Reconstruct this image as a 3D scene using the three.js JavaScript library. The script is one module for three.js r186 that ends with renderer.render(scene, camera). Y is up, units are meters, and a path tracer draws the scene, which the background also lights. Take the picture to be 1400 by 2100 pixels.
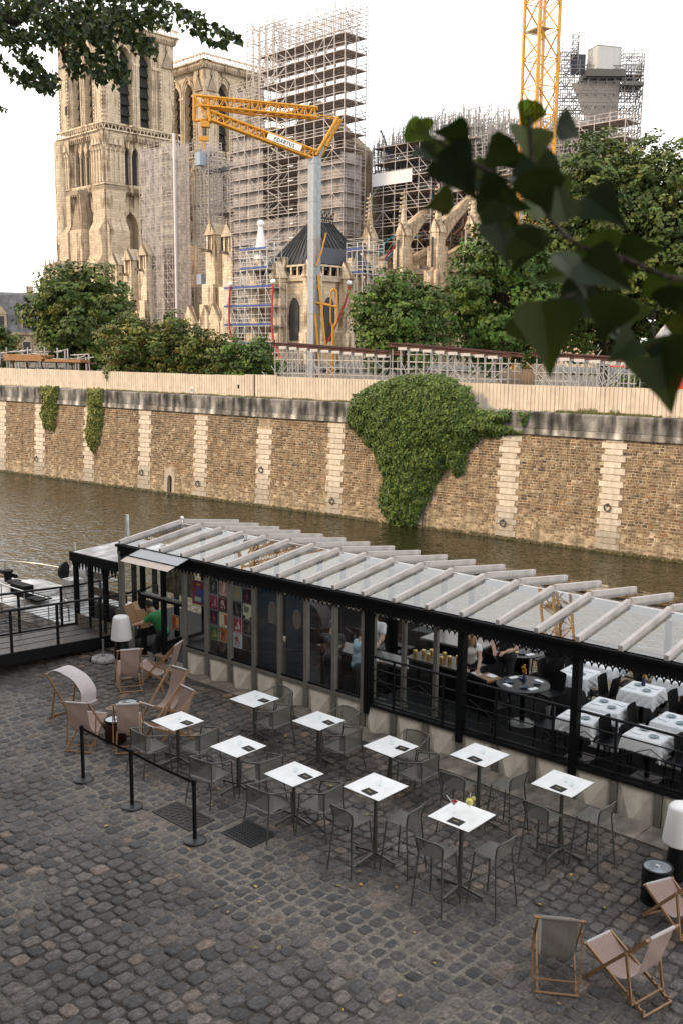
import * as THREE from 'three';
import { mergeGeometries, mergeVertices, toCreasedNormals } from 'three/addons/utils/BufferGeometryUtils.js';
import { ImprovedNoise } from 'three/addons/math/ImprovedNoise.js';
import { MarchingCubes } from 'three/addons/objects/MarchingCubes.js';

// ---------- camera, sky, sun, exposure ----------
const scene = new THREE.Scene();
const camera = new THREE.PerspectiveCamera(54.7, 1400 / 2100, 0.1, 2500);
camera.position.set(0, 7.2, 0);
camera.rotation.set(-Math.atan(338 / 2030), 0, 0.009, 'YXZ');
camera.focus = 26; camera.userData.fStop = 4.0;
const renderer = new THREE.WebGLRenderer({ antialias: true });
renderer.toneMapping = THREE.LinearToneMapping;
renderer.toneMappingExposure = 1.26;
renderer.shadowMap.enabled = true;
const SUN = new THREE.Vector3(-0.82, 0.5, 0.2).normalize();
{ // bright overcast: white cloud low down, thinner cloud with pale blue overhead
  const N = new ImprovedNoise(), w = 512, h = 256, data = new Float32Array(w * h * 4);
  for (let j = 0; j < h; j++) for (let i = 0; i < w; i++) {
    const th = (i + 0.5) / w * Math.PI * 2, ph = (j + 0.5) / h * Math.PI - Math.PI / 2, c = Math.cos(ph), y = Math.sin(ph);
    const x = c * Math.cos(th), z = c * Math.sin(th);
    let n = 0, a = 0.5, f = 1.7; for (let o = 0; o < 5; o++) { n += a * N.noise(x * f + 7.3, y * f * 1.9 + 2.1, z * f + 4.7); a *= 0.5; f *= 2.1; }
    const up = Math.max(y, 0), t = Math.min(1, Math.max(0, up * 1.1 - 0.05 - n * 0.7));
    const cl = 1.8 + 0.15 * n, k = (j * w + i) * 4;
    data[k] = cl * (1 - t) + 1.06 * t; data[k + 1] = cl * 0.975 * (1 - t) + 1.1 * t; data[k + 2] = cl * 0.94 * (1 - t) + 1.18 * t; data[k + 3] = 1;
  }
  const sky = new THREE.DataTexture(data, w, h, THREE.RGBAFormat, THREE.FloatType);
  sky.mapping = THREE.EquirectangularReflectionMapping; sky.magFilter = THREE.LinearFilter; sky.needsUpdate = true;
  scene.background = sky; scene.environment = sky;
}
const sun = new THREE.DirectionalLight(0xffd9a8, 2.3);
sun.position.copy(SUN).multiplyScalar(300).add(new THREE.Vector3(0, 0, -60)); sun.target.position.set(0, 0, -60);
sun.castShadow = true; sun.shadow.radius = 14; sun.shadow.mapSize.set(4096, 4096);
Object.assign(sun.shadow.camera, { left: -180, right: 180, top: 180, bottom: -180, near: 1, far: 700 });
scene.add(sun, sun.target);
// ---------- helpers ----------
let seed = 7; const rnd = () => { seed |= 0; seed = seed + 0x6D2B79F5 | 0; let t = Math.imul(seed ^ seed >>> 15, 1 | seed); t = t + Math.imul(t ^ t >>> 7, 61 | t) ^ t; return ((t ^ t >>> 14) >>> 0) / 4294967296; };
const rr = (a, b) => a + (b - a) * rnd(), pick = (l) => l[Math.floor(rnd() * l.length)];
const NO = new ImprovedNoise();
const nz = (x, y = 0, z = 0, o = 4) => { let s = 0, a = 0.5; for (let i = 0; i < o; i++) { s += a * NO.noise(x, y, z); x *= 2.03; y *= 2.03; z *= 2.03; a *= 0.5; } return s; };
const V = (x, y, z) => new THREE.Vector3(x, y, z), D = Math.PI / 180;
const lerp = (a, b, t) => a + (b - a) * t, clamp = (v, a = 0, b = 1) => Math.min(b, Math.max(a, v));
// frames: local x runs from far left to near right, local z towards the camera's bank
function frame(ox, oy, oz, deg) { // deg: turn of the frame about y
  const t = (deg - 90) * D, c = Math.cos(t), s = Math.sin(t);
  return { turn: t, at: (x, y, z) => V(ox + x * c + z * s, oy + y, oz - x * s + z * c) };
}
const QUAY = frame(4.28, 0, -14.63, 47.5), BOAT = frame(4.44, 0, -14.82, 49.9), WALL = frame(0, -2, -53.44, 53.576), CATH = frame(-47.14, 5, -204.12, 45);
const BENT = (p) => (p.rotation ?? 0);
const used = {};
const numbered = (n) => { const k = used[n] = (used[n] ?? -1) + 1; return k ? n + '_' + String(k).padStart(3, '0') : n; };
function thing(name, label, category, pos = V(0, 0, 0), turn = 0, group) {
  const o = new THREE.Group(); o.name = numbered(name); o.position.copy(pos); o.rotation.y = turn; scene.add(o);
  o.userData = { label, category }; if (group) o.userData.group = group; return o;
}
function struct(name, pos = V(0, 0, 0), turn = 0) { const o = new THREE.Group(); o.name = numbered(name); o.position.copy(pos); o.rotation.y = turn; o.userData = { kind: 'structure' }; scene.add(o); return o; }
function copy(src, pos, turn, label, group) {
  const o = src.clone(); o.name = numbered(src.name.replace(/_\d{3}$/, '')); o.position.copy(pos); o.rotation.set(0, turn, 0);
  o.userData = { ...src.userData, label }; if (group) o.userData.group = group; scene.add(o); return o;
}
// geometry builders (all non-indexed, position + normal + uv)
const fin = (g) => { const n = g.index ? g.toNonIndexed() : g; for (const k of Object.keys(n.attributes)) if (!['position', 'normal', 'uv', 'color'].includes(k)) n.deleteAttribute(k); return n; };
const place = (g, x = 0, y = 0, z = 0, rx = 0, ry = 0, rz = 0) => { if (rx || ry || rz) g.applyMatrix4(new THREE.Matrix4().makeRotationFromEuler(new THREE.Euler(rx, ry, rz))); return g.translate(x, y, z); };
const box = (w, h, d, x = 0, y = 0, z = 0, rx = 0, ry = 0, rz = 0) => place(fin(new THREE.BoxGeometry(w, h, d)), x, y, z, rx, ry, rz);
const box2 = (x0, x1, y0, y1, z0, z1) => box(x1 - x0, y1 - y0, z1 - z0, (x0 + x1) / 2, (y0 + y1) / 2, (z0 + z1) / 2);
const cyl = (r0, r1, h, x = 0, y = 0, z = 0, seg = 16, rx = 0, ry = 0, rz = 0) => place(fin(new THREE.CylinderGeometry(r1, r0, h, seg)), x, y, z, rx, ry, rz); // r0 bottom
const ball = (r, x = 0, y = 0, z = 0, sx = 1, sy = 1, sz = 1, seg = 12) => fin(new THREE.SphereGeometry(r, seg, Math.max(6, seg * 0.7 | 0))).scale(sx, sy, sz).translate(x, y, z);
const QU = new THREE.Quaternion(), UPV = V(0, 1, 0);
function bar(p, q, r, seg = 4, r2 = r) { const d = q.clone().sub(p), l = d.length(), g = fin(new THREE.CylinderGeometry(r2, r, l, seg, 1, seg < 6)); g.applyQuaternion(QU.setFromUnitVectors(UPV, d.divideScalar(l))); return g.translate((p.x + q.x) / 2, (p.y + q.y) / 2, (p.z + q.z) / 2); }
function beam(p, q, w, h, up = V(0, 1, 0)) { // rectangular bar p to q; h measured along up
  const z = q.clone().sub(p), l = z.length(); z.normalize(); const x = up.clone().cross(z).normalize(), y = z.clone().cross(x);
  const g = fin(new THREE.BoxGeometry(w, h, l)); return g.applyMatrix4(new THREE.Matrix4().makeBasis(x, y, z)).translate((p.x + q.x) / 2, (p.y + q.y) / 2, (p.z + q.z) / 2);
}
const tube = (pts, r, seg = 8, n = pts.length * 4, closed = false) => fin(new THREE.TubeGeometry(new THREE.CatmullRomCurve3(pts, closed, 'catmullrom', 0.5), n, r, seg, closed));
const lathe = (pr, seg = 24) => fin(new THREE.LatheGeometry(pr.map(([r, y]) => new THREE.Vector2(r, y)), seg));
function poly(pts, depth, z = 0, bevel = 0, holes = []) { // extruded outline in xy, from z to z + depth
  const s = new THREE.Shape(pts.map((p) => new THREE.Vector2(p[0], p[1]))); for (const h of holes) s.holes.push(new THREE.Path(h.map((p) => new THREE.Vector2(p[0], p[1]))));
  return fin(new THREE.ExtrudeGeometry(s, { depth: depth - 2 * bevel, bevelEnabled: bevel > 0, bevelThickness: bevel, bevelSize: bevel, bevelOffset: -bevel, bevelSegments: 1, steps: 1 })).translate(0, 0, z + bevel);
}
function tri(list) { // list of triangles/quads given as arrays of Vector3
  const p = []; for (const f of list) for (let i = 1; i + 1 < f.length; i++) for (const v of [f[0], f[i], f[i + 1]]) p.push(v.x, v.y, v.z);
  const g = new THREE.BufferGeometry(); g.setAttribute('position', new THREE.Float32BufferAttribute(p, 3)); g.setAttribute('uv', new THREE.Float32BufferAttribute(new Float32Array(p.length / 3 * 2), 2)); g.computeVertexNormals(); return g;
}
function grid(nu, nv, fn) { const g = new THREE.PlaneGeometry(1, 1, nu, nv), p = g.attributes.position, v = V(0, 0, 0); for (let j = 0, k = 0; j <= nv; j++) for (let i = 0; i <= nu; i++, k++) { fn(i / nu, j / nv, v); p.setXYZ(k, v.x, v.y, v.z); } g.computeVertexNormals(); return fin(g); }
function boxUV(g) { // uv in metres from the dominant axis
  const p = g.attributes.position, n = g.attributes.normal, uv = new Float32Array(p.count * 2);
  for (let i = 0; i < p.count; i += 3) {
    const ax = Math.abs(n.getX(i) + n.getX(i + 1) + n.getX(i + 2)), ay = Math.abs(n.getY(i) + n.getY(i + 1) + n.getY(i + 2)), az = Math.abs(n.getZ(i) + n.getZ(i + 1) + n.getZ(i + 2));
    for (let k = i; k < i + 3; k++) { const X = p.getX(k), Y = p.getY(k), Z = p.getZ(k); if (ay >= ax && ay >= az) { uv[2 * k] = X; uv[2 * k + 1] = Z; } else if (ax >= az) { uv[2 * k] = Z; uv[2 * k + 1] = Y; } else { uv[2 * k] = X; uv[2 * k + 1] = Y; } }
  }
  g.setAttribute('uv', new THREE.BufferAttribute(uv, 2)); return g;
}
function tint(g, c) { const a = new Float32Array(g.attributes.position.count * 3); for (let i = 0; i < a.length; i += 3) { a[i] = c[0]; a[i + 1] = c[1]; a[i + 2] = c[2]; } g.setAttribute('color', new THREE.BufferAttribute(a, 3)); return g; }
const join = (l) => { l = l.flat(9).filter(Boolean); return l.length === 1 ? l[0] : mergeGeometries(l); };
function geo(l, keepUV) { const g = join([l]); return keepUV ? g : boxUV(g); }
function mesh(name, l, m, parent, keepUV) { const g = l.isBufferGeometry && l.userData.done ? l : geo(l, keepUV); g.userData.done = true; const o = new THREE.Mesh(g, m); o.name = name; o.castShadow = o.receiveShadow = true; (parent ?? scene).add(o); return o; }
const stuff = (o) => { o.userData.kind = 'stuff'; return o; };
const hb = (name, l, m, parent) => { const o = mesh(name, l, m, parent); return o; };
// textures
function tex(w, h, fn, srgb = true) { const d = new Uint8Array(w * h * 4); for (let j = 0; j < h; j++) for (let i = 0; i < w; i++) { const c = fn(i / w, j / h, i, j), k = (j * w + i) * 4; if (typeof c === 'number') d[k] = d[k + 1] = d[k + 2] = clamp(c) * 255; else { d[k] = clamp(c[0]) * 255; d[k + 1] = clamp(c[1]) * 255; d[k + 2] = clamp(c[2]) * 255; } d[k + 3] = 255; }
  const t = new THREE.DataTexture(d, w, h); t.wrapS = t.wrapT = THREE.RepeatWrapping; t.magFilter = THREE.LinearFilter; t.minFilter = THREE.LinearMipmapLinearFilter; t.generateMipmaps = true; if (srgb) t.colorSpace = THREE.SRGBColorSpace; t.needsUpdate = true; return t; }
// tileable fractal noise in 0..1
const tn = (u, v, f, o = 4, s = 0, sx = 1, sy = 1) => { let r = 0, a = 0.5; for (let i = 0; i < o; i++) { const A = u * Math.PI * 2, B = v * Math.PI * 2, k = f / 6.283; r += a * (NO.noise(Math.cos(A) * k * sx + s, Math.sin(A) * k * sx + 3.1, Math.cos(B) * k * sy + s * 1.7) + NO.noise(Math.sin(B) * k * sy + s * 2.3, Math.cos(A) * k * sx + 9.2, Math.sin(A) * k * sx + 1.4)) * 0.6; a *= 0.5; f *= 2; } return clamp(r + 0.5); };
const rep = (t, sx, sy = sx) => { const c = t.clone(); c.repeat.set(sx, sy); c.needsUpdate = true; return c; };
const C = (r, g, b) => new THREE.Color().setRGB(r, g, b);
function mat(color, o = {}) { const phys = ['clearcoat', 'transmission', 'sheen', 'anisotropy', 'specularIntensity'].some((k) => k in o); return new (phys ? THREE.MeshPhysicalMaterial : THREE.MeshStandardMaterial)({ color: Array.isArray(color) ? C(...color) : color, roughness: 0.8, metalness: 0, side: THREE.DoubleSide, ...o }); }
const T = {
  grain: tex(256, 256, (u, v) => 0.72 + 0.5 * (tn(u, v, 10, 5, 1) - 0.5)),
  blotch: tex(256, 256, (u, v) => 0.8 + 0.55 * (tn(u, v, 4, 5, 5) - 0.5) + 0.2 * (tn(u, v, 60, 2, 8) - 0.5)),
  bump: tex(256, 256, (u, v) => tn(u, v, 12, 5, 3), false),
  fine: tex(256, 256, (u, v) => tn(u, v, 60, 3, 4), false),
  wood: tex(256, 256, (u, v) => { const k = tn(u, v, 3, 5, 2, 9, 0.6); return [0.78 + 0.35 * (k - 0.5), 0.76 + 0.38 * (k - 0.5), 0.74 + 0.4 * (k - 0.5)]; }),
  streak: tex(256, 256, (u, v) => { const k = tn(u, v, 4, 5, 11, 3, 0.5), m = tn(u, v, 5, 4, 6); return clamp(0.42 + 1.1 * (k - 0.35) + 0.45 * (m - 0.5)); }),
  weave: tex(128, 128, (u, v, i, j) => 0.86 + 0.1 * ((i & 1) ^ (j & 1)) + 0.12 * (tn(u, v, 14, 3, 2) - 0.5)),
  soft: tex(256, 256, (u, v) => 0.9 + 0.22 * (tn(u, v, 5, 5, 51) - 0.5)),
  limestone: tex(512, 512, (u, v) => { const a = tn(u, v, 5, 5, 21), s = tn(u, v, 5, 5, 31, 5, 0.8), d = clamp((s * 0.6 + a * 0.6 - 0.58) * 3.6), row = v * 24, r = Math.floor(row), f = row - r, col = u * 11 + (r % 2) * 0.5 + (r * 0.37) % 0.3, cf = col - Math.floor(col), j = f < 0.1 || cf < 0.035 ? 0.84 : 1, b = 0.93 + 0.12 * (Math.abs(Math.sin(Math.floor(col) * 12.9 + r * 78.2) * 437.5) % 1); return [(0.95 - 0.42 * d + 0.16 * (a - 0.5)) * j * b, (0.925 - 0.45 * d + 0.17 * (a - 0.5)) * j * b, (0.88 - 0.47 * d + 0.18 * (a - 0.5)) * j * b]; }),
};
// ---------- river ----------
const M = {};
{
  const rip = tex(512, 512, (u, v) => clamp(0.5 + 0.55 * (tn(u, v, 9, 4, 41, 1, 1.6) - 0.5) + 0.5 * (tn(u, v, 26, 3, 43, 1, 1.5) - 0.5)), false); rip.repeat.set(1 / 9, 1 / 9);
  const g = new THREE.PlaneGeometry(500, 300, 1, 1); g.rotateX(-Math.PI / 2); const f = fin(g);
  const o = mesh('river', f, mat([0.026, 0.024, 0.01], { roughness: 0.06, bumpMap: rip, bumpScale: 0.16, specularIntensity: 1, clearcoat: 0 }));
  o.position.set(-10, -2, -60); o.rotation.y = WALL.turn; o.userData.kind = 'structure';
}
// ---------- lower quay: setts, coping stones, sand in the joints ----------
M.sett = mat(0xffffff, { vertexColors: true, map: rep(T.grain, 2.2), bumpMap: rep(T.bump, 3), bumpScale: 0.012, roughness: 0.72 });
M.coping = mat([0.2, 0.175, 0.15], { map: rep(T.blotch, 0.7), bumpMap: rep(T.bump, 1.5), bumpScale: 0.015, roughness: 0.85 });
const quay = struct('quay_pavement', QUAY.at(0, 0, 0), QUAY.turn);
{
  const sand = (x, z) => { const band = Math.exp(-(((z - 4.9 - 0.08 * (x + 3)) / 1.25) ** 2)) * 1.0 + 0.35 * Math.exp(-(((z - 8) / 1.2) ** 2)); return clamp(band * 1.2 - 0.06 + nz(x * 0.7, z * 0.7, 3) * 1.6 + nz(x * 3, z * 3, 9) * 0.5); };
  const nx = 260, nzz = 100, X0 = -32, X1 = 9, Z0 = 0.56, Z1 = 12.9, p = [], c = [], ix = [];
  for (let j = 0; j <= nzz; j++) for (let i = 0; i <= nx; i++) { const x = lerp(X0, X1, i / nx), z = lerp(Z0, Z1, j / nzz), s = sand(x, z); p.push(x, -0.02 + 0.012 * s, z); c.push(lerp(0.085, 0.36, s), lerp(0.072, 0.31, s), lerp(0.06, 0.26, s)); if (i < nx && j < nzz) { const k = j * (nx + 1) + i; ix.push(k, k + nx + 1, k + 1, k + 1, k + nx + 1, k + nx + 2); } }
  const g = new THREE.BufferGeometry(); g.setAttribute('position', new THREE.Float32BufferAttribute(p, 3)); g.setAttribute('color', new THREE.Float32BufferAttribute(c, 3)); g.setAttribute('uv', new THREE.Float32BufferAttribute(new Float32Array(p.length / 3 * 2), 2)); g.setIndex(ix); g.computeVertexNormals();
  mesh('joint_sand', fin(g), mat(0xffffff, { vertexColors: true, map: rep(T.grain, 3), bumpMap: rep(T.fine, 2), bumpScale: 0.01, roughness: 0.95 }), quay);
  // one sett: rounded top through a bent quad
  const SEG = 11, dirs = []; for (let i = 0; i < SEG; i++) { const a = (i + 0.5) / SEG * Math.PI * 2, ca = Math.cos(a), sa = Math.sin(a), e = 6.5, r = Math.pow(Math.abs(ca) ** e + Math.abs(sa) ** e, -1 / e); dirs.push([ca * r, sa * r]); }
  function sett(q, h, dome, col) { // q: four corners [x,z]
    const bil = (a, b) => { const s = (a + 1) / 2, t = (b + 1) / 2; return [lerp(lerp(q[0][0], q[1][0], s), lerp(q[3][0], q[2][0], s), t), lerp(lerp(q[0][1], q[1][1], s), lerp(q[3][1], q[2][1], s), t)]; };
    const tx = rr(-0.05, 0.05), tz = rr(-0.05, 0.05), cx = (q[0][0] + q[2][0]) / 2, cz = (q[0][1] + q[2][1]) / 2, ph = rr(0, 99), jit = dirs.map(() => rr(0.9, 1.03));
    const rings = [[0.5, 1], [0.8, 0.86 ], [0.95, 0.4], [1, -1.2]].map(([k, y]) => dirs.map(([a, b], i) => { const [x, z] = bil(a * k * (k > 0.6 ? jit[i] : 1), b * k * (k > 0.6 ? jit[i] : 1)); return V(x, h + (y - 1) * dome + (x - cx) * tx + (z - cz) * tz + (k < 0.9 ? 0.006 * NO.noise(x * 14 + ph, z * 14, ph) : 0), z); }));
    const P = [], N = [], ctr = V(bil(0, 0)[0], h + 0.004, bil(0, 0)[1]);
    const put = (v, n) => { P.push(v.x, v.y, v.z); N.push(n.x, n.y, n.z); };
    const nr = (k, i) => { const [a, b] = dirs[i], t = [0.05, 0.22, 0.95, 3][k]; return V(a * t, 1, b * t).normalize(); };
    for (let i = 0; i < SEG; i++) { const j = (i + 1) % SEG; put(ctr, UPV); put(rings[0][j], nr(0, j)); put(rings[0][i], nr(0, i)); for (let k = 0; k < 3; k++) { put(rings[k][i], nr(k, i)); put(rings[k][j], nr(k, j)); put(rings[k + 1][i], nr(k + 1, i)); put(rings[k][j], nr(k, j)); put(rings[k + 1][j], nr(k + 1, j)); put(rings[k + 1][i], nr(k + 1, i)); } }
    const g = new THREE.BufferGeometry(); g.setAttribute('position', new THREE.Float32BufferAttribute(P, 3)); g.setAttribute('normal', new THREE.Float32BufferAttribute(N, 3)); g.setAttribute('uv', new THREE.Float32BufferAttribute(new Float32Array(P.length / 3 * 2), 2)); return tint(g, col);
  }
  const cov = [[-5.2, -4.33, 4.48, 4.92], [-3.9, -3.3, 4.13, 4.62]], inCover = (x, z) => cov.some(([a, b, c, d]) => x > a - 0.06 && x < b + 0.06 && z > c - 0.06 && z < d + 0.06);
  const setts = []; camera.updateMatrixWorld(); camera.updateProjectionMatrix();
  let x = -30; const bend = (x, z) => 0.06 * nz(x * 0.4, z * 0.5, 1) * 2.2;
  while (x < 7) {
    const w = rr(0.175, 0.23); let z = 0.6 + rr(0, 0.1);
    while (z < 12.6) {
      const l = rr(0.16, 0.29), s = QUAY.at(x + w / 2, 0, z + l / 2).project(camera);
      if (Math.abs(s.x) < 1.5 && s.y > -1.35 && s.y < 0.2 && !inCover(x + w / 2, z + l / 2)) {
        const flat = clamp(1.15 - z / 3.2 + nz(x * 0.5, z * 0.5, 5) * 0.8), gap = lerp(0.006, 0.003, flat) + 0.006 * sand(x, z), J = () => rr(-0.016, 0.016);
        const q = [[x + gap + J(), z + gap + J()], [x + w - gap + J(), z + gap + J()], [x + w - gap + J(), z + l - gap + J()], [x + gap + J(), z + l - gap + J()]].map(([a, b]) => [a + bend(a, b), b + bend(b + 40, a)]);
        const t = rnd(), base = t < 0.56 ? [0.15, 0.132, 0.122] : t < 0.82 ? [0.2, 0.168, 0.146] : t < 0.95 ? [0.108, 0.101, 0.098] : [0.29, 0.22, 0.175], k = rr(0.72, 1.25) * (1 + 0.5 * nz(x * 0.45, z * 0.45, 7)), br = flat * 0.25;
        setts.push({ q, h: rr(-0.006, 0.012) + 0.006 * nz(x, z, 2), dome: lerp(0.021, 0.01, flat) * rr(0.75, 1.25), col: [base[0] * k * (1 + br * 0.5), base[1] * k, base[2] * k * (1 - br * 0.6)], d: QUAY.at(x, 0, z).distanceTo(camera.position) + (Math.abs(s.x) > 1 || s.y < -1 ? 50 : 0) });
      }
      z += l;
    }
    x += w;
  }
  setts.sort((a, b) => a.d - b.d);
  const rest = [];
  setts.forEach((s, i) => { const g = sett(s.q, s.h, s.dome, s.col); if (i < 300) mesh('cobblestone', g, M.sett, quay); else rest.push(g); });
  stuff(mesh('cobblestones_beyond', rest, M.sett, quay));
  // long stones along the water's edge, and the quay's face
  for (let a = -31; a < 8;) { const l = rr(0.95, 1.6), k = rr(0.85, 1.1); const g = box(l - 0.014, 0.34, 0.545, a + l / 2, -0.165 + rr(-0.006, 0.008), 0.28, rr(-0.006, 0.006), rr(-0.004, 0.004), rr(-0.004, 0.004)); mesh('edge_stone', tint(g, [k, k, k * rr(0.94, 1)]), M.edge ??= mat([0.24, 0.2, 0.165], { vertexColors: true, map: rep(T.blotch, 0.9), bumpMap: rep(T.bump, 1.2), bumpScale: 0.03, roughness: 0.85 }), quay); a += l; }
  mesh('quay_face', box2(-60, 20, -4, -0.34, 0.03, 0.5), M.coping, quay); mesh('quay_bed', box2(-60, 20, -0.4, -0.06, 0.55, 13), M.coping, quay);
  // cast iron covers let into the setts
  for (const [k, [a, b, c, d]] of cov.entries()) {
    const t = thing('manhole_cover', k ? 'black cast iron drain cover with raised dots' : 'worn brown iron cover with diamond tread next to a post foot', 'manhole cover', QUAY.at((a + b) / 2, 0, (c + d) / 2), QUAY.turn);
    const w = b - a, l = d - c, m = mat(k ? [0.05, 0.05, 0.052] : [0.1, 0.085, 0.075], { roughness: 0.55, metalness: 0.35, map: rep(T.grain, 4), bumpMap: rep(T.fine, 5), bumpScale: 0.004 });
    mesh('plate', box2(-w / 2 + 0.02, w / 2 - 0.02, -0.03, 0.004, -l / 2 + 0.02, l / 2 - 0.02), m, t);
    mesh('frame', [box2(-w / 2 - 0.03, w / 2 + 0.03, -0.04, 0.007, -l / 2 - 0.03, -l / 2 + 0.014), box2(-w / 2 - 0.03, w / 2 + 0.03, -0.04, 0.007, l / 2 - 0.014, l / 2 + 0.03), box2(-w / 2 - 0.03, -w / 2 + 0.014, -0.04, 0.0066, -l / 2, l / 2), box2(w / 2 - 0.014, w / 2 + 0.03, -0.04, 0.0066, -l / 2, l / 2)], m, t);
    const dots = []; for (let i = 0; i < 9; i++) for (let j = 0; j < 8; j++) dots.push(k ? cyl(0.018, 0.014, 0.012, lerp(-w / 2 + 0.06, w / 2 - 0.06, i / 8), 0.01, lerp(-l / 2 + 0.05, l / 2 - 0.05, j / 7), 6) : box(0.07, 0.007, 0.012, lerp(-w / 2 + 0.07, w / 2 - 0.07, i / 8), 0.007, lerp(-l / 2 + 0.05, l / 2 - 0.05, j / 7), 0, (i + j) % 2 ? 0.8 : -0.8));
    stuff(mesh('tread', dots, m, t));
  }
}
// ---------- the bank the camera stands on: high wall and street level behind the lower quay (out of the frame) ----------
{ const s = struct('upper_quay', QUAY.at(0, 0, 0), QUAY.turn); mesh('retaining_wall', box2(-70, 40, -0.3, 5.5, 13, 13.6), M.coping, s); mesh('pavement', box2(-70, 40, 5.2, 5.5, 13.6, 60), M.coping, s);
  // unseen street houses added behind the camera to block low sky
  const hm = mat([0.55, 0.49, 0.4], { map: rep(T.limestone, 0.06) }), rm = mat([0.12, 0.12, 0.13], { roughness: 0.6 }), wm = mat([0.04, 0.045, 0.05], { roughness: 0.1 }), wn = ['tall', 'narrow', 'broad', 'plain', 'cream'];
  for (let i = 0; i < 5; i++) { const x0 = -58 + i * 18.2, h = thing('added_street_house', wn[i] + ' unseen street house added behind the near bank trees', 'house', QUAY.at(x0, 5.5, 36), QUAY.turn, 'unseen street houses added behind the camera'), H = 16 + (i * 7) % 4; mesh('wall', box2(0, 17.6, 0, H, 0, 8), hm, h); mesh('roof', tri([[V(0, H, 0), V(17.6, H, 0), V(17.6, H + 4, 2.4), V(0, H + 4, 2.4)], [V(0, H + 4, 2.4), V(17.6, H + 4, 2.4), V(17.6, H + 4, 8), V(0, H + 4, 8)]]), rm, h); for (let r = 0; r < 4; r++) for (let c = 0; c < 6; c++) mesh('window', box2(1 + c * 2.8, 2.3 + c * 2.8, 3.6 + r * 3.1, 5.8 + r * 3.1, -0.06, 0.04), wm, h); } }
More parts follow.
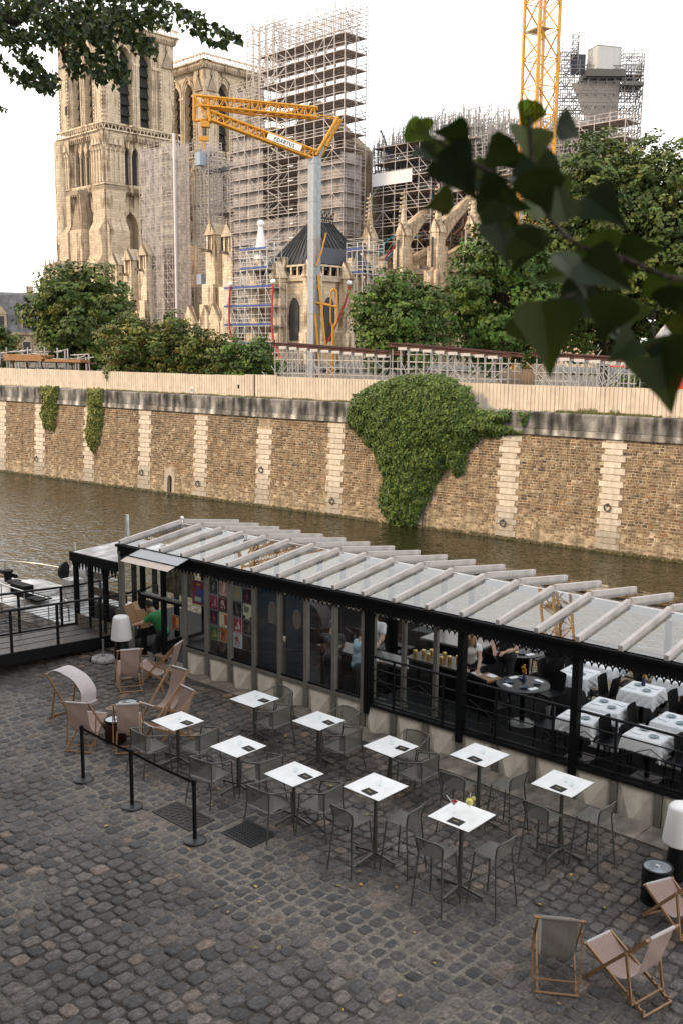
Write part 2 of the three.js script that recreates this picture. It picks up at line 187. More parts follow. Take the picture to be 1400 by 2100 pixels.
// ---------- island bank: battered masonry river wall ----------
const ISL = 6.0; // island ground above WALL origin
{
  const wall = thing('river_wall', 'tall stone river wall of small tan blocks with pale stone piers and grey coping', 'wall', WALL.at(0, 0, 0), WALL.turn);
  const bat = 0.06, X0 = -62, X1 = 34, YT = 5.2; // coping underside
  const lean = (y) => -bat * y;
  M.block = mat(0xffffff, { vertexColors: true, map: rep(T.blotch, 1.1), bumpMap: rep(T.bump, 1.6), bumpScale: 0.05, roughness: 0.95 });
  mesh('mortar_face', tri([...[[X0, -13.62, -1], [-13.62, -13.12, 1.2], [-13.12, X1, -1]].map(([a, b, y]) => [V(a, y, lean(y)), V(b, y, lean(y)), V(b, YT, lean(YT)), V(a, YT, lean(YT))]), [V(X0, YT, -3), V(X1, YT, -3), V(X1, YT, lean(YT)), V(X0, YT, lean(YT))]]), mat([0.7, 0.56, 0.385], { map: rep(T.blotch, 0.5), bumpMap: rep(T.bump, 1.1), bumpScale: 0.04, roughness: 0.95 }), wall);
  const piers = [-51.7, -46.5, -41.3, -36.1, -30.86, -26.4, -21.13, -15.72, -10.77, -5.72, -0.57, 4.6, 9.9, 15.08, 20.2, 25.4];
  const stone = (x0, x1, y0, y1, out, col) => { const r = 0.016, z0 = lean(y0), z1 = lean(y1), j = () => rr(-0.008, 0.008); const f = [V(x0 + r + j(), y0 + r + j(), z0 + out), V(x1 - r + j(), y0 + r + j(), z0 + out), V(x1 - r + j(), y1 - r + j(), z1 + out), V(x0 + r + j(), y1 - r + j(), z1 + out)], b = [V(x0, y0, z0 - 0.05), V(x1, y0, z0 - 0.05), V(x1, y1, z1 - 0.05), V(x0, y1, z1 - 0.05)]; return tint(tri([f, [b[0], b[1], f[1], f[0]], [b[1], b[2], f[2], f[1]], [b[2], b[3], f[3], f[2]], [b[3], b[0], f[0], f[3]]]), col); };
  const blocks = [], drain = (x, y) => Math.abs(x + 13.37) < 0.42 && y < 1.75;
  for (let y = 0.12, row = 0; y < YT - 0.08; row++) {
    const h = Math.min(rr(0.11, 0.155), YT - y), yc = y + h / 2;
    let x = X0 + rr(0, 0.2);
    while (x < X1) {
      const l = rr(0.15, 0.33) * (rnd() < 0.12 ? 1.35 : 1), xc = x + l / 2, near = piers.some((p) => Math.abs(xc - p) < 0.42 + l / 2 - 0.04);
      if (!near && !drain(xc, yc)) {
        const n = nz(xc * 0.35, yc * 0.6, 3), soot = clamp((yc - 3.3 + 2.6 * nz(xc * 0.22, 3, 8)) * 0.8) * clamp(0.8 + 3 * nz(xc * 0.13 + 9, 1, 4)) * (xc > -17 && xc < 2 ? 1 : 0.3), low = clamp((1.6 - yc) / 1.4 + n * 0.6);
        const t = rnd(); let c = t < 0.36 ? [0.34, 0.23, 0.135] : t < 0.6 ? [0.43, 0.31, 0.19] : t < 0.76 ? [0.24, 0.16, 0.1] : t < 0.86 ? [0.36, 0.2, 0.1] : t < 0.93 ? [0.56, 0.46, 0.33] : [0.14, 0.11, 0.085];
        const k = rr(0.95, 1.5); c = c.map((v, i) => lerp(v * k, [0.55, 0.43, 0.29][i], low * 0.7)); const so = soot * (rnd() < 0.8 ? rr(0.4, 1) : 0.1); c = c.map((v, i) => lerp(v, [0.07, 0.06, 0.052][i], so * 0.85));
        if (rnd() > low * 0.5) blocks.push([x + 0.011, x + l - 0.011, y + 0.01, y + h - 0.01, rr(0.008, 0.03), c]);
      }
      x += l;
    }
    y += h;
  }
  const near = (b) => { const s = WALL.at((b[0] + b[1]) / 2, b[2], 0); const q = s.clone().project(camera); return Math.abs(q.x) > 1 ? 1e3 : s.distanceTo(camera.position) / Math.sqrt((b[1] - b[0]) * (b[3] - b[2])) * 0.2 + s.distanceTo(camera.position); };
  blocks.forEach((b) => b.push(near(b))); blocks.sort((a, b) => a[6] - b[6]);
  const rest = []; blocks.forEach((b, i) => { const g = stone(...b.slice(0, 6)); if (i < 300) mesh('stone_block', g, M.block, wall); else rest.push(g); });
  stuff(mesh('stone_blocks_beyond', rest, M.block, wall));
  M.quoin = mat([0.84, 0.77, 0.66], { map: rep(T.soft, 0.8), bumpMap: rep(T.bump, 2), bumpScale: 0.01, roughness: 0.9, vertexColors: true });
  piers.forEach((p, n) => { let y = 0.15, k = 0; const top = n === 9 ? 4.45 : n === 6 ? 5.1 : 5.05; while (y < top) { const h = rr(0.27, 0.31), w = k++ % 2 ? 0.42 : 0.58, t = rr(0.9, 1.08), low = y < 0.9 ? 0.66 : y < 1.5 ? 0.82 : 1; mesh('pier_stone', stone(p - w + rr(-0.03, 0.03), p + w + rr(-0.03, 0.03), y + 0.006, Math.min(y + h, 5.19) - 0.006, 0.032 + rr(0, 0.006), [t * low, t * low * 0.97, t * low * 0.93]), M.quoin, wall); y += h; } });
  // drain arch
  const arch = []; for (let i = 0; i <= 10; i++) { const a = i / 10 * Math.PI; arch.push([0.21 * Math.cos(a), 0.85 + 0.3 * Math.sin(a)]); } const ring = []; for (let i = 0; i <= 10; i++) { const a = i / 10 * Math.PI; ring.push([0.46 * Math.cos(a), 0.9 + 0.72 * Math.sin(a)]); }
  const dr = mesh('drain_surround', poly([[0.46, 0], ...ring, [-0.46, 0], [-0.21, 0], ...arch.slice().reverse(), [0.21, 0]], 0.3), M.quoin, wall); tint(dr.geometry, [0.7, 0.66, 0.6]); dr.position.set(-13.37, 0.05, -0.26); dr.rotation.x = -bat;
  const dk = mesh('drain_mouth', [box2(-0.26, 0.26, -0.1, 1.25, -1.5, -1.4), box2(-0.27, -0.25, -0.1, 1.25, -1.4, -0.1), box2(0.25, 0.27, -0.1, 1.25, -1.4, -0.1), box2(-0.26, 0.26, 1.2, 1.25, -1.4, -0.15)], mat([0.12, 0.1, 0.08]), wall); dk.position.set(-13.37, 0.05, 0);
  // iron mooring rings
  const rm = mat([0.06, 0.05, 0.045], { roughness: 0.6, metalness: 0.5 });
  for (const [x, y] of [[-26.7, 1.35], [-15.9, 1.26], [-10.9, 1.0], [-5.85, 2.24], [-0.65, 0.93], [9.8, 0.89], [15, 2.19]]) mesh('mooring_ring', [place(fin(new THREE.TorusGeometry(0.15, 0.028, 8, 20)), x, y - 0.1, lean(y) + 0.1), ball(0.05, x, y + 0.06, lean(y) + 0.06)], rm, wall);
  // coping: lower string course and upper parapet blocks
  M.cope = mat([0.56, 0.54, 0.51], { map: rep(T.streak, 0.16, 0.3), bumpMap: rep(T.bump, 0.9), bumpScale: 0.03, roughness: 0.95, vertexColors: true });
  for (let x = X0; x < X1;) { const l = rr(1.3, 1.9), k = rr(0.95, 1.25); mesh('string_course_stone', tint(box2(x, x + l - 0.012, YT, 5.47, -0.9, -0.16 + rr(-0.008, 0.008)), [k * 1.45, k * 1.42, k * 1.36]), M.cope, wall); x += l; }
  for (let x = X0 - 0.6; x < X1;) { const l = rr(1.5, 2.3), k = rr(0.95, 1.25); mesh('coping_stone', tint(poly([[0.85, 5.474], [0.25, 5.474], [0.235, 5.52], [0.235, 6.19], [0.27, 6.25], [0.85, 6.25]], l - 0.014, 0).rotateY(Math.PI / 2).translate(x, 0, 0), [k, k * 0.99, k * 0.97]), M.cope, wall); x += l; }
  // weed along the waterline
  const wd = []; for (let i = 0; i < 9000; i++) { const x = rr(X0, X1), y = rr(-0.1, 0.2) + 0.1 * nz(x * 2, 1, 1), s = rr(0.05, 0.14), z = lean(y) + rr(0.02, 0.07), c = V(x, y, z); wd.push(tint(tri([[c, V(x + s, y - s * rr(0.4, 1.1), z + 0.03), V(x - s * 0.6, y - s * rr(0.5, 1.2), z + 0.02)]]), rnd() < 0.6 ? [0.05, 0.05, 0.014] : [0.11, 0.085, 0.03])); }
  const weed = stuff(mesh('waterline_weed', wd, mat(0xffffff, { vertexColors: true, roughness: 0.7 }))); weed.position.copy(WALL.at(0, 0, 0)); weed.rotation.y = WALL.turn; weed.userData.label = 'green brown weed along the foot of the river wall'; weed.userData.category = 'weed';
  // island ground
  const isl = struct('island_ground', WALL.at(0, 0, 0), WALL.turn); mesh('ground', box2(-260, 260, 4, ISL, -420, -0.86), mat([0.2, 0.18, 0.14], { map: rep(T.blotch, 0.3) }), isl);
}
// ---------- restaurant barge with a glass roof ----------
Object.assign(M, {
  black: mat([0.006, 0.006, 0.0065], { roughness: 0.6, specularIntensity: 0.25 }), blackSatin: mat([0.008, 0.008, 0.009], { roughness: 0.42, specularIntensity: 0.5 }),
  alu: mat([0.24, 0.22, 0.19], { roughness: 0.55, metalness: 0.15, map: T.soft }),
  concrete: mat([0.62, 0.56, 0.46], { map: T.soft, bumpMap: rep(T.fine, 3), bumpScale: 0.004, roughness: 0.9 }),
  greyWood: mat([0.6, 0.54, 0.5], { map: rep(T.soft, 0.45), bumpMap: rep(T.bump, 4), bumpScale: 0.006, roughness: 0.8 }),
  glass: mat([0.97, 0.985, 0.98], { transmission: 1, thickness: 0, roughness: 0.02, ior: 1.52 }),
  roofGlass: mat([0.86, 0.92, 0.95], { transmission: 1, thickness: 0, roughness: 0.012, ior: 1.95 }),
  white: mat([0.8, 0.8, 0.79], { roughness: 0.5 }), whitePaint: mat([0.74, 0.74, 0.73], { roughness: 0.45, map: rep(T.blotch, 0.6) }),
  linen: mat([0.83, 0.83, 0.84], { roughness: 0.9, bumpMap: rep(T.fine, 6), bumpScale: 0.003 }),
  steel: mat([0.55, 0.55, 0.55], { roughness: 0.3, metalness: 0.9 }), skin: mat([0.52, 0.32, 0.23], { roughness: 0.55 }),
  brass: mat([0.75, 0.5, 0.18], { roughness: 0.28, metalness: 0.9 }), clear: mat([0.97, 0.99, 0.99], { transmission: 1, thickness: 0, roughness: 0.02, ior: 1.5 }),
  wood: mat([0.47, 0.29, 0.14], { map: rep(T.wood, 3), roughness: 0.6 }), kraft: mat([0.46, 0.29, 0.16], { roughness: 0.85 }),
});
const bx = (k) => -12.57 + 0.735 * k, onBoat = (x, y, z) => BOAT.at(x, y, z);
const EAVE = 2.58, RIDGE = 2.84, HALF = 1.87, FAR = -3.74, FLOOR = 0.42, LOW = -0.15, KN = 24;
{
  const b = thing('restaurant_barge', 'long floating restaurant with pitched glass roof, black posts and beige pyramid panels', 'houseboat', onBoat(0, 0, 0), BOAT.turn);
  const part = (n, g, m = M.black) => mesh(n, g, m, b);
  part('hull', [box2(-16.6, 5.6, -2.4, -0.62, FAR - 0.1, -0.05), box2(bx(0), bx(3), -0.62, -0.3, FAR, -0.08), box2(bx(3), 5.5, -0.62, LOW - 0.03, FAR, -0.08)]);
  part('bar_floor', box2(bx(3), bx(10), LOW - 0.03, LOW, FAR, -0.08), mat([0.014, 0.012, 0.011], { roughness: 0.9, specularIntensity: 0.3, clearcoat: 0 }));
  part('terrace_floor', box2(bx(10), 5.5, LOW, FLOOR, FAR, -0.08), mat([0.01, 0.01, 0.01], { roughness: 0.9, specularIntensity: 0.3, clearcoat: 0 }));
  // pyramid panels and the strips between them
  for (let k = 3; k < KN; k++) {
    const x0 = bx(k) + 0.065, x1 = bx(k + 1) - 0.065, y0 = -0.62, y1 = 0.44, cx = (x0 + x1) / 2, cy = -0.06, r = 0.05, a = [V(x0, y0, 0), V(x1, y0, 0), V(x1, y1, 0), V(x0, y1, 0)], c = [V(x0 + r, y0 + r, 0.012), V(x1 - r, y0 + r, 0.012), V(x1 - r, y1 - r, 0.012), V(x0 + r, y1 - r, 0.012)], w = 0.035, t = [V(cx - w, cy - w, 0.17), V(cx + w, cy - w, 0.17), V(cx + w, cy + w, 0.17), V(cx - w, cy + w, 0.17)], bk = a.map((v) => v.clone().setZ(-0.05)), f = [t];
    for (let i = 0; i < 4; i++) { const j = (i + 1) % 4; f.push([a[i], a[j], c[j], c[i]], [c[i], c[j], t[j], t[i]], [bk[i], bk[j], a[j], a[i]]); }
    part('pyramid_panel', tri(f), M.concrete);
  }
  for (let k = 3; k <= KN; k++) {
    const x = bx(k), big = k >= 10 && (k - 10) % 3 === 0;
    part('panel_strip', box2(x - 0.055, x + 0.055, -0.62, k <= 10 ? 0.5 : 0.44, -0.04, 0.03), M.alu);
    if (k <= 10) part('window_post', box2(x - 0.045, x + 0.045, 0.5, 2.36, -0.06, 0.035), M.alu);
    if (big) part('post', box2(x + (k === 10 ? 0.05 : -0.06), x + (k === 10 ? 0.18 : 0.06), 0.28, 2.36, -0.09, 0.06), M.black);
    if (k < 10) { part('window_sill', box2(x + 0.05, x + 0.685, 0.45, 0.52, -0.05, 0.03), M.alu); part('window_pane', box2(x + 0.045, x + 0.69, 0.52, 2.36, -0.02, -0.012), M.glass); part('window_head', box2(x + 0.045, x + 0.69, 0.52, 0.56, -0.04, 0.01), M.black); }
  }
  part('sill_rail', [box2(bx(10) + 0.18, 5.5, 0.445, 0.5, -0.06, 0.05), box2(bx(10) + 0.18, 5.5, 0.53, 0.565, -0.03, 0.03)], M.blackSatin);
  // recessed glazing behind the first open bay
  for (const x of [-5.28, -4.55, -3.82]) part('window_post', box2(x - 0.04, x + 0.04, FLOOR, 2.4, -0.42, -0.34), M.alu);
  for (const x of [-5.24, -4.51]) part('window_pane', box2(x, x + 0.65, FLOOR + 0.05, 2.4, -0.39, -0.38), M.glass);
  // railing of the terrace
  const rb = bx(10) + 0.18, re = 5.4, posts = []; for (let x = rb + 0.55; x < re; x += 1.1) if (Math.abs(((x - bx(10)) / 2.205) - Math.round((x - bx(10)) / 2.205)) > 0.06) posts.push(x);
  part('handrail', bar(V(rb, 1.43, 0), V(re, 1.43, 0), 0.026, 8), M.blackSatin);
  for (const y of [1.19, 0.97, 0.72]) part('rail', bar(V(rb, y, 0), V(re, y, 0), 0.012, 6), M.blackSatin);
  for (const x of posts) part('railing_post', box2(x - 0.018, x + 0.018, 0.5, 1.43, -0.018, 0.018), M.blackSatin);
  for (let x = rb; x < re - 0.5; x += 1.1) part('cross_brace', [bar(V(x, 0.57, 0.012), V(x + 1.1, 1.1, 0.012), 0.008, 5), bar(V(x, 1.1, -0.012), V(x + 1.1, 0.57, -0.012), 0.008, 5)], M.blackSatin);
  // eaves with scalloped valance, both sides
  for (const [z, s] of [[0.02, 1], [FAR, -1]]) {
    part('eave_beam', [box2(bx(0) - 0.08, 5.5, 2.36, EAVE, z - 0.05, z + 0.05), box2(bx(0) - 0.1, 5.5, EAVE - 0.06, EAVE, z - 0.09, z + 0.1)], M.black);
    const th = []; for (let x = bx(0) - 0.05; x < 5.4; x += 0.118) th.push(poly([[x, 2.38], [x + 0.112, 2.38], [x + 0.112, 2.31], [x + 0.085, 2.3], [x + 0.07, 2.265], [x + 0.056, 2.23], [x + 0.042, 2.265], [x + 0.027, 2.3], [x, 2.31]], 0.012, z + s * 0.055, 0, [[[x + 0.045, 2.33], [x + 0.067, 2.33], [x + 0.067, 2.3], [x + 0.045, 2.3]]]));
    if (s > 0) stuff(part('valance', th, M.black));
  }
  // ridge, rafters, roof panes
  part('ridge_beam', box2(bx(0) - 0.04, 5.5, RIDGE - 0.16, RIDGE - 0.015, -HALF - 0.05, -HALF + 0.05), M.greyWood);
  for (let k = 0; k <= KN; k++) for (const s of [1, -1]) {
    const x = bx(k), ze = s > 0 ? 0.06 : FAR - 0.06, p = V(x, EAVE + 0.035, ze), q = V(x, RIDGE + 0.03, -HALF + s * 0.045);
    part('rafter', beam(p, q, 0.075, 0.11), M.greyWood);
    if (k < KN) part('roof_pane', tri([[V(x + 0.04, EAVE + 0.02, ze), V(bx(k + 1) - 0.04, EAVE + 0.02, ze), V(bx(k + 1) - 0.04, RIDGE - 0.005, -HALF + s * 0.05), V(x + 0.04, RIDGE - 0.005, -HALF + s * 0.05)]]), M.roofGlass);
  }
  // far side: black posts, low parapet, window frames of the bar
  for (let k = 0; k <= KN; k++) { const x = bx(k); if (k < 10 || (k - 10) % 3 === 0) part('far_post', box2(x - 0.05, x + 0.05, LOW, 2.36, FAR - 0.05, FAR + 0.05), M.black); }
  part('far_parapet', box2(bx(0), bx(12), LOW, 0.95, FAR - 0.03, FAR + 0.03), M.black);
  part('far_rail', [1.43, 1.15, 0.85].map((y) => bar(V(bx(12), y, FAR), V(5.4, y, FAR), 0.018, 6)), M.blackSatin);
  // left end: entrance frame and glazed transom
  part('corner_post', cyl(0.075, 0.075, 2.7, bx(0), 1.05, 0.02, 14), M.alu);
  part('corner_base', box2(bx(0) - 0.3, bx(0) + 0.02, -0.3, 0.95, -0.3, 0), M.alu);
  part('gable_post', [box2(bx(0) - 0.04, bx(0) + 0.04, LOW, 2.36, -1.3, -1.2), box2(bx(0) - 0.04, bx(0) + 0.04, LOW, 2.36, -2.6, -2.5)], M.black);
  part('gable_beam', [beam(V(bx(0), EAVE - 0.1, 0), V(bx(0), RIDGE - 0.1, -HALF), 0.06, 0.16), beam(V(bx(0), EAVE - 0.1, FAR), V(bx(0), RIDGE - 0.1, -HALF), 0.06, 0.16)], M.black);
  for (const x of [bx(1) - 0.02, bx(2) - 0.02]) part('entrance_post', box2(x - 0.05, x + 0.05, LOW, 2.36, -0.08, 0.01), M.black);
  for (let k = 0; k < 3; k++) part('transom_pane', box2(bx(k) + 0.05, bx(k + 1) - 0.05, 1.5, 2.36, -0.05, -0.042), M.glass);
  part('transom_rail', [beam(V(bx(0) + 0.9, 1.46, 0), V(bx(3), 1.46, 0), 0.06, 0.07)], M.black); part('transom_cap', box2(bx(0) + 0.75, bx(3) - 0.06, 1.5, 1.54, -0.06, 0.06), M.alu);
  // tilted clear awning above the entrance
  part('awning_pane', tri([[V(-11.7, 2.6, 0.12), V(-10.0, 2.6, 0.12), V(-10.1, 2.47, 0.42), V(-11.8, 2.47, 0.42)]]), mat([0.75, 0.76, 0.78], { transmission: 0.55, thickness: 0, roughness: 0.35 }));
  part('awning_flap', tri([[V(-11.8, 2.47, 0.42), V(-10.1, 2.47, 0.42), V(-10.2, 2.36, 0.58), V(-11.9, 2.36, 0.58)]]), mat([0.6, 0.5, 0.43], { roughness: 0.5 }));
  part('awning_frame', [[[-11.7, 2.61, 0.12], [-10, 2.61, 0.12]], [[-11.8, 2.475, 0.43], [-10.1, 2.475, 0.43]], [[-11.7, 2.61, 0.12], [-11.8, 2.47, 0.42]], [[-10, 2.61, 0.12], [-10.1, 2.47, 0.42]], [[-11.8, 2.47, 0.42], [-11.9, 2.36, 0.58]], [[-10.1, 2.47, 0.42], [-10.2, 2.36, 0.58]]].map(([m, n]) => bar(V(...m), V(...n), 0.013, 5)), M.black);
  // inner partition between bar and entrance, printed panel, dark back wall of the bar
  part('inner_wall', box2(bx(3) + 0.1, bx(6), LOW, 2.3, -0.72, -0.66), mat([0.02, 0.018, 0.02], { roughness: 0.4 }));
  part('entrance_board', box2(-11.55, -10.55, 1.5, 2.3, -0.5, -0.47), mat([0.4, 0.29, 0.16], { roughness: 0.8, map: rep(T.streak, 1.2) }));
  part('flag_pole', [cyl(0.055, 0.05, 0.62, -14.68, 2.5, -1.8, 10)], M.whitePaint); part('pole_foot', cyl(0.2, 0.06, 0.16, -14.68, 2.14, -1.8, 12), M.whitePaint);
  part('bulb_finial', [ball(0.05, bx(0), RIDGE + 0.12, -HALF), cyl(0.03, 0.02, 0.1, bx(0), RIDGE + 0.06, -HALF, 8)], M.white);
}
// pavilion left of the glass house
{
  const p = thing('bar_pavilion', 'small black pavilion with flat pale roof left of the glass house', 'pavilion', onBoat(0, 0, 0), BOAT.turn), part = (n, g, m = M.black) => mesh(n, g, m, p);
  part('roof', [tri([[V(-14.5, 2.12, 0.05), V(-12.68, 2.12, 0.05), V(-12.68, 2.2, -1.9), V(-14.5, 2.2, -1.9)]]), box2(-14.5, -12.68, 2.06, 2.1, -1.9, 0.04)], mat([0.72, 0.68, 0.66], { map: rep(T.blotch, 0.8), roughness: 0.85 }));
  part('fascia', [box2(-14.55, -12.66, 1.9, 2.125, 0.04, 0.1), box2(-14.57, -14.51, 1.9, 2.125, -1.9, 0.09)]);
  const th = []; for (let x = -14.5; x < -12.75; x += 0.13) th.push(poly([[x, 1.92], [x + 0.12, 1.92], [x + 0.1, 1.82], [x + 0.06, 1.72], [x + 0.02, 1.82]], 0.012, 0.06)); stuff(part('valance', th));
  for (const x of [-14.45, -13.85, -13.25]) part('post', box2(x - 0.05, x + 0.05, -0.1, 1.9, -0.06, 0.04)); for (const x of [-14.45, -13.6, -12.75]) part('post', box2(x - 0.05, x + 0.05, -0.1, 2.05, -1.85, -1.75));
  for (const [a, c] of [[-14.4, -13.9], [-13.8, -13.3], [-13.2, -12.7]]) part('pane', box2(a, c, 0.9, 1.72, -0.02, -0.012), M.glass);
  part('counter', box2(-14.4, -12.7, 0.2, 0.8, -0.5, -0.42), mat([0.035, 0.033, 0.03], { roughness: 0.6 })); part('deck', box2(-15, bx(0), -0.2, -0.1, -3.6, 0)); part('side_deck', [box2(-15.6, -12.7, -0.2, -0.07, 0.02, 0.5), box2(-15.6, -15, -0.2, -0.07, -2.4, 0)], M.whitePaint);
  const sl = mat([0.35, 0.3, 0.24], { map: rep(T.wood, 1.5) }); for (let x = -14.4; x < -13; x += 0.14) part('slat', box2(x, x + 0.115, -0.1, 0.55, 0.0, 0.03), sl);
  // lettering on the beam and in the window, seen from behind as in the photograph
  const text = (s, w, h, col, bg, flip) => { const c = document.createElement('canvas'); c.width = 512; c.height = 512 * h / w | 0; const x = c.getContext('2d'); x.fillStyle = bg; x.fillRect(0, 0, c.width, c.height); x.fillStyle = col; x.font = 'bold ' + (c.height * 0.86 | 0) + 'px sans-serif'; x.textAlign = 'center'; x.textBaseline = 'middle'; if (flip) { x.translate(c.width, 0); x.scale(-1, 1); } x.fillText(s, c.width / 2, c.height * 0.54, c.width * 0.98); const t = new THREE.CanvasTexture(c); t.colorSpace = THREE.SRGBColorSpace; return t; };
  const sl2 = [mat([0.1, 0.045, 0.025]), mat([0.16, 0.07, 0.035])], plane = (w, h, x, y, z, ry = 0) => { const g = fin(new THREE.PlaneGeometry(w, h)); return place(g, x, y, z, 0, ry); };
  mesh('sign_board', plane(0.8, 0.17, -13.72, 1.62, -0.06), mat(0xffffff, { map: text('\u03a6EIN', 0.8, 0.17, '#1a1a1a', '#b9b4aa', true) }), p, true);
  for (let i = 0; i < 9; i++) mesh('counter_board', box2(-14.2 + i * 0.15, -14.07 + i * 0.15, 1.0, 1.2, -0.36, -0.34), sl2[i % 2], p);
  M.text = text; M.plane = plane;
}
// white motor boat moored ahead
{
  const w = thing('moored_boat', 'white moored boat with bow railing and ventilation cowls beyond the gangway', 'boat', onBoat(-17.3, 0, -1.0), BOAT.turn), part = (n, g, m = M.whitePaint) => mesh(n, g, m, w);
  const hull = [], dk = []; const prof = [[-3.4, 0.06], [-2.8, 0.55], [-1.8, 0.95], [-0.4, 1.2], [2.9, 1.25]];
  for (let i = 0; i < 4; i++) { const [x0, w0] = prof[i], [x1, w1] = prof[i + 1]; for (const s of [1, -1]) hull.push(tri([[V(x0, 0.3, s * w0), V(x1, 0.25, s * w1), V(x1, -2.2, s * w1 * 0.8), V(x0, -2.2, s * w0 * 0.6)]])); dk.push(tri([[V(x0, 0.3, w0), V(x1, 0.25, w1), V(x1, 0.27, 0), V(x0, 0.36, 0)], [V(x0, 0.3, -w0), V(x1, 0.25, -w1), V(x1, 0.27, 0), V(x0, 0.36, 0)]])); }
  part('hull', hull); part('deck', dk);
  part('cabin_top', [place(ball(1, 0, 0, 0, 0.85, 0.24, 0.6, 20), -0.7, 0.36, -0.1)]);
  part('hatch', [cyl(0.2, 0.2, 0.06, -1.45, 0.5, 0.1, 14), box2(-0.2, 0.7, 0.4, 0.44, 0.3, 0.75)], M.black);
  part('ventilation_cowl', [cyl(0.27, 0.27, 0.85, 1.0, 1.0, -0.7, 18, 0, 0.5, Math.PI / 2), box2(0.6, 1.3, 0.3, 0.8, -0.95, -0.5)]); part('cowl_mouth', cyl(0.27, 0.2, 0.12, 0.3, 1.0, -0.35, 18, 0, 0.5, Math.PI / 2), M.black);
  part('locker', box2(1.2, 1.6, 0.25, 1.05, -0.1, 0.3)); part('bollard', [cyl(0.1, 0.13, 0.3, -2.2, 0.5, -0.15, 12), cyl(0.16, 0.16, 0.05, -2.2, 0.66, -0.15, 12)], M.black);
  part('anchor_bar', bar(V(-3.3, 0.55, -0.25), V(-2.0, 0.5, -0.3), 0.06, 8), M.black);
  const rail = [[-2.9, 0.5], [-1.9, 0.92], [-0.4, 1.14], [0.8, 1.2], [1.9, 1.2]];
  part('bow_rail', [tube([V(-3.2, 0.85, 0), ...rail.map(([x, z]) => V(x, 0.8, z))], 0.02, 6), tube([V(-3.2, 0.85, 0), ...rail.map(([x, z]) => V(x, 0.8, -z))], 0.02, 6)], M.steel);
  for (const [x, z] of rail) for (const s of [1, -1]) part('stanchion', bar(V(x, 0.25, s * z), V(x, 0.8, s * z), 0.016, 6), M.steel);
  part('grab_rail', tube([V(2.1, 0.25, 1), V(2.15, 0.75, 1), V(2.45, 0.75, 1), V(2.5, 0.25, 1)], 0.024, 6), M.steel);
  part('aerial', bar(V(0.1, 0.5, -0.9), V(0.1, 1.7, -0.9), 0.03, 6)); part('speaker_box', box2(-0.1, 0.55, 0.55, 0.85, 0.75, 1.05), M.black);
  const ln = tube([V(-2.1, 0.5, -0.2), V(-4, 0.3, 0.2), V(-7, 0.5, 0.4)], 0.025, 6); part('mooring_rope', ln, mat([0.06, 0.05, 0.04]));
}
// gangway with two railings
{
  const g = thing('gangway', 'black metal gangway with horizontal railings running from the quay to the barge', 'gangway', onBoat(-13.7, 0, 0), BOAT.turn), part = (n, q, m = M.blackSatin) => mesh(n, q, m, g);
  const dy = (z) => 0.27 + 0.07 * Math.max(z, 0), Z0 = -1.25, Z1 = 5.4, tread = tex(64, 64, (u, v, i, j) => ((i >> 3) + (j >> 3)) % 2 ? 0.75 : 0.35, false); tread.repeat.set(6, 6);
  part('deck_plate', [beam(V(0, dy(0) - 0.02, 0), V(0, dy(Z1) - 0.02, Z1), 1.5, 0.03), box2(-0.75, 0.75, 0.235, 0.265, Z0, 0)], mat([0.2, 0.17, 0.155], { roughness: 0.42, metalness: 0.5, bumpMap: tread, bumpScale: 0.012, map: rep(T.grain, 2) }));
  for (const x of [-0.79, 0.79]) {
    part('side_beam', [beam(V(x, dy(0) - 0.1, 0), V(x, dy(Z1) - 0.1, Z1), 0.06, 0.26), box2(x - 0.03, x + 0.03, 0.05, 0.29, Z0, 0)]);
    part('handrail', [bar(V(x, 1.24, Z0 + 0.35), V(x, dy(0) + 0.98, 0), 0.03, 8), bar(V(x, dy(0) + 0.98, 0), V(x, dy(Z1) + 1.0, Z1), 0.03, 8)]);
    part('end_loop', tube([V(x, 1.24, Z0 + 0.35), V(x, 1.3, Z0 - 0.02), V(x, 1.22, Z0 - 0.08), V(x, 0.3, Z0 - 0.08)], 0.022, 6));
    for (let i = 1; i < 8; i++) { const h = i * 0.122; part('rail', bar(V(x, dy(0) + h, Z0 - 0.06), V(x, dy(Z1) + h, Z1), 0.008, 5)); }
    for (const z of [-0.75, 0.42, 1.6, 2.78, 3.96, 5.14]) part('post', box2(x - 0.025, x + 0.025, dy(z) - 0.1, dy(z) + 1.0, z - 0.025, z + 0.025));
  }
}
// ---------- furniture on the quay ----------
const G = (x, z, y = 0) => V(x, y, z);
Object.assign(M, {
  olive: mat([0.105, 0.1, 0.085], { roughness: 0.45, metalness: 0.4 }), mesh: mat([0.15, 0.145, 0.125], { roughness: 0.6, metalness: 0.2, transparent: true, opacity: 0.72 }),
  tableTop: mat([0.82, 0.82, 0.81], { roughness: 0.35, map: rep(tex(128, 128, (u, v) => 0.93 + 0.1 * (tn(u, v, 3, 5, 71) - 0.5)), 1.5) }),
  canvas: mat([0.47, 0.33, 0.275], { roughness: 0.9, map: rep(T.weave, 3), transmission: 0.22, thickness: 0, bumpMap: rep(T.fine, 6), bumpScale: 0.003 }), canvasPale: mat([0.66, 0.6, 0.585], { roughness: 0.9, map: rep(T.weave, 3), transmission: 0.2, thickness: 0 }),
  beech: mat([0.5, 0.3, 0.155], { map: rep(T.wood, 4), roughness: 0.5 }), beltBlack: mat([0.007, 0.007, 0.0075], { roughness: 0.6, specularIntensity: 0.35 }),
  menu: mat([0.014, 0.013, 0.014], { roughness: 0.6, specularIntensity: 0.4 }), shade: mat([0.86, 0.84, 0.82], { roughness: 0.45, transmission: 0.08, thickness: 0 }),
});
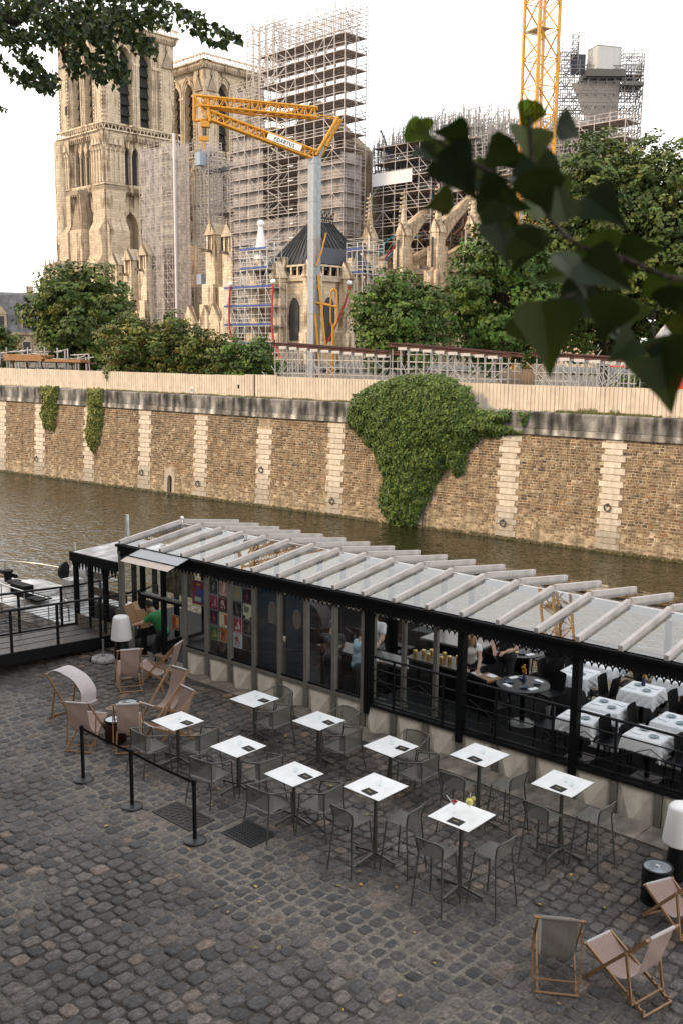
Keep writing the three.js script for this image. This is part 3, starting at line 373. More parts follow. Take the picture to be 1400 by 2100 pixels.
// tables with thin white tops, slim stem and crossed feet
function makeTable(h, name, label, cat) {
  const t = thing(name, label, cat, G(0, 0), 0);
  mesh('tabletop', [box2(-0.325, 0.325, h - 0.006, h, -0.325, 0.325)], M.tableTop, t); mesh('top_edge', box2(-0.327, 0.327, h - 0.013, h - 0.0065, -0.327, 0.327), M.menu, t);
  mesh('stem', [cyl(0.036, 0.026, h - 0.06, 0, h / 2, 0, 14), box2(-0.16, 0.16, h - 0.03, h - 0.014, -0.16, 0.16)], M.olive, t);
  for (let i = 0; i < 4; i++) { const a = i * Math.PI / 2, s = Math.sin(a), c = Math.cos(a); mesh('foot', [beam(V(0.02 * c, 0.075, 0.02 * s), V(0.37 * c, 0.035, 0.37 * s), 0.026, 0.03), cyl(0.016, 0.014, 0.03, 0.355 * c, 0.016, 0.355 * s, 8)], M.olive, t); }
  return t;
}
function makeChair(label) {
  const t = thing('terrace_chair', label, 'chair', G(0, 0), 0), w = 0.235, m = M.olive;
  mesh('seat', grid(6, 6, (u, v, p) => p.set(lerp(-w, w, u), 0.45 - 0.016 * Math.sin(Math.PI * u) * Math.sin(Math.PI * v) - 0.02 * (1 - v), lerp(-0.22, 0.22, v))), M.mesh, t);
  // wrap-round back in the same metal mesh, between seat and top rail
  const ring = (u) => { const a = lerp(-1, 1, u); return Math.abs(a) < 0.5 ? V(a * 2 * 0.24, 0.77 - 0.02 * (a * 2) ** 2, -0.27 + 0.05 * (a * 2) ** 2) : V(Math.sign(a) * (0.24 + 0.03 * (Math.abs(a) - 0.5) * 2), lerp(0.75, 0.65, (Math.abs(a) - 0.5) * 2), lerp(-0.22, 0.2, (Math.abs(a) - 0.5) * 2)); };
  mesh('backrest', grid(16, 4, (u, v, p) => { const r = ring(lerp(0.2, 0.8, u)); p.set(r.x * lerp(0.96, 1, v), lerp(0.47, r.y, v), lerp(Math.max(r.z, -0.235), r.z, v)); }), M.mesh, t);
  mesh('arm_rail', tube(Array.from({ length: 13 }, (_, i) => ring(i / 12)), 0.012, 7, 36), m, t);
  for (const s of [-1, 1]) { mesh('leg', tube([V(s * 0.27, 0.65, 0.2), V(s * 0.255, 0.45, 0.225), V(s * 0.275, 0, 0.26)], 0.012, 7, 10), m, t); mesh('leg', tube([V(s * 0.235, 0.74, -0.235), V(s * 0.235, 0.45, -0.235), V(s * 0.265, 0, -0.31)], 0.012, 7, 10), m, t); }
  mesh('seat_frame', tube([V(-w, 0.44, 0.22), V(w, 0.44, 0.22), V(w, 0.43, -0.22), V(-w, 0.43, -0.22)], 0.01, 6, 32, true), m, t);
  return t;
}
function makeStool(label) {
  const t = thing('bar_stool', label, 'bar stool', G(0, 0), 0), m = M.olive, H = 0.77, w = 0.195;
  mesh('seat', grid(6, 6, (u, v, p) => p.set(lerp(-w, w, u), H - 0.014 * Math.sin(Math.PI * u) * Math.sin(Math.PI * v), lerp(-0.18, 0.19, v))), M.mesh, t);
  mesh('backrest', grid(8, 4, (u, v, p) => { const a = lerp(-1, 1, u), r = v > 0.75 ? Math.sqrt(1 - ((v - 0.75) * 3.2) ** 2 * 0.5) : 1; p.set(a * 0.2 * lerp(0.9, 1.06, v) * r, lerp(H, H + 0.235, v), -0.19 - 0.06 * v + 0.035 * a * a); }), M.mesh, t);
  mesh('back_frame', tube([V(-0.18, H - 0.01, -0.165), V(-0.2, H + 0.12, -0.185), V(-0.2, H + 0.2, -0.21), V(-0.14, H + 0.24, -0.24), V(0, H + 0.245, -0.255), V(0.14, H + 0.24, -0.24), V(0.2, H + 0.2, -0.21), V(0.2, H + 0.12, -0.185), V(0.18, H - 0.01, -0.165)], 0.012, 7, 40), m, t);
  const P = []; for (const [s, z] of [[-1, 1], [1, 1], [1, -1], [-1, -1]]) { const a = V(s * 0.18, H - 0.01, z * 0.165), b = V(s * 0.235, 0, z * 0.235); mesh('leg', bar(a, b, 0.012, 8), m, t); mesh('rubber_foot', cyl(0.015, 0.013, 0.02, b.x, 0.01, b.z, 8), M.steel, t); P.push(a.clone().lerp(b, 0.62)); }
  for (let i = 0; i < 4; i++) mesh('footrest', bar(P[i], P[(i + 1) % 4], 0.009, 7), m, t);
  return t;
}
const tabs = [[-2.82, -16.45, 0, 'left low table of the front row, beside the deck chairs'], [-1.65, -15.36, 0, 'middle low table of the front row'], [-0.69, -14.32, 0, 'right low table of the front row, near the drain covers'], [-1.58, -17.58, 0, 'left low table of the back row, closest to the barge windows'], [-0.37, -16.52, 0, 'middle low table of the back row by the barge'], [0.84, -15.42, 0, 'right low table of the back row by the barge'],
  [0.52, -13.17, 1, 'leftmost high table'], [2.14, -14.31, 1, 'back high table closest to the barge panels'], [3.19, -13.33, 1, 'right high table near the white lamp'], [1.63, -12.31, 1, 'front high table with two cocktails']];
{
  let low, high, chair, stool, card, glass; const sx = V(Math.cos(-QUAY.turn), 0, Math.sin(-QUAY.turn)), turn = -43 * D, X = V(Math.cos(-turn), 0, Math.sin(-turn)), Zc = V(-X.z, 0, X.x);
  tabs.forEach(([x, z, hi, d], i) => {
    const a = turn + rr(-0.03, 0.03), pos = G(x, z), lab = 'white topped ' + d, h = hi ? 1.08 : 0.74;
    let t; if (hi) t = high ? copy(high, pos, a, lab) : (high = makeTable(1.08, 'bar_table', lab, 'table')); else t = low ? copy(low, pos, a, lab) : (low = makeTable(0.74, 'bistro_table', lab, 'table'));
    t.position.copy(pos); t.rotation.y = a; t.userData.group = hi ? 'high bar tables on the quay' : 'low bistro tables on the quay';
    const back = !hi && i > 2, sides = back ? [[X, 0.55, 'right hand'], [Zc.clone().negate(), 0.53, 'far']] : [[Zc, hi ? 0.5 : 0.55, 'left hand'], [X, hi ? 0.5 : 0.55, 'right hand']];
    sides.forEach(([dir, r, w]) => {
      const p = pos.clone().addScaledVector(dir, r + rr(-0.02, 0.03)).addScaledVector(dir === X ? Zc : X, hi ? 0 : rr(-0.03, 0.03)), f = Math.atan2(-dir.x, -dir.z) + rr(-0.14, 0.14), l = (hi ? 'olive metal bar stool on the ' : 'olive mesh armchair on the ') + w + ' side of ' + d.replace(/^(\w)/, 'the $1');
      const lb = l.split(' ').slice(0, 16).join(' ');
      let c; if (hi) c = stool ? copy(stool, p, f, lb) : (stool = makeStool(lb)); else c = chair ? copy(chair, p, f, lb) : (chair = makeChair(lb)); c.position.copy(p); c.rotation.y = f; c.userData.group = hi ? 'bar stools on the quay' : 'armchairs on the quay';
    });
    // menu card and water glasses
    const mp = pos.clone().addScaledVector(hi ? Zc : X, 0.2).addScaledVector(hi ? X : Zc, hi ? 0.05 : -0.05).setY(h), ml = 'black menu card on the ' + d;
    if (!card) { card = thing('menu_card', ml, 'menu'); mesh('cover', box2(-0.1, 0.1, 0, 0.007, -0.075, 0.075), M.menu, card); mesh('title_print', box2(-0.045, 0.045, 0.0072, 0.0078, -0.008, 0.006), mat([0.35, 0.27, 0.16]), card); }
    const cc = i ? copy(card, mp, 0, ml.split(' ').slice(0, 16).join(' ')) : card; cc.position.copy(mp); cc.rotation.y = a + rr(-0.15, 0.15) + (hi ? -0.1 : 0); cc.userData.group = 'menu cards on the tables';
    const ns = i === 8 ? 2 : i === 9 ? 0 : 1; for (let k = 0; k < ns; k++) {
      const gp = pos.clone().addScaledVector(X, hi ? 0.02 + k * 0.12 : -0.02).addScaledVector(Zc, -0.06 + k * 0.05).setY(h), gl = (k ? 'second ' : '') + 'small clear glass on the ' + d;
      if (!glass) { glass = thing('drinking_glass', gl, 'glass'); mesh('bowl', lathe([[0, 0.004], [0.03, 0.004], [0.034, 0.02], [0.038, 0.075], [0.036, 0.075], [0.032, 0.022], [0, 0.016]], 18), M.clear, glass); mesh('rim', place(fin(new THREE.TorusGeometry(0.037, 0.0015, 6, 20)), 0, 0.075, 0, Math.PI / 2), M.clear, glass); }
      const g2 = i || k ? copy(glass, gp, 0, gl.split(' ').slice(0, 16).join(' ')) : glass; g2.position.copy(gp); g2.userData.group = 'water glasses on the tables';
    }
  });
  // cocktails
  const tp = G(1.63, -12.31, 1.08), red = thing('cocktail', 'red cocktail in a martini glass with a straw', 'drink', tp.clone().addScaledVector(X, -0.12).addScaledVector(Zc, 0.02)), yel = thing('cocktail', 'yellow cocktail in a round stemmed glass with a straw', 'drink', tp.clone().addScaledVector(X, 0.02).addScaledVector(Zc, -0.14));
  mesh('glass', lathe([[0.036, 0], [0.034, 0.004], [0.005, 0.01], [0.005, 0.1], [0.055, 0.175], [0.053, 0.175], [0.003, 0.104]], 20), M.clear, red); mesh('drink', lathe([[0, 0.106], [0.046, 0.166], [0, 0.166]], 20), mat([0.42, 0.015, 0.03], { roughness: 0.2 }), red); mesh('straw', bar(V(0.0, 0.11, 0), V(-0.1, 0.25, 0), 0.004, 6), M.white, red); mesh('garnish', [ball(0.014, 0.02, 0.172, 0), ball(0.012, -0.012, 0.172, 0.02)], mat([0.3, 0.005, 0.02], { roughness: 0.35 }), red);
  mesh('glass', lathe([[0.038, 0], [0.036, 0.004], [0.006, 0.01], [0.006, 0.08], [0.04, 0.11], [0.055, 0.15], [0.045, 0.2], [0.043, 0.2], [0.053, 0.15], [0.004, 0.084]], 20), M.clear, yel); mesh('drink', lathe([[0, 0.088], [0.038, 0.113], [0.051, 0.15], [0.046, 0.18], [0, 0.18]], 20), mat([0.72, 0.6, 0.1], { roughness: 0.2 }), yel); mesh('straw', bar(V(0.0, 0.12, 0), V(0.01, 0.28, 0.0), 0.004, 6), M.white, yel); mesh('lemon_slice', cyl(0.03, 0.03, 0.005, 0.05, 0.2, 0, 14, Math.PI / 2, 0, 0.3), mat([0.7, 0.6, 0.2]), yel);
}
// deck chairs
function makeDeckChair(label, blown, dark) {
  const t = thing('deck_chair', label, 'deck chair', G(0, 0), 0, 'deck chairs on the quay'), w = 0.245, m = M.beech, r = 0.038;
  const At = V(0, 0.93, -0.44), Ab = V(0, 0.02, 0.4), Bt = V(0, 0.43, 0.42), Bb = V(0, 0.02, -0.44), off = (v, x) => v.clone().setX(x);
  for (const s of [-1, 1]) {
    mesh('back_rail', beam(off(At, s * w), off(Ab, s * w), 0.022, r, V(0, 0.7, 0.7)), m, t); mesh('seat_rail', beam(off(Bt, s * (w - 0.03)), off(Bb, s * (w - 0.03)), 0.022, r, V(0, 1, -0.4)), m, t);
    mesh('strut', beam(off(At.clone().lerp(Ab, 0.3), s * (w + 0.024)), V(s * (w + 0.024), 0.09, -0.3), 0.02, 0.032, V(0, 0.2, 1)), m, t);
    for (let i = 0; i < 4; i++) mesh('notch_block', box(0.02, 0.016, 0.035, s * (w - 0.03), lerp(0.045, 0.15, i / 3) + 0.022, lerp(-0.42, -0.2, i / 3), 0.45), m, t);
  }
  for (const [p, x, q] of [[At, w + 0.035, 0.015], [Bt, w, 0.015], [Ab, w, 0.014], [Bb, w, 0.014]]) mesh('cross_bar', bar(off(p, -x), off(p, x), q, 8), m, t);
  mesh('strut_bar', bar(V(-w - 0.03, 0.09, -0.3), V(w + 0.03, 0.09, -0.3), 0.012, 8), m, t);
  const cv = new THREE.CatmullRomCurve3(blown ? [At.clone().setY(0.95), V(0, 1.03, -0.26), V(0, 1.01, -0.02), V(0, 0.92, 0.24), V(0, 0.72, 0.42), Bt] : [At.clone().setY(0.945), V(0, 0.62, -0.36), V(0, 0.37, -0.25), V(0, 0.235, -0.06), V(0, 0.27, 0.16), Bt.clone().setY(0.447)]);
  mesh('sling', grid(8, 28, (u, v, p) => { const c = cv.getPointAt(v), a = u * 2 - 1; p.set(a * 0.2 * (1 - 0.05 * Math.sin(Math.PI * v)), c.y + (blown ? -0.03 : 0.018) * (a * a) * Math.sin(Math.PI * v), c.z + 0.006 * Math.sin(v * 21 + a * 3)); }), dark ?? M.canvas, t);
  for (const p of [At.clone().setY(0.934), Bt]) mesh('sling_hem', bar(off(p, -0.2), off(p, 0.2), 0.021, 10), dark ?? M.canvasPale, t);
  return t;
}
{
  const c0 = makeDeckChair('deck chair with its back to us, directly left of the short post row and keg');
  const put = (o, x, z, deg) => { o.position.copy(G(x, z)); o.rotation.set(0, deg * D, 0); return o; };
  put(c0, -3.83, -17.15, 190); c0.userData.label = 'deck chair seen from behind, between two kegs and the bistro table';
  for (const [x, z, deg, l] of [[-4.6, -17.19, 170, 'deck chair with sagging sling behind the first queue post'], [-4.52, -20.31, 199, 'deck chair seen from behind in front of the far white lamp'], [-3.87, -20.48, 256, 'deck chair in side view closest to the barge entrance'], [-3.42, -18.39, -37, 'deck chair facing us with its sling in full view'], [-3.15, -17.3, -48, 'deck chair mostly hidden behind the nearest bistro table of the group'], [3.28, -10.25, 215, 'deck chair angled left in the bottom right corner'], [4.3, -11.45, 204, 'deck chair beside the black keg, cut by the right edge']]) put(copy(c0, G(x, z), 0, l), x, z, deg);
  put(makeDeckChair('deck chair whose pale sling is blown up by the wind', true, M.canvasPale), -5.16, -18.3, 59);
  put(makeDeckChair('deck chair with grey sling, back to us at the bottom right', false, mat([0.27, 0.245, 0.215], { roughness: 0.9, map: rep(T.weave, 3), transmission: 0.15, thickness: 0 })), 2.54, -10.57, 171);
}
// kegs used as side tables
function makeKeg(label, h, m) {
  const t = thing('keg', label, 'keg', G(0, 0), 0, 'kegs used as side tables'), R = 0.2;
  mesh('body', lathe([[0, 0.012], [R * 0.9, 0.012], [R * 0.97, 0.05], [R * 0.97, h * 0.3], [R, h * 0.32], [R, h * 0.37], [R * 0.97, h * 0.39], [R * 0.97, h * 0.61], [R, h * 0.63], [R, h * 0.68], [R * 0.97, h * 0.7], [R * 0.97, h - 0.07], [R * 0.9, h - 0.05], [0, h - 0.05]], 32), m, t);
  mesh('chime', lathe([[R * 0.92, h - 0.06], [R * 0.99, h - 0.04], [R * 1.02, h - 0.015], [R * 0.99, h], [R * 0.9, h], [R * 0.87, h - 0.02], [R * 0.88, h - 0.05]], 32), M.blackSatin, t); mesh('foot_ring', lathe([[R * 0.9, 0], [R, 0.01], [R, 0.04], [R * 0.93, 0.06]], 32), M.blackSatin, t);
  mesh('glass_top', cyl(R * 0.87, R * 0.87, 0.008, 0, h - 0.014, 0, 28), mat([0.3, 0.33, 0.36], { roughness: 0.08, metalness: 0.6 }), t); mesh('spear_valve', [cyl(0.035, 0.03, 0.02, 0, h - 0.002, 0, 14)], M.steel, t); return t;
}
{ const br = mat([0.05, 0.02, 0.013], { roughness: 0.35, metalness: 0.4 }); makeKeg('dark brown keg table in the middle of the deck chairs, the farther one', 0.43, br).position.copy(G(-4.08, -18.2)); makeKeg('dark brown keg table between two deck chairs behind the first queue post', 0.43, br).position.copy(G(-4.12, -17.32)).setY(0); makeKeg('black keg with glassy top beside the near white lamp', 0.5, M.blackSatin).position.copy(G(4.2, -12.1)); }
// big table-lamp shaped floor lamps
function makeLamp(label) {
  const t = thing('shaded_lamp', label, 'lamp', G(0, 0), 0, 'oversized table lamps on the quay');
  mesh('lamp_base', lathe([[0, 0], [0.185, 0], [0.19, 0.03], [0.165, 0.28], [0.145, 0.5], [0, 0.5]], 32), mat([0.008, 0.008, 0.009], { roughness: 0.5, specularIntensity: 0.4 }), t);
  mesh('lamp_shade', lathe([[0, 1.06], [0.1, 1.058], [0.16, 1.04], [0.185, 1.0], [0.21, 0.82], [0.245, 0.52], [0.242, 0.5], [0.23, 0.495], [0, 0.5]], 40), M.shade, t);
  mesh('cable', tube([V(0.1, 0.01, -0.17), V(0.3, 0.012, -0.25), V(0.6, 0.012, -0.2)], 0.008, 5), M.black, t); return t;
}
const lamp = makeLamp('oversized white shaded lamp on black base by the gangway'); lamp.position.copy(G(-5.05, -22.1)); copy(lamp, G(4.72, -12.75), 0.4, 'oversized white shaded lamp on black base at the right edge');
{ const t = thing('parasol_base', 'round pale concrete parasol base with empty tube', 'parasol base', G(-5.46, -22.0)); mesh('weight', lathe([[0, 0], [0.27, 0], [0.285, 0.02], [0.28, 0.07], [0.25, 0.095], [0.05, 0.105], [0, 0.105]], 36), mat([0.5, 0.48, 0.45], { map: rep(T.blotch, 2), roughness: 0.8 }), t); mesh('tube', [cyl(0.026, 0.026, 0.42, 0, 0.3, 0, 14), cyl(0.04, 0.04, 0.05, 0, 0.13, 0, 14)], M.steel, t); mesh('wheel', cyl(0.045, 0.045, 0.05, -0.26, 0.05, 0.06, 14, Math.PI / 2, 0.5), M.black, t); }
// queue posts with belts
{
  const P = [[-4.28, -15.63], [-3.26, -14.67], [-2.11, -13.59]], names = ['farthest', 'middle', 'nearest'];
  P.forEach(([x, z], i) => {
    const t = thing('queue_post', names[i] + ' of the three black belt barrier posts', 'barrier post', G(x, z), 0, 'belt barrier posts'), m = M.beltBlack;
    mesh('base', lathe([[0, 0], [0.165, 0], [0.17, 0.012], [0.165, 0.03], [0.12, 0.042], [0.04, 0.05], [0, 0.05]], 36), mat([0.02, 0.02, 0.021], { roughness: 0.42 }), t); mesh('pole', cyl(0.03, 0.03, 0.86, 0, 0.47, 0, 18), m, t); mesh('belt_head', [cyl(0.036, 0.036, 0.085, 0, 0.915, 0, 18), cyl(0.032, 0.026, 0.012, 0, 0.962, 0, 18)], m, t);
    if (i) { const [a, b] = P[i - 1], q = V(a - x, 0.915, b - z), n = 12, g = grid(n, 1, (u, v, p) => p.set(q.x * lerp(0.02, 0.98, u), 0.893 + 0.045 * v - 0.014 * Math.sin(Math.PI * u), q.z * lerp(0.02, 0.98, u))); mesh('belt', g, m, t); }
  });
}
// yellowed leaves fallen on the setts
{ const l = []; for (let i = 0; i < 60; i++) { const x = rr(-8, 2), z = rr(0.7, 6.5), p = V(x, 0.016 + rr(0, 0.01), z), a = rr(0, 6.28), s = rr(0.02, 0.045), c = Math.cos(a) * s, q = Math.sin(a) * s; l.push(tint(tri([[V(p.x - c, p.y, p.z - q), V(p.x + q * 0.6, p.y + 0.006, p.z - c * 0.6), V(p.x + c, p.y, p.z + q), V(p.x - q * 0.6, p.y + 0.006, p.z + c * 0.6)]]), pick([[0.42, 0.28, 0.06], [0.3, 0.2, 0.08], [0.2, 0.17, 0.05]]))); } const o = stuff(mesh('fallen_leaves', l, mat(0xffffff, { vertexColors: true }))); o.position.copy(QUAY.at(0, 0, 0)); o.rotation.y = QUAY.turn; o.userData.label = 'scattered yellowed leaves on the paving'; o.userData.category = 'leaves'; }
// ---------- posters in the barge windows ----------
{
  const cell = 96, ch = 128, cv = document.createElement('canvas'); cv.width = cell * 6; cv.height = ch * 3; const x = cv.getContext('2d');
  const D_ = [['#1b1b22', '#8e8e96', 'dark grey'], ['#b98a86', '#efe6df', 'dusty pink'], ['#8d2340', '#c7a0b4', 'magenta'], ['#4a0f12', '#e8e0d8', 'dark red'], ['#2a1637', '#c23b3b', 'purple and red'], ['#ded6c2', '#b2492b', 'cream with a red figure'], ['#1e5a2a', '#c98a3a', 'green'], ['#b8661c', '#2a1c10', 'orange'], ['#8f968c', '#c98f2e', 'grey and yellow'], ['#0d0e10', '#6c6c68', 'black with a pale streak'], ['#92203a', '#ece4d8', 'crimson with a white frame'], ['#b7c2c6', '#9c1d1d', 'pale blue with a red shape'], ['#17121f', '#a8355c', 'black with a pink figure'], ['#cfd0b4', '#15140f', 'cream with black bars'], ['#101012', '#77705f', 'black with a dim face'], ['#0b0b0c', '#3a3a38', 'plain black'], ['#8c1f2e', '#2f4fa0', 'large red and blue'], ['#7a3a1a', '#d08a4a', 'small brown']];
  D_.forEach(([bg, fg], i) => { const X = (i % 6) * cell, Y = (i / 6 | 0) * ch; x.fillStyle = i === 10 || i === 5 || i === 11 ? '#e4dfd2' : '#8c8a86'; x.fillRect(X, Y, cell, ch); x.fillStyle = bg; x.fillRect(X + 3, Y + 3, cell - 6, ch - (i === 7 ? 20 : 8)); x.fillStyle = fg; const c = X + cell / 2;
    if (i === 13) { for (let k = 0; k < 5; k++) x.fillRect(X + 12, Y + 14 + k * 12, 20 + ((k * 37) % 40), 8); x.beginPath(); x.arc(X + 14, Y + 112, 14, 0, 7); x.arc(X + 84, Y + 112, 12, 0, 7); x.fill(); } else { const R = (k) => Math.abs(Math.sin(i * 7.3 + k * 3.1)); x.globalAlpha = 0.8; if (i % 4 === 0) { x.beginPath(); x.ellipse(c + 8 - R(1) * 16, Y + 38, 9, 12, 0, 0, 7); x.fill(); x.fillRect(c - 16 + R(2) * 8, Y + 52, 22, 44); x.fillRect(c - 24, Y + 62, 46, 8); } else if (i % 4 === 1) { for (let k = 0; k < 9; k++) x.fillRect(X + 8 + R(k) * 50, Y + 16 + k * 9, 10 + R(k + 4) * 24, 4 + R(k + 9) * 12); } else if (i % 4 === 2) { x.beginPath(); x.moveTo(X + 20, Y + 100); x.lineTo(c + R(1) * 20, Y + 24); x.lineTo(X + 80, Y + 96); x.fill(); x.fillStyle = bg; x.fillRect(c - 8, Y + 60, 14, 24); x.fillStyle = fg; } else { x.beginPath(); x.arc(c - 6, Y + 52, 24, 0.6, 5.2); x.fill(); x.fillRect(c - 30, Y + 84, 26, 14); x.fillRect(c + 8, Y + 70, 12, 30); } x.globalAlpha = 0.55; for (let k = 0; k < 3; k++) x.fillRect(X + 14 + k * 5, Y + 106 + k * 4, cell - 34 - k * 12, 2); x.fillRect(X + 20, Y + 12, cell - 40, 5); x.globalAlpha = 1; }
    if (i === 16) { x.fillStyle = '#2f4fa0'; x.fillRect(X + 60, Y + 40, 33, 70); x.fillStyle = '#b9c0b8'; x.fillRect(X + 20, Y + 86, 48, 22); x.fillStyle = '#c9b23c'; x.fillRect(X + 34, Y + 18, 30, 8); } });
  const tx = new THREE.CanvasTexture(cv); tx.colorSpace = THREE.SRGBColorSpace; const pm = mat(0xffffff, { map: tx, roughness: 0.6 });
  const put = (i, px, py, w, h, where) => { const g = fin(new THREE.PlaneGeometry(w, h)), uv = g.attributes.uv, c = i % 6, r = i / 6 | 0; for (let k = 0; k < uv.count; k++) uv.setXY(k, (c + 0.01 + uv.getX(k) * 0.98) / 6, 1 - (r + 0.99 - uv.getY(k) * 0.98) / 3); const t = thing('poster', D_[i][2] + ' poster ' + where, 'poster', onBoat(px, py, -0.032), BOAT.turn, 'posters behind the barge windows'); mesh('print', g, pm, t, true); mesh('backing', box(w, h, 0.004, 0, 0, -0.004), M.white, t); };
  const rows = ['in the top row', 'in the second row', 'in the third row', 'in the bottom row'];
  for (let k = 0; k < 8; k++) put(k, bx(4) + 0.2 + (k % 2) * 0.3, 2.05 - (k >> 1) * 0.345, 0.265, 0.325, rows[k >> 1] + ' of the left poster window'); for (let k = 0; k < 8; k++) put([8, 12, 9, 13, 10, 14, 11, 15][k], bx(5) + 0.2 + (k % 2) * 0.3, 2.02 - (k >> 1) * 0.345, 0.265, 0.325, rows[k >> 1] + ' of the right poster window');
  put(16, bx(3) + 0.44, 1.83, 0.42, 0.56, 'alone high in the first barge window'); put(17, -10.72, 1.0, 0.24, 0.34, 'low beside the barge entrance');
  // painted screens behind the next two panes
  for (const [k, l] of [[6, 'dark blue painted screen with a pale rounded shape'], [7, 'dark blue painted screen with a pale oval figure']]) { const t = thing('painted_screen', l + ' behind a barge window', 'screen', onBoat(bx(k) + 0.36, 1.42, -0.14), BOAT.turn, 'painted screens'); mesh('panel', box(0.62, 1.78, 0.02), mat([0.012, 0.022, 0.045], { roughness: 0.4 }), t); mesh('painted_shape', k === 6 ? poly([[-0.1, 0.1], [0.1, 0.1], [0.12, 0.45], [0.05, 0.58], [-0.05, 0.58], [-0.12, 0.45]].map(([a, b]) => [a + 0.05, b]), 0.01, 0.012) : ball(0.13, 0, 0.32, 0.012, 0.9, 1.6, 0.06, 18), mat([0.2, 0.165, 0.15], { roughness: 0.6 }), t); mesh('painted_band', box(0.6, 0.5, 0.004, 0, 0.6, 0.0105), mat([0.01, 0.05, 0.09]), t); }
}
// ---------- terrace inside the barge ----------
{
  const TH = 1.17, place_ = (x, z) => onBoat(x, FLOOR, z);
  const mk = { table: null, cloth: null, chair: null };
  function cloth() { const H = 0.31, S = 0.53; return grid(36, 36, (u, v, p) => { const a = lerp(-S, S, u), b = lerp(-S, S, v), ox = Math.max(Math.abs(a) - H, 0), oz = Math.max(Math.abs(b) - H, 0), o = Math.hypot(ox, oz), k = o > 0 ? 1 : 0, w = 0.03 * Math.sin(a * 23 + b * 17) * Math.min(1, o * 8); p.set(clamp(a, -H, H) + Math.sign(a) * (ox * 0.16 + k * Math.abs(w) * (ox > oz ? 0.6 : 0.2)), 0.755 - o * 0.97 - (ox > 0 && oz > 0 ? 0.02 : 0), clamp(b, -H, H) + Math.sign(b) * (oz * 0.16 + k * Math.abs(w) * (oz > ox ? 0.6 : 0.2))); }); }
  const T_ = [[-0.91, -0.45, 'by the rail, left of the right black post'], [0.27, -0.43, 'by the rail, right of the right black post'], [-0.8, -1.2, 'second from the rail in the left group'], [0.37, -1.27, 'second from the rail in the right group'], [-2.0, -2.48, 'third from the rail, farthest left'], [-0.7, -2.41, 'third from the rail with an orange flower vase'], [-1.86, -3.32, 'along the river side, left one'], [-0.49, -3.42, 'along the river side, right one'], [1.5, -0.5, 'by the rail at the right picture edge'], [1.6, -2.4, 'third from the rail at the right picture edge'], [0.62, -2.42, 'third from the rail, second from right']];
  T_.forEach(([x, z, d], i) => {
    const p = place_(x, z), a = BOAT.turn + rr(-0.04, 0.04); let t;
    if (!mk.table) { t = mk.table = thing('dining_table', '', 'table'); mesh('tabletop', box2(-0.3, 0.3, 0.72, 0.75, -0.3, 0.3), M.black, t); mesh('column', cyl(0.04, 0.04, 0.7, 0, 0.37, 0, 10), M.black, t); mesh('foot_plate', box2(-0.22, 0.22, 0, 0.02, -0.22, 0.22), mat([0.2, 0.19, 0.18], { roughness: 0.4, metalness: 0.5 }), t); } else t = copy(mk.table, p, a, '');
    t.position.copy(p); t.rotation.set(0, a, 0); t.userData.label = 'black dining table under white cloth ' + d; t.userData.group = 'dining tables on the barge';
    let c; if (!mk.cloth) { c = mk.cloth = thing('tablecloth', '', 'tablecloth'); mesh('linen', toCreasedNormals(cloth(), 0.7), M.linen, c); } else c = copy(mk.cloth, p, a, ''); c.position.copy(p); c.rotation.set(0, a, 0); c.userData.label = 'white tablecloth with pointed corners ' + d; c.userData.group = 'white tablecloths on the barge';
    for (const s of [-1, 1]) {
      if (x > 1 && s > 0) continue; const q = place_(x + s * 0.56, z + rr(-0.03, 0.03)), f = BOAT.turn + (s > 0 ? -Math.PI / 2 : Math.PI / 2) + rr(-0.1, 0.1); let h;
      if (!mk.chair) { h = mk.chair = thing('dining_chair', '', 'chair'); mesh('seat', box2(-0.2, 0.2, 0.43, 0.46, -0.2, 0.2), M.blackSatin, h); mesh('backrest', grid(6, 5, (u, v, o) => o.set(lerp(-0.2, 0.2, u) * (v > 0.8 ? 0.95 : 1), lerp(0.46, 0.84, v), -0.19 - 0.06 * v + 0.03 * (u * 2 - 1) ** 2)), M.black, h); for (const [a1, b1] of [[-1, -1], [1, -1], [1, 1], [-1, 1]]) mesh('leg', bar(V(a1 * 0.18, 0.43, b1 * 0.18), V(a1 * 0.2, 0, b1 * 0.21), 0.014, 6), M.black, h); } else h = copy(mk.chair, q, f, '');
      h.position.copy(q); h.rotation.set(0, f, 0); h.userData.label = 'black chair ' + (s > 0 ? 'right' : 'left') + ' of table ' + d; h.userData.group = 'dining chairs on the barge';
    }
    // place settings: plates, folded napkins
    const set = (nm, lab, cat, dx, dz, build) => { const o = thing(nm, lab, cat, onBoat(x + dx, TH + 0.006, z + dz), BOAT.turn + rr(-0.2, 0.2), nm + 's on the clothed tables'); build(o); };
    for (const [s, sd] of [[-1, 'left'], [1, 'right']]) { set('plate', 'grey blue plate ' + sd + ', table ' + d, 'plate', s * 0.12, s * 0.1, (o) => mesh('dish', lathe([[0, 0], [0.05, 0], [0.08, 0.018], [0.078, 0.02], [0.048, 0.006], [0, 0.006]], 18), mat([0.2, 0.27, 0.29], { roughness: 0.25 }), o)); set('napkin', 'white napkin ' + sd + ', table ' + d, 'napkin', s * 0.16, -s * 0.12, (o) => i >= 6 && i < 8 ? mesh('fold', cyl(0.07, 0.01, 0.13, 0, 0.065, 0, 4), M.linen, o) : mesh('fold', box2(-0.09, 0.09, 0, 0.014, -0.035, 0.035), M.linen, o)); }
  });
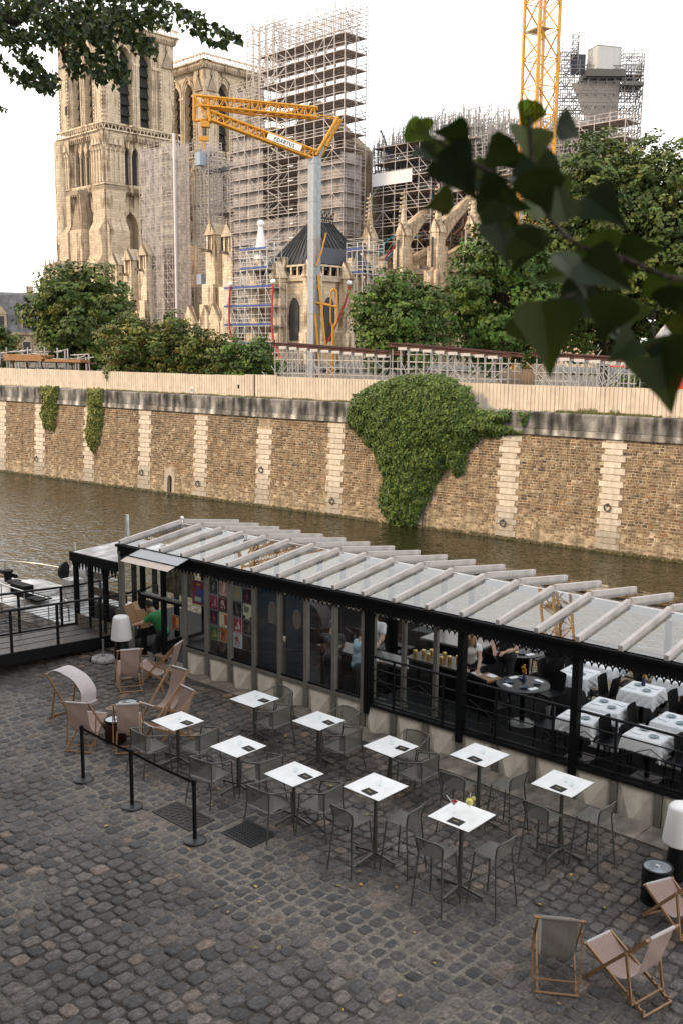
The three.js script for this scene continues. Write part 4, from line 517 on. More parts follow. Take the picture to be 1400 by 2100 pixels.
  const fl = (x, z, lab, h) => { const v = thing('flower_vase', lab, 'vase', onBoat(x, h, z), 0); mesh('vase', lathe([[0, 0], [0.035, 0], [0.04, 0.04], [0.022, 0.1], [0.028, 0.14], [0.018, 0.13]], 14), mat([0.02, 0.03, 0.09], { roughness: 0.2 }), v); const s = []; for (let i = 0; i < 22; i++) { const a = rr(0, 6.28), r = rr(0, 0.05), y = rr(0.16, 0.32); s.push(ball(rr(0.012, 0.022), Math.cos(a) * r, y, Math.sin(a) * r, 1, 1.3, 1, 6)); } stuff(mesh('blossoms', s, mat([0.45, 0.2, 0.02], { roughness: 0.8 }), v)); stuff(mesh('stalks', bars(Array.from({ length: 8 }, () => [V(0, 0.1, 0), V(rr(-0.04, 0.04), 0.28, rr(-0.04, 0.04)), 0.003])), mat([0.1, 0.12, 0.03]), v)); };
  fl(-0.75, -2.55, 'dark vase of orange flowers on a clothed table', TH + 0.006); fl(-2.5, -1.3, 'vase of orange flowers on the near round table', TH); fl(-3.4, -3.2, 'vase of orange flowers on the far round table', TH);
  // round black tables
  for (const [x, z, d] of [[-2.45, -1.2, 'near'], [-3.5, -2.95, 'far']]) {
    const t = thing('round_table', 'round dark table with white napkins, ' + d + ' one behind the railing', 'table', place_(x, z), 0, 'round tables on the barge'); mesh('tabletop', lathe([[0, 0.72], [0.47, 0.72], [0.485, 0.735], [0.48, 0.75], [0, 0.75]], 40), mat([0.035, 0.035, 0.036], { roughness: 0.4 }), t); mesh('column', cyl(0.05, 0.04, 0.7, 0, 0.37, 0, 12), M.black, t); mesh('foot', cyl(0.26, 0.2, 0.03, 0, 0.015, 0, 24), mat([0.25, 0.25, 0.24], { roughness: 0.4, metalness: 0.5 }), t);
    for (let k = 0; k < 4; k++) { const a = k * 1.57 + 0.5, w = ['left', 'far', 'right', 'near'][(k + (d === 'near' ? 0 : 1)) % 4], n = thing('napkin', 'folded white napkin, ' + w + ' place of the ' + d + ' round table', 'napkin', onBoat(x + 0.33 * Math.cos(a), TH + 0.001, z + 0.33 * Math.sin(a)), a, 'napkins on the round tables'); mesh('fold', box2(-0.09, 0.09, 0, 0.016, -0.045, 0.045), M.linen, n); const pl = thing('plate', 'dark blue bowl, ' + w + ' place of the ' + d + ' round table', 'bowl', onBoat(x + 0.25 * Math.cos(a + 0.5), TH + 0.001, z + 0.25 * Math.sin(a + 0.5)), 0, 'bowls on the round tables'); mesh('dish', lathe([[0, 0], [0.05, 0], [0.08, 0.03], [0.077, 0.032], [0.047, 0.008], [0, 0.008]], 16), mat([0.03, 0.05, 0.08], { roughness: 0.2 }), pl); }
    for (let k = 0; k < 4; k++) { const a = k * 1.57 + 0.3, q = place_(x + 0.72 * Math.cos(a), z + 0.66 * Math.sin(a)); copy(mk.chair, q, Math.atan2(-(0.72 * Math.cos(a) * Math.cos(BOAT.turn) + 0.66 * Math.sin(a) * Math.sin(BOAT.turn)), -(-0.72 * Math.cos(a) * Math.sin(BOAT.turn) + 0.66 * Math.sin(a) * Math.cos(BOAT.turn))), 'black chair at the ' + ['right', 'river', 'left', 'quay'][k] + ' side of the ' + d + ' round table', 'chairs at the round tables'); }
  }
  { const t = thing('glass_tray', 'round brass tray of tumblers on the far round table', 'tray', onBoat(-3.62, TH, -2.72), 0); mesh('tray', lathe([[0, 0], [0.17, 0], [0.175, 0.02], [0.17, 0.02], [0.165, 0.006], [0, 0.006]], 28), M.brass, t); for (let i = 0; i < 14; i++) { const a = i * 2.4, r = 0.04 * Math.sqrt(i); mesh('tumbler', lathe([[0.02, 0.007], [0.024, 0.09], [0.023, 0.09], [0.019, 0.012], [0, 0.012]].map(([q, y]) => [q, y]), 10).translate(r * Math.cos(a), 0, r * Math.sin(a)), M.clear, t); } const ps = thing('pouffe', 'round white pouffe under the far round table', 'pouffe', place_(-3.62, -2.1), 0); mesh('cushion', lathe([[0, 0.16], [0.2, 0.15], [0.24, 0.2], [0.22, 0.26], [0, 0.28]], 24), M.linen, ps); mesh('stand', cyl(0.16, 0.16, 0.16, 0, 0.08, 0, 16), M.black, ps); }
  // service counter with brass canisters, lamp and papers
  const bar_ = thing('bar_counter', 'dark service counter with brass jars behind the recessed glazing', 'counter', place_(-4.3, -1.5), BOAT.turn); mesh('body', box2(-0.75, 0.75, 0, 0.66, -0.28, 0.28), M.black, bar_); mesh('top', box2(-0.8, 0.8, 0.66, 0.7, -0.33, 0.33), mat([0.05, 0.04, 0.035], { roughness: 0.35 }), bar_);
  for (let i = 0; i < 9; i++) { const j = thing('brass_jar', ['first', 'second', 'third', 'fourth', 'fifth', 'sixth', 'seventh', 'eighth', 'ninth'][i] + ' brass lidded jar on the service counter, counted from the left', 'jar', onBoat(-4.95 + i * 0.105, FLOOR + 0.7, -1.3 - (i % 3) * 0.13), 0, 'brass jars on the counter'); mesh('jar', cyl(0.042, 0.042, 0.12, 0, 0.06, 0, 14), M.brass, j); mesh('lid', cyl(0.046, 0.04, 0.025, 0, 0.13, 0, 14), M.brass, j); }
  { const l = thing('desk_lamp', 'thin brass desk lamp on the service counter', 'lamp', onBoat(-3.85, FLOOR + 0.7, -1.42), 0); mesh('stem', bar(V(0, 0, 0), V(0.04, 0.38, 0), 0.01, 8), M.brass, l); mesh('base', cyl(0.06, 0.05, 0.02, 0, 0.01, 0, 14), M.brass, l); mesh('head', cyl(0.035, 0.015, 0.06, 0.05, 0.39, 0, 10), M.brass, l); const d = thing('host_desk', 'wooden host desk with papers in front of the woman', 'desk', place_(-3.35, -1.25), BOAT.turn - 0.3); mesh('top', box2(-0.34, 0.34, 0.66, 0.7, -0.2, 0.2), M.wood, d); mesh('body', box2(-0.3, 0.3, 0, 0.66, -0.16, 0.16), M.black, d); mesh('front_bar', box2(-0.36, 0.36, 0.67, 0.74, 0.2, 0.24), M.blackSatin, d); for (const [x, n] of [[-0.12, 'left'], [0.16, 'right']]) { const pp = thing('paper_sheet', n + ' white paper on the host desk', 'paper', onBoat(-3.35 + x, FLOOR + 0.705, -1.27 - x * 0.3), BOAT.turn + rr(-0.4, 0.4), 'papers on the host desk'); mesh('sheet', box2(-0.1, 0.1, 0, 0.003, -0.07, 0.07), M.linen, pp); } }
  // bar furniture behind the windows
  const bt = thing('bar_bench', 'long dark bar bench behind the barge windows', 'bench', onBoat(-6.4, LOW, -1.75), BOAT.turn); mesh('top', box2(-1.3, 1.2, 0.86, 0.92, -0.3, 0.3), mat([0.06, 0.06, 0.06], { roughness: 0.3 }), bt); mesh('body', box2(-1.25, 1.15, 0, 0.86, -0.22, 0.22), M.black, bt); const lt = thing('long_table', 'grey topped long table inside the glazing beside the first black post', 'table', onBoat(-4.75, FLOOR, -2.7), BOAT.turn); mesh('top', box2(-0.8, 0.6, 0.72, 0.76, -0.4, 0.4), mat([0.16, 0.15, 0.14], { roughness: 0.25 }), lt); for (const [a, c] of [[-0.7, -0.3], [0.5, -0.3], [0.5, 0.3], [-0.7, 0.3]]) mesh('leg', bar(V(a, 0, c), V(a, 0.72, c), 0.02, 6), M.black, lt);
  const st = thing('entrance_stool', 'small brown stool just inside the barge entrance', 'stool', onBoat(-11.1, -0.3, 0.0), BOAT.turn); mesh('seat', box2(-0.2, 0.2, 0.42, 0.46, -0.16, 0.16), mat([0.2, 0.13, 0.1], { roughness: 0.6 }), st); for (const [a, c] of [[-1, -1], [1, -1], [1, 1], [-1, 1]]) mesh('leg', bar(V(a * 0.16, 0.42, c * 0.12), V(a * 0.18, 0, c * 0.14), 0.014, 6), M.black, st);
}
// ---------- people ----------
function field(res, c, half, sdf, col) { // mesh of sdf < 0 around c
  const mc = new MarchingCubes(res, new THREE.MeshStandardMaterial(), false, false, 90000); mc.isolation = 0; const s = mc.size, hs = mc.halfsize, p = V(0, 0, 0);
  for (let z = 0; z < s; z++) for (let y = 0; y < s; y++) for (let x = 0; x < s; x++) { p.set((x - hs) / hs * half + c.x, (y - hs) / hs * half + c.y, (z - hs) / hs * half + c.z); mc.field[x + y * s + z * s * s] = -sdf(p); }
  mc.update(); const n = mc.count, P = new Float32Array(n * 3), N = new Float32Array(n * 3), K = new Float32Array(n * 3);
  for (let i = 0; i < n; i++) { p.set(mc.positionArray[3 * i], mc.positionArray[3 * i + 1], mc.positionArray[3 * i + 2]).multiplyScalar(half).add(c); P.set([p.x, p.y, p.z], 3 * i); const q = V(mc.normalArray[3 * i], mc.normalArray[3 * i + 1], mc.normalArray[3 * i + 2]).normalize(); N.set([q.x, q.y, q.z], 3 * i); K.set(col(p), 3 * i); }
  const g = new THREE.BufferGeometry(); g.setAttribute('position', new THREE.BufferAttribute(P, 3)); g.setAttribute('normal', new THREE.BufferAttribute(N, 3)); g.setAttribute('color', new THREE.BufferAttribute(K, 3)); g.setAttribute('uv', new THREE.BufferAttribute(new Float32Array(n * 2), 2)); return g;
}
const caps = (p, a, b, ra, rb) => { const ab = b.clone().sub(a), t = clamp(p.clone().sub(a).dot(ab) / ab.lengthSq()); return p.distanceTo(ab.multiplyScalar(t).add(a)) - lerp(ra, rb, t); };
const smin = (a, b, k) => { const h = Math.max(k - Math.abs(a - b), 0) / k; return Math.min(a, b) - h * h * k * 0.25; };
M.body = mat(0xffffff, { vertexColors: true, roughness: 0.75 });
function person(label, pos, turn, o) { // faces +z; o: h, lean, hands [[x,y,z] left, right], head tilt, colours
  const t = thing('person', label, 'person', pos, turn), k = o.h / 1.75, S = o.skin ?? [0.5, 0.31, 0.22], c = o, hip = V(0, 0.93, -(o.lean ?? 0) * 0.28), L = o.lean ?? 0, upv = V(0, Math.cos(L), Math.sin(L)), at = (d, x = 0, z = 0) => hip.clone().addScaledVector(upv, d).add(V(x, 0, z));
  const chest = at(0.36), neck = at(0.52), hd = at(0.655, 0, 0.02).add(V((o.tilt ?? 0) * 0.0, 0, 0.03 + 0.05 * (o.nod ?? 0))), B = [];
  const add = (a, b, ra, rb, col) => B.push([a, b, ra, rb, col]); const sw = o.wide ?? 0.19;
  add(hip, at(0.16), 0.135, 0.125, c.top); add(at(0.16), chest, 0.13, 0.145, c.top); add(at(0.44, -sw * 0.8), at(0.44, sw * 0.8), 0.075, 0.075, c.top); add(at(0.36, -0.08), at(0.36, 0.08), 0.12, 0.12, c.top); add(at(0.47), neck.clone().addScaledVector(upv, 0.06), 0.062, 0.055, S); add(hip.clone().add(V(-0.08, -0.04, 0)), hip.clone().add(V(0.08, -0.04, 0)), 0.125, 0.125, c.bottom);
  for (const s of [-1, 1]) { const h0 = hip.clone().add(V(s * 0.09, -0.06, 0)), kn = V(s * 0.1, 0.5, 0.03 + (s > 0 ? 0.02 : 0)), an = V(s * 0.11, 0.09, -0.02 * s); add(h0, kn, 0.098, 0.064, c.bottom); add(kn, an, 0.062, 0.042, c.bottom); add(V(s * 0.11, 0.045, -0.05 - 0.02 * s), V(s * 0.125, 0.035, 0.15 - 0.02 * s), 0.042, 0.034, c.shoes ?? [0.02, 0.02, 0.02]); }
  const hands = []; for (const s of [-1, 1]) { const sh = at(0.44, s * (sw + 0.015)), w = V(...o.hands[s < 0 ? 0 : 1]), d = w.clone().sub(sh), l = d.length(), a = 0.29, b = 0.26, ll = Math.min(l, a + b - 0.01), dn = d.clone().normalize(), m = (a * a - b * b + ll * ll) / (2 * ll), hgt = Math.sqrt(Math.max(a * a - m * m, 0)), pole = V(s * 0.6, -1, -0.5), side = pole.clone().addScaledVector(dn, -pole.dot(dn)).normalize(), el = sh.clone().addScaledVector(dn, m).addScaledVector(side, hgt), wr = sh.clone().addScaledVector(dn, ll), slv = o.sleeve ?? 0.5; add(sh, sh.clone().lerp(el, slv), 0.06, 0.056, c.top); add(sh.clone().lerp(el, slv * 0.9), el, 0.05, 0.042, slv > 0.9 ? c.top : S); add(el, el.clone().lerp(wr, 0.85), 0.042, 0.03, o.long ? c.top : S); add(el.clone().lerp(wr, 0.7), wr, 0.031, 0.026, S); hands.push([wr, wr.clone().sub(el).normalize(), s]); }
  const sdf = (p) => { let d = 9; for (const b of B) { const q = caps(p, b[0], b[1], b[2], b[3]); if (q < d + 0.06) d = smin(d, q, 0.045); } return d; }, col = (p) => { let d = 9, r = S; for (const b of B) { const q = caps(p, b[0], b[1], b[2], b[3]); if (q < d) { d = q; r = b[4]; } } return r; };
  const gs = [field(84, V(0, 0.88, 0.06), 0.98, sdf, col)];
  const nod = (o.nod ?? 0) + L * 0.35, HR = new THREE.Matrix4().makeRotationFromEuler(new THREE.Euler(nod, o.look ?? 0, 0)).setPosition(hd), HI = HR.clone().invert(), hq = V(0, 0, 0);
  const head = (p) => { hq.copy(p).applyMatrix4(HI); const e = Math.hypot(hq.x / 0.075, (hq.y - 0.02) / 0.112, (hq.z + 0.005) / 0.093), d1 = (e - 1) * 0.078; let d = smin(d1, caps(hq, V(0, -0.075, 0.035), V(0, -0.04, 0.02), 0.042, 0.055), 0.04); d = smin(d, caps(hq, V(0, 0.01, 0.088), V(0, -0.025, 0.102), 0.008, 0.013), 0.02); for (const s of [-1, 1]) d = smin(d, caps(hq, V(s * 0.076, 0.015, -0.01), V(s * 0.078, -0.02, -0.005), 0.014, 0.01), 0.008); return smin(d, caps(hq, V(0, -0.06, -0.02), V(0, -0.17, -0.035), 0.05, 0.053), 0.03); };
  const hcol = (p) => { hq.copy(p).applyMatrix4(HI); for (const s of [-1, 1]) if (Math.hypot(hq.x - s * 0.03, hq.y - 0.012, hq.z - 0.085) < 0.012) return [0.03, 0.02, 0.02]; if (Math.hypot(hq.x * 0.6, (hq.y + 0.055) * 1.8, hq.z - 0.08) < 0.017) return [0.35, 0.12, 0.1]; return S; };
  gs.push(field(52, hd.clone(), 0.2, head, hcol));
  for (const [w, d, s] of hands) { const ax = d.clone(), px = V(0, 1, 0).cross(ax).normalize(), F = []; for (let i = 0; i < 4; i++) { const off = (i - 1.5) * 0.019, l = [0.062, 0.072, 0.068, 0.052][i], b0 = w.clone().addScaledVector(ax, 0.08).addScaledVector(px, off), b1 = b0.clone().addScaledVector(ax, l * 0.55).add(V(0, -0.014, 0)), b2 = b1.clone().addScaledVector(ax, l * 0.35).add(V(0, -0.03, 0)); F.push([b0, b1, 0.0095, 0.009], [b1, b2, 0.009, 0.008]); } const th = w.clone().addScaledVector(ax, 0.03).addScaledVector(px, s * -0.03); F.push([th, th.clone().addScaledVector(px, s * -0.028).addScaledVector(ax, 0.035), 0.012, 0.01], [th.clone().addScaledVector(px, s * -0.028).addScaledVector(ax, 0.035), th.clone().addScaledVector(px, s * -0.022).addScaledVector(ax, 0.065), 0.01, 0.009]); for (const q of [-0.02, 0, 0.02]) F.push([w.clone().addScaledVector(ax, 0.01), w.clone().addScaledVector(ax, 0.08).addScaledVector(px, q), 0.02, 0.015]); const f = (p) => { let q = 9; for (const b of F) q = smin(q, caps(p, ...b), 0.006); return q; }; gs.push(field(44, w.clone().addScaledVector(ax, 0.07), 0.12, f, () => S)); }
  const body = mesh('body', gs, M.body, t, true); const hm = mat(o.hair ?? [0.03, 0.02, 0.015], { roughness: 0.7 });
  const hair = (p) => { hq.copy(p).applyMatrix4(HI); const e = Math.hypot(hq.x / 0.09, (hq.y - 0.035) / 0.118, (hq.z + 0.02) / 0.105), cut = Math.max((hq.z - 0.035) - Math.max(0, hq.y - 0.06) * 1.2, -(hq.y + (o.longHair ? 0.1 : 0.045))); let d = Math.max((e - 1) * 0.09, cut) + 0.006 * NO.noise(hq.x * 60, hq.y * 20, hq.z * 60); if (o.longHair) for (const s of [-1, 0, 1]) d = smin(d, caps(hq, V(s * 0.06, 0.02, -0.05 + Math.abs(s) * 0.03), V(s * 0.09, -0.3, -0.06 + Math.abs(s) * 0.1), 0.05, 0.03) + 0.008 * NO.noise(hq.x * 50, hq.y * 8, hq.z * 50), 0.03); return d; };
  mesh('hair', field(52, hd.clone().add(V(0, o.longHair ? -0.1 : 0.02, -0.02)), o.longHair ? 0.32 : 0.19, hair, () => [1, 1, 1]), hm, t, true); t.scale.setScalar(k); return t;
}
{
  const bt = BOAT.turn, blk = [0.012, 0.012, 0.013];
  person('person in a green shirt bending over brown paper bags at the barge entrance', onBoat(-11.55, -0.3, -0.2), bt - Math.PI / 2 + 0.35, { h: 1.72, lean: 0.5, nod: 0.35, hands: [[-0.12, 0.98, 0.62], [0.16, 1.02, 0.6]], top: [0.02, 0.2, 0.055], bottom: blk, hair: [0.025, 0.015, 0.012] });
  person('person with blond long hair in a white top reading at the host desk', onBoat(-3.78, FLOOR, -1.5), bt + 0.6, { h: 1.5, lean: 0.5, nod: 0.5, hands: [[-0.1, 0.86, 0.5], [0.16, 0.86, 0.52]], top: [0.75, 0.74, 0.72], bottom: blk, hair: [0.33, 0.17, 0.06], longHair: true, sleeve: 0.3, wide: 0.165 });
  person('person dressed in black standing with hands together beside the host desk', onBoat(-3.3, FLOOR, -2.0), bt + 0.1, { h: 1.8, lean: 0.05, nod: 0.2, hands: [[-0.1, 1.05, 0.3], [0.14, 1.06, 0.3]], top: blk, bottom: blk, hair: [0.05, 0.03, 0.02] });
  person('person in a pale blue shirt seen from behind through the barge window', onBoat(-6.22, LOW, -1.1), bt + Math.PI - 0.5, { h: 1.68, lean: 0.12, nod: 0.3, hands: [[-0.2, 1.02, 0.36], [0.2, 1.02, 0.36]], top: [0.36, 0.5, 0.58], bottom: [0.03, 0.03, 0.035], long: true, sleeve: 1 });
  person('person in a black T-shirt at the bar bench behind the window', onBoat(-6.95, LOW, -1.1), bt + Math.PI + 0.6, { h: 1.7, lean: 0.12, nod: 0.35, hands: [[-0.16, 1.0, 0.4], [0.18, 1.0, 0.4]], top: [0.02, 0.02, 0.022], bottom: blk });
  person('person in a white shirt on the far side of the bar bench', onBoat(-6.75, LOW, -2.3), bt + 0.3, { h: 1.76, lean: 0.1, nod: 0.3, hands: [[-0.16, 1.0, 0.4], [0.18, 1.0, 0.4]], top: [0.6, 0.6, 0.6], bottom: blk });
  const bag = thing('paper_bags', 'large brown paper bags held by the person in green', 'bag', onBoat(-12.12, 0.55, 0.02), bt + 0.3); mesh('bag', [place(box(0.3, 0.5, 0.16), 0, 0.42, 0, 0.1, 0, 0.42)], M.kraft, bag); mesh('bag', place(box(0.22, 0.45, 0.14), 0.26, 0.34, 0.02, 0, 0.2, 0.3), mat([0.4, 0.25, 0.13], { roughness: 0.9 }), bag);
}
// ---------- many thin bars in one geometry, and scaffolds ----------
function bars(list, sides = 4) { // list of [p, q, r]
  const n = list.length * sides * 6, P = new Float32Array(n * 3), N = new Float32Array(n * 3), d = V(0, 0, 0), a = V(0, 0, 0), b = V(0, 0, 0); let k = 0;
  for (const [p, q, r] of list) {
    d.subVectors(q, p).normalize(); a.set(Math.abs(d.y) > 0.9 ? 1 : 0, Math.abs(d.y) > 0.9 ? 0 : 1, 0).cross(d).normalize(); b.crossVectors(d, a);
    const put = (e, i) => { const t = i / sides * Math.PI * 2 + 0.785, c = Math.cos(t), s = Math.sin(t), nx = a.x * c + b.x * s, ny = a.y * c + b.y * s, nq = a.z * c + b.z * s; P[k] = e.x + nx * r; P[k + 1] = e.y + ny * r; P[k + 2] = e.z + nq * r; N[k] = nx; N[k + 1] = ny; N[k + 2] = nq; k += 3; };
    for (let i = 0; i < sides; i++) { put(p, i); put(q, i + 1); put(q, i); put(p, i); put(p, i + 1); put(q, i + 1); }
  }
  const g = new THREE.BufferGeometry(); g.setAttribute('position', new THREE.BufferAttribute(P, 3)); g.setAttribute('normal', new THREE.BufferAttribute(N, 3)); g.setAttribute('uv', new THREE.BufferAttribute(new Float32Array(n * 2), 2)); return g;
}
Object.assign(M, {
  galv: mat([0.45, 0.44, 0.43], { roughness: 0.5, metalness: 0.35 }), scaf: mat([0.46, 0.415, 0.39], { roughness: 0.6, metalness: 0.2 }), deck: mat([0.46, 0.38, 0.34], { roughness: 0.9, map: rep(T.blotch, 0.3) }),
  net: mat([0.72, 0.65, 0.61], { roughness: 0.95, transparent: true, opacity: 0.52, map: rep(T.blotch, 0.15) }), blueBoard: mat([0.035, 0.07, 0.25], { roughness: 0.6 }), yellow: mat([0.78, 0.36, 0.02], { roughness: 0.45, map: T.soft }),
  rust: mat([0.13, 0.055, 0.04], { roughness: 0.8, map: rep(T.blotch, 0.5) }), hoseRed: mat([0.4, 0.02, 0.03], { roughness: 0.5 }),
});
function scaffold(t, o) {
  const { x0, x1, z0, z1, y0, y1, bay = 2.5, lift = 2.1, r = 0.045, m = M.scaf, decks = true, rails = 2, brace = 0.35, deckM = M.deck, deckSide = null, skip = 0, toe } = o;
  const nx = Math.max(1, Math.round((x1 - x0) / bay)), nzv = Math.max(1, Math.round((z1 - z0) / (o.bayZ ?? bay))), ny = Math.max(1, Math.round((y1 - y0) / lift)), S = [], L = [], B = [];
  const X = (i) => lerp(x0, x1, i / nx), Z = (j) => lerp(z0, z1, j / nzv), Y = (k) => lerp(y0, y1, k / ny);
  for (let i = 0; i <= nx; i++) for (let j = 0; j <= nzv; j++) S.push([V(X(i), y0, Z(j)), V(X(i), y1 + rr(0.2, 1.4), Z(j)), r]);
  for (let k = 1; k <= ny; k++) {
    for (let j = 0; j <= nzv; j++) { L.push([V(x0, Y(k), Z(j)), V(x1, Y(k), Z(j)), r * 0.9]); if (j === nzv || j === 0) for (let q = 1; q <= rails; q++) L.push([V(x0, Y(k) + q * 0.5, Z(j)), V(x1, Y(k) + q * 0.5, Z(j)), r * 0.75]); }
    for (let i = 0; i <= nx; i++) { L.push([V(X(i), Y(k), z0), V(X(i), Y(k), z1), r * 0.9]); if (i === nx || i === 0) for (let q = 1; q <= rails; q++) L.push([V(X(i), Y(k) + q * 0.5, z0), V(X(i), Y(k) + q * 0.5, z1), r * 0.75]); }
    for (let i = 0; i < nx; i++) { if (rnd() < brace) { const u = rnd() < 0.5; B.push([V(X(u ? i : i + 1), Y(k - 1), z1), V(X(u ? i + 1 : i), Y(k), z1), r * 0.8]); } }
    for (let j = 0; j < nzv; j++) if (rnd() < brace) B.push([V(x1, Y(k - 1), Z(j)), V(x1, Y(k), Z(j + 1)), r * 0.8]);
    if (decks && k < ny + 1 && rnd() >= skip) { mesh('deck', box2(x0, x1, Y(k) + 0.03, Y(k) + 0.1, deckSide ? deckSide[0] : z0, deckSide ? deckSide[1] : z1), deckM, t); if (toe) mesh('toe_board', box2(x0, x1, Y(k) + 0.12, Y(k) + 0.34, z1 + 0.05, z1 + 0.09), toe, t); }
  }
  stuff(mesh('standards', bars(S), m, t)); stuff(mesh('ledgers', bars(L), m, t)); if (B.length) stuff(mesh('braces', bars(B), m, t));
  if (o.stair) { const st = [], [sx0, sx1] = o.stair; for (let k = 0; k < ny; k++) { const u = k % 2; st.push([V(u ? sx0 : sx1, Y(k), z1 - 0.3), V(u ? sx1 : sx0, Y(k + 1), z1 - 0.3), r * 1.6], [V(u ? sx0 : sx1, Y(k) + 1, z1 - 0.3), V(u ? sx1 : sx0, Y(k + 1) + 1, z1 - 0.3), r]); } stuff(mesh('stair_flights', bars(st), m, t)); }
  return { X, Y, Z, nx, ny, nzv };
}
// ---------- hoarding on the island bank ----------
{
  const f = thing('site_hoarding', 'long cream corrugated metal hoarding on top of the river wall', 'fence', WALL.at(0, 0, -1.0), WALL.turn), m = mat([0.86, 0.73, 0.58], { roughness: 0.55, map: rep(T.soft, 0.4) });
  const sheet = (w, h) => { const pts = [], n = Math.round(w / 0.205); for (let i = 0; i < n; i++) { const x = i * w / n, s = w / n; pts.push([x, 0], [x + s * 0.78, 0], [x + s * 0.83, -0.03], [x + s * 0.95, -0.03]); } pts.push([w, 0]); const q = []; for (let i = 0; i + 1 < pts.length; i++) { const [a, za] = pts[i], [b, zb] = pts[i + 1]; q.push([V(a, 0, za), V(b, 0, zb), V(b, h, zb), V(a, h, za)]); } return tri(q); };
  const gs = [geo([sheet(2.44, 1.5)]), geo([sheet(2.44, 1.5)])]; gs.forEach((g) => g.userData.done = true);
  for (let x = -62, i = 0; x < 34; x += 2.46, i++) { const tall = x > -10.3 && x < -7.6; const o = mesh('metal_sheet', gs[i % 2], m, f); o.position.set(x, ISL + rr(-0.015, 0.015), rr(-0.012, 0.012)); o.rotation.z = rr(-0.004, 0.004); if (tall) o.scale.y = 1.06; }
  mesh('gate_post', box2(-7.18, -7.1, ISL, 7.55, -0.08, 0.03), mat([0.09, 0.08, 0.07]), f); mesh('latch', [box2(-8.42, -8.34, 6.75, 6.95, 0, 0.06)], M.black, f);
  const bk = thing('back_fence', 'short stretch of tan fence behind the hoarding under the shrubs', 'fence', WALL.at(-26, ISL, -6), WALL.turn); for (let i = 0; i < 3; i++) { const o = mesh('metal_sheet', gs[0], m, bk); o.position.set(i * 2.46, 0, 0); }
  const b2 = thing('back_fence', 'dark brown slatted fence between the scaffold supports', 'fence', WALL.at(4.7, ISL, -9), WALL.turn), bm = mat([0.2, 0.15, 0.11], { roughness: 0.8 }); for (let i = 0; i < 14; i++) mesh('board', box2(i * 0.2, i * 0.2 + 0.17, 0, 2.06, 0, 0.03), bm, b2);
  const sg = thing('warning_notice', 'small white site notice with coloured picture bands on the hoarding', 'notice', WALL.at(-12.25, 6.52, -0.962), WALL.turn); mesh('board', box(0.28, 0.38, 0.012), M.white, sg); mesh('red_band', box(0.2, 0.07, 0.004, 0, 0.03, 0.009), mat([0.5, 0.16, 0.06]), sg); mesh('blue_band', box(0.2, 0.06, 0.004, 0, -0.07, 0.009), mat([0.05, 0.16, 0.4]), sg); mesh('heading', box(0.03, 0.05, 0.004, -0.05, 0.13, 0.009), mat([0.05, 0.05, 0.05]), sg);
}
// grass along the coping
{ const gs = []; for (let i = 0; i < 5200; i++) { const x = rnd() < 0.5 ? rr(-20, 1) : rnd() < 0.6 ? rr(12, 17) : rr(-40, 30), h = rr(0.05, 0.15) * (nz(x * 0.8, 2, 2) > -0.05 ? 1 : 0.5) * (x > 12.5 && x < 15 ? 2.1 : 1), z = rr(-0.92, -0.6), l = rr(-0.06, 0.06), w = rr(0.01, 0.025); gs.push(tint(tri([[V(x - w, 0, z), V(x + w, 0, z), V(x + l, h, z + rr(-0.04, 0.06))]]), pick([[0.09, 0.12, 0.03], [0.14, 0.15, 0.05], [0.2, 0.17, 0.07]]))); }
  const o = stuff(mesh('grass', gs, mat(0xffffff, { vertexColors: true, roughness: 0.9 }))); o.position.copy(WALL.at(0, 6.25, 0)); o.rotation.y = WALL.turn; o.userData.label = 'thin fringe of grass between coping and hoarding'; o.userData.category = 'grass'; }
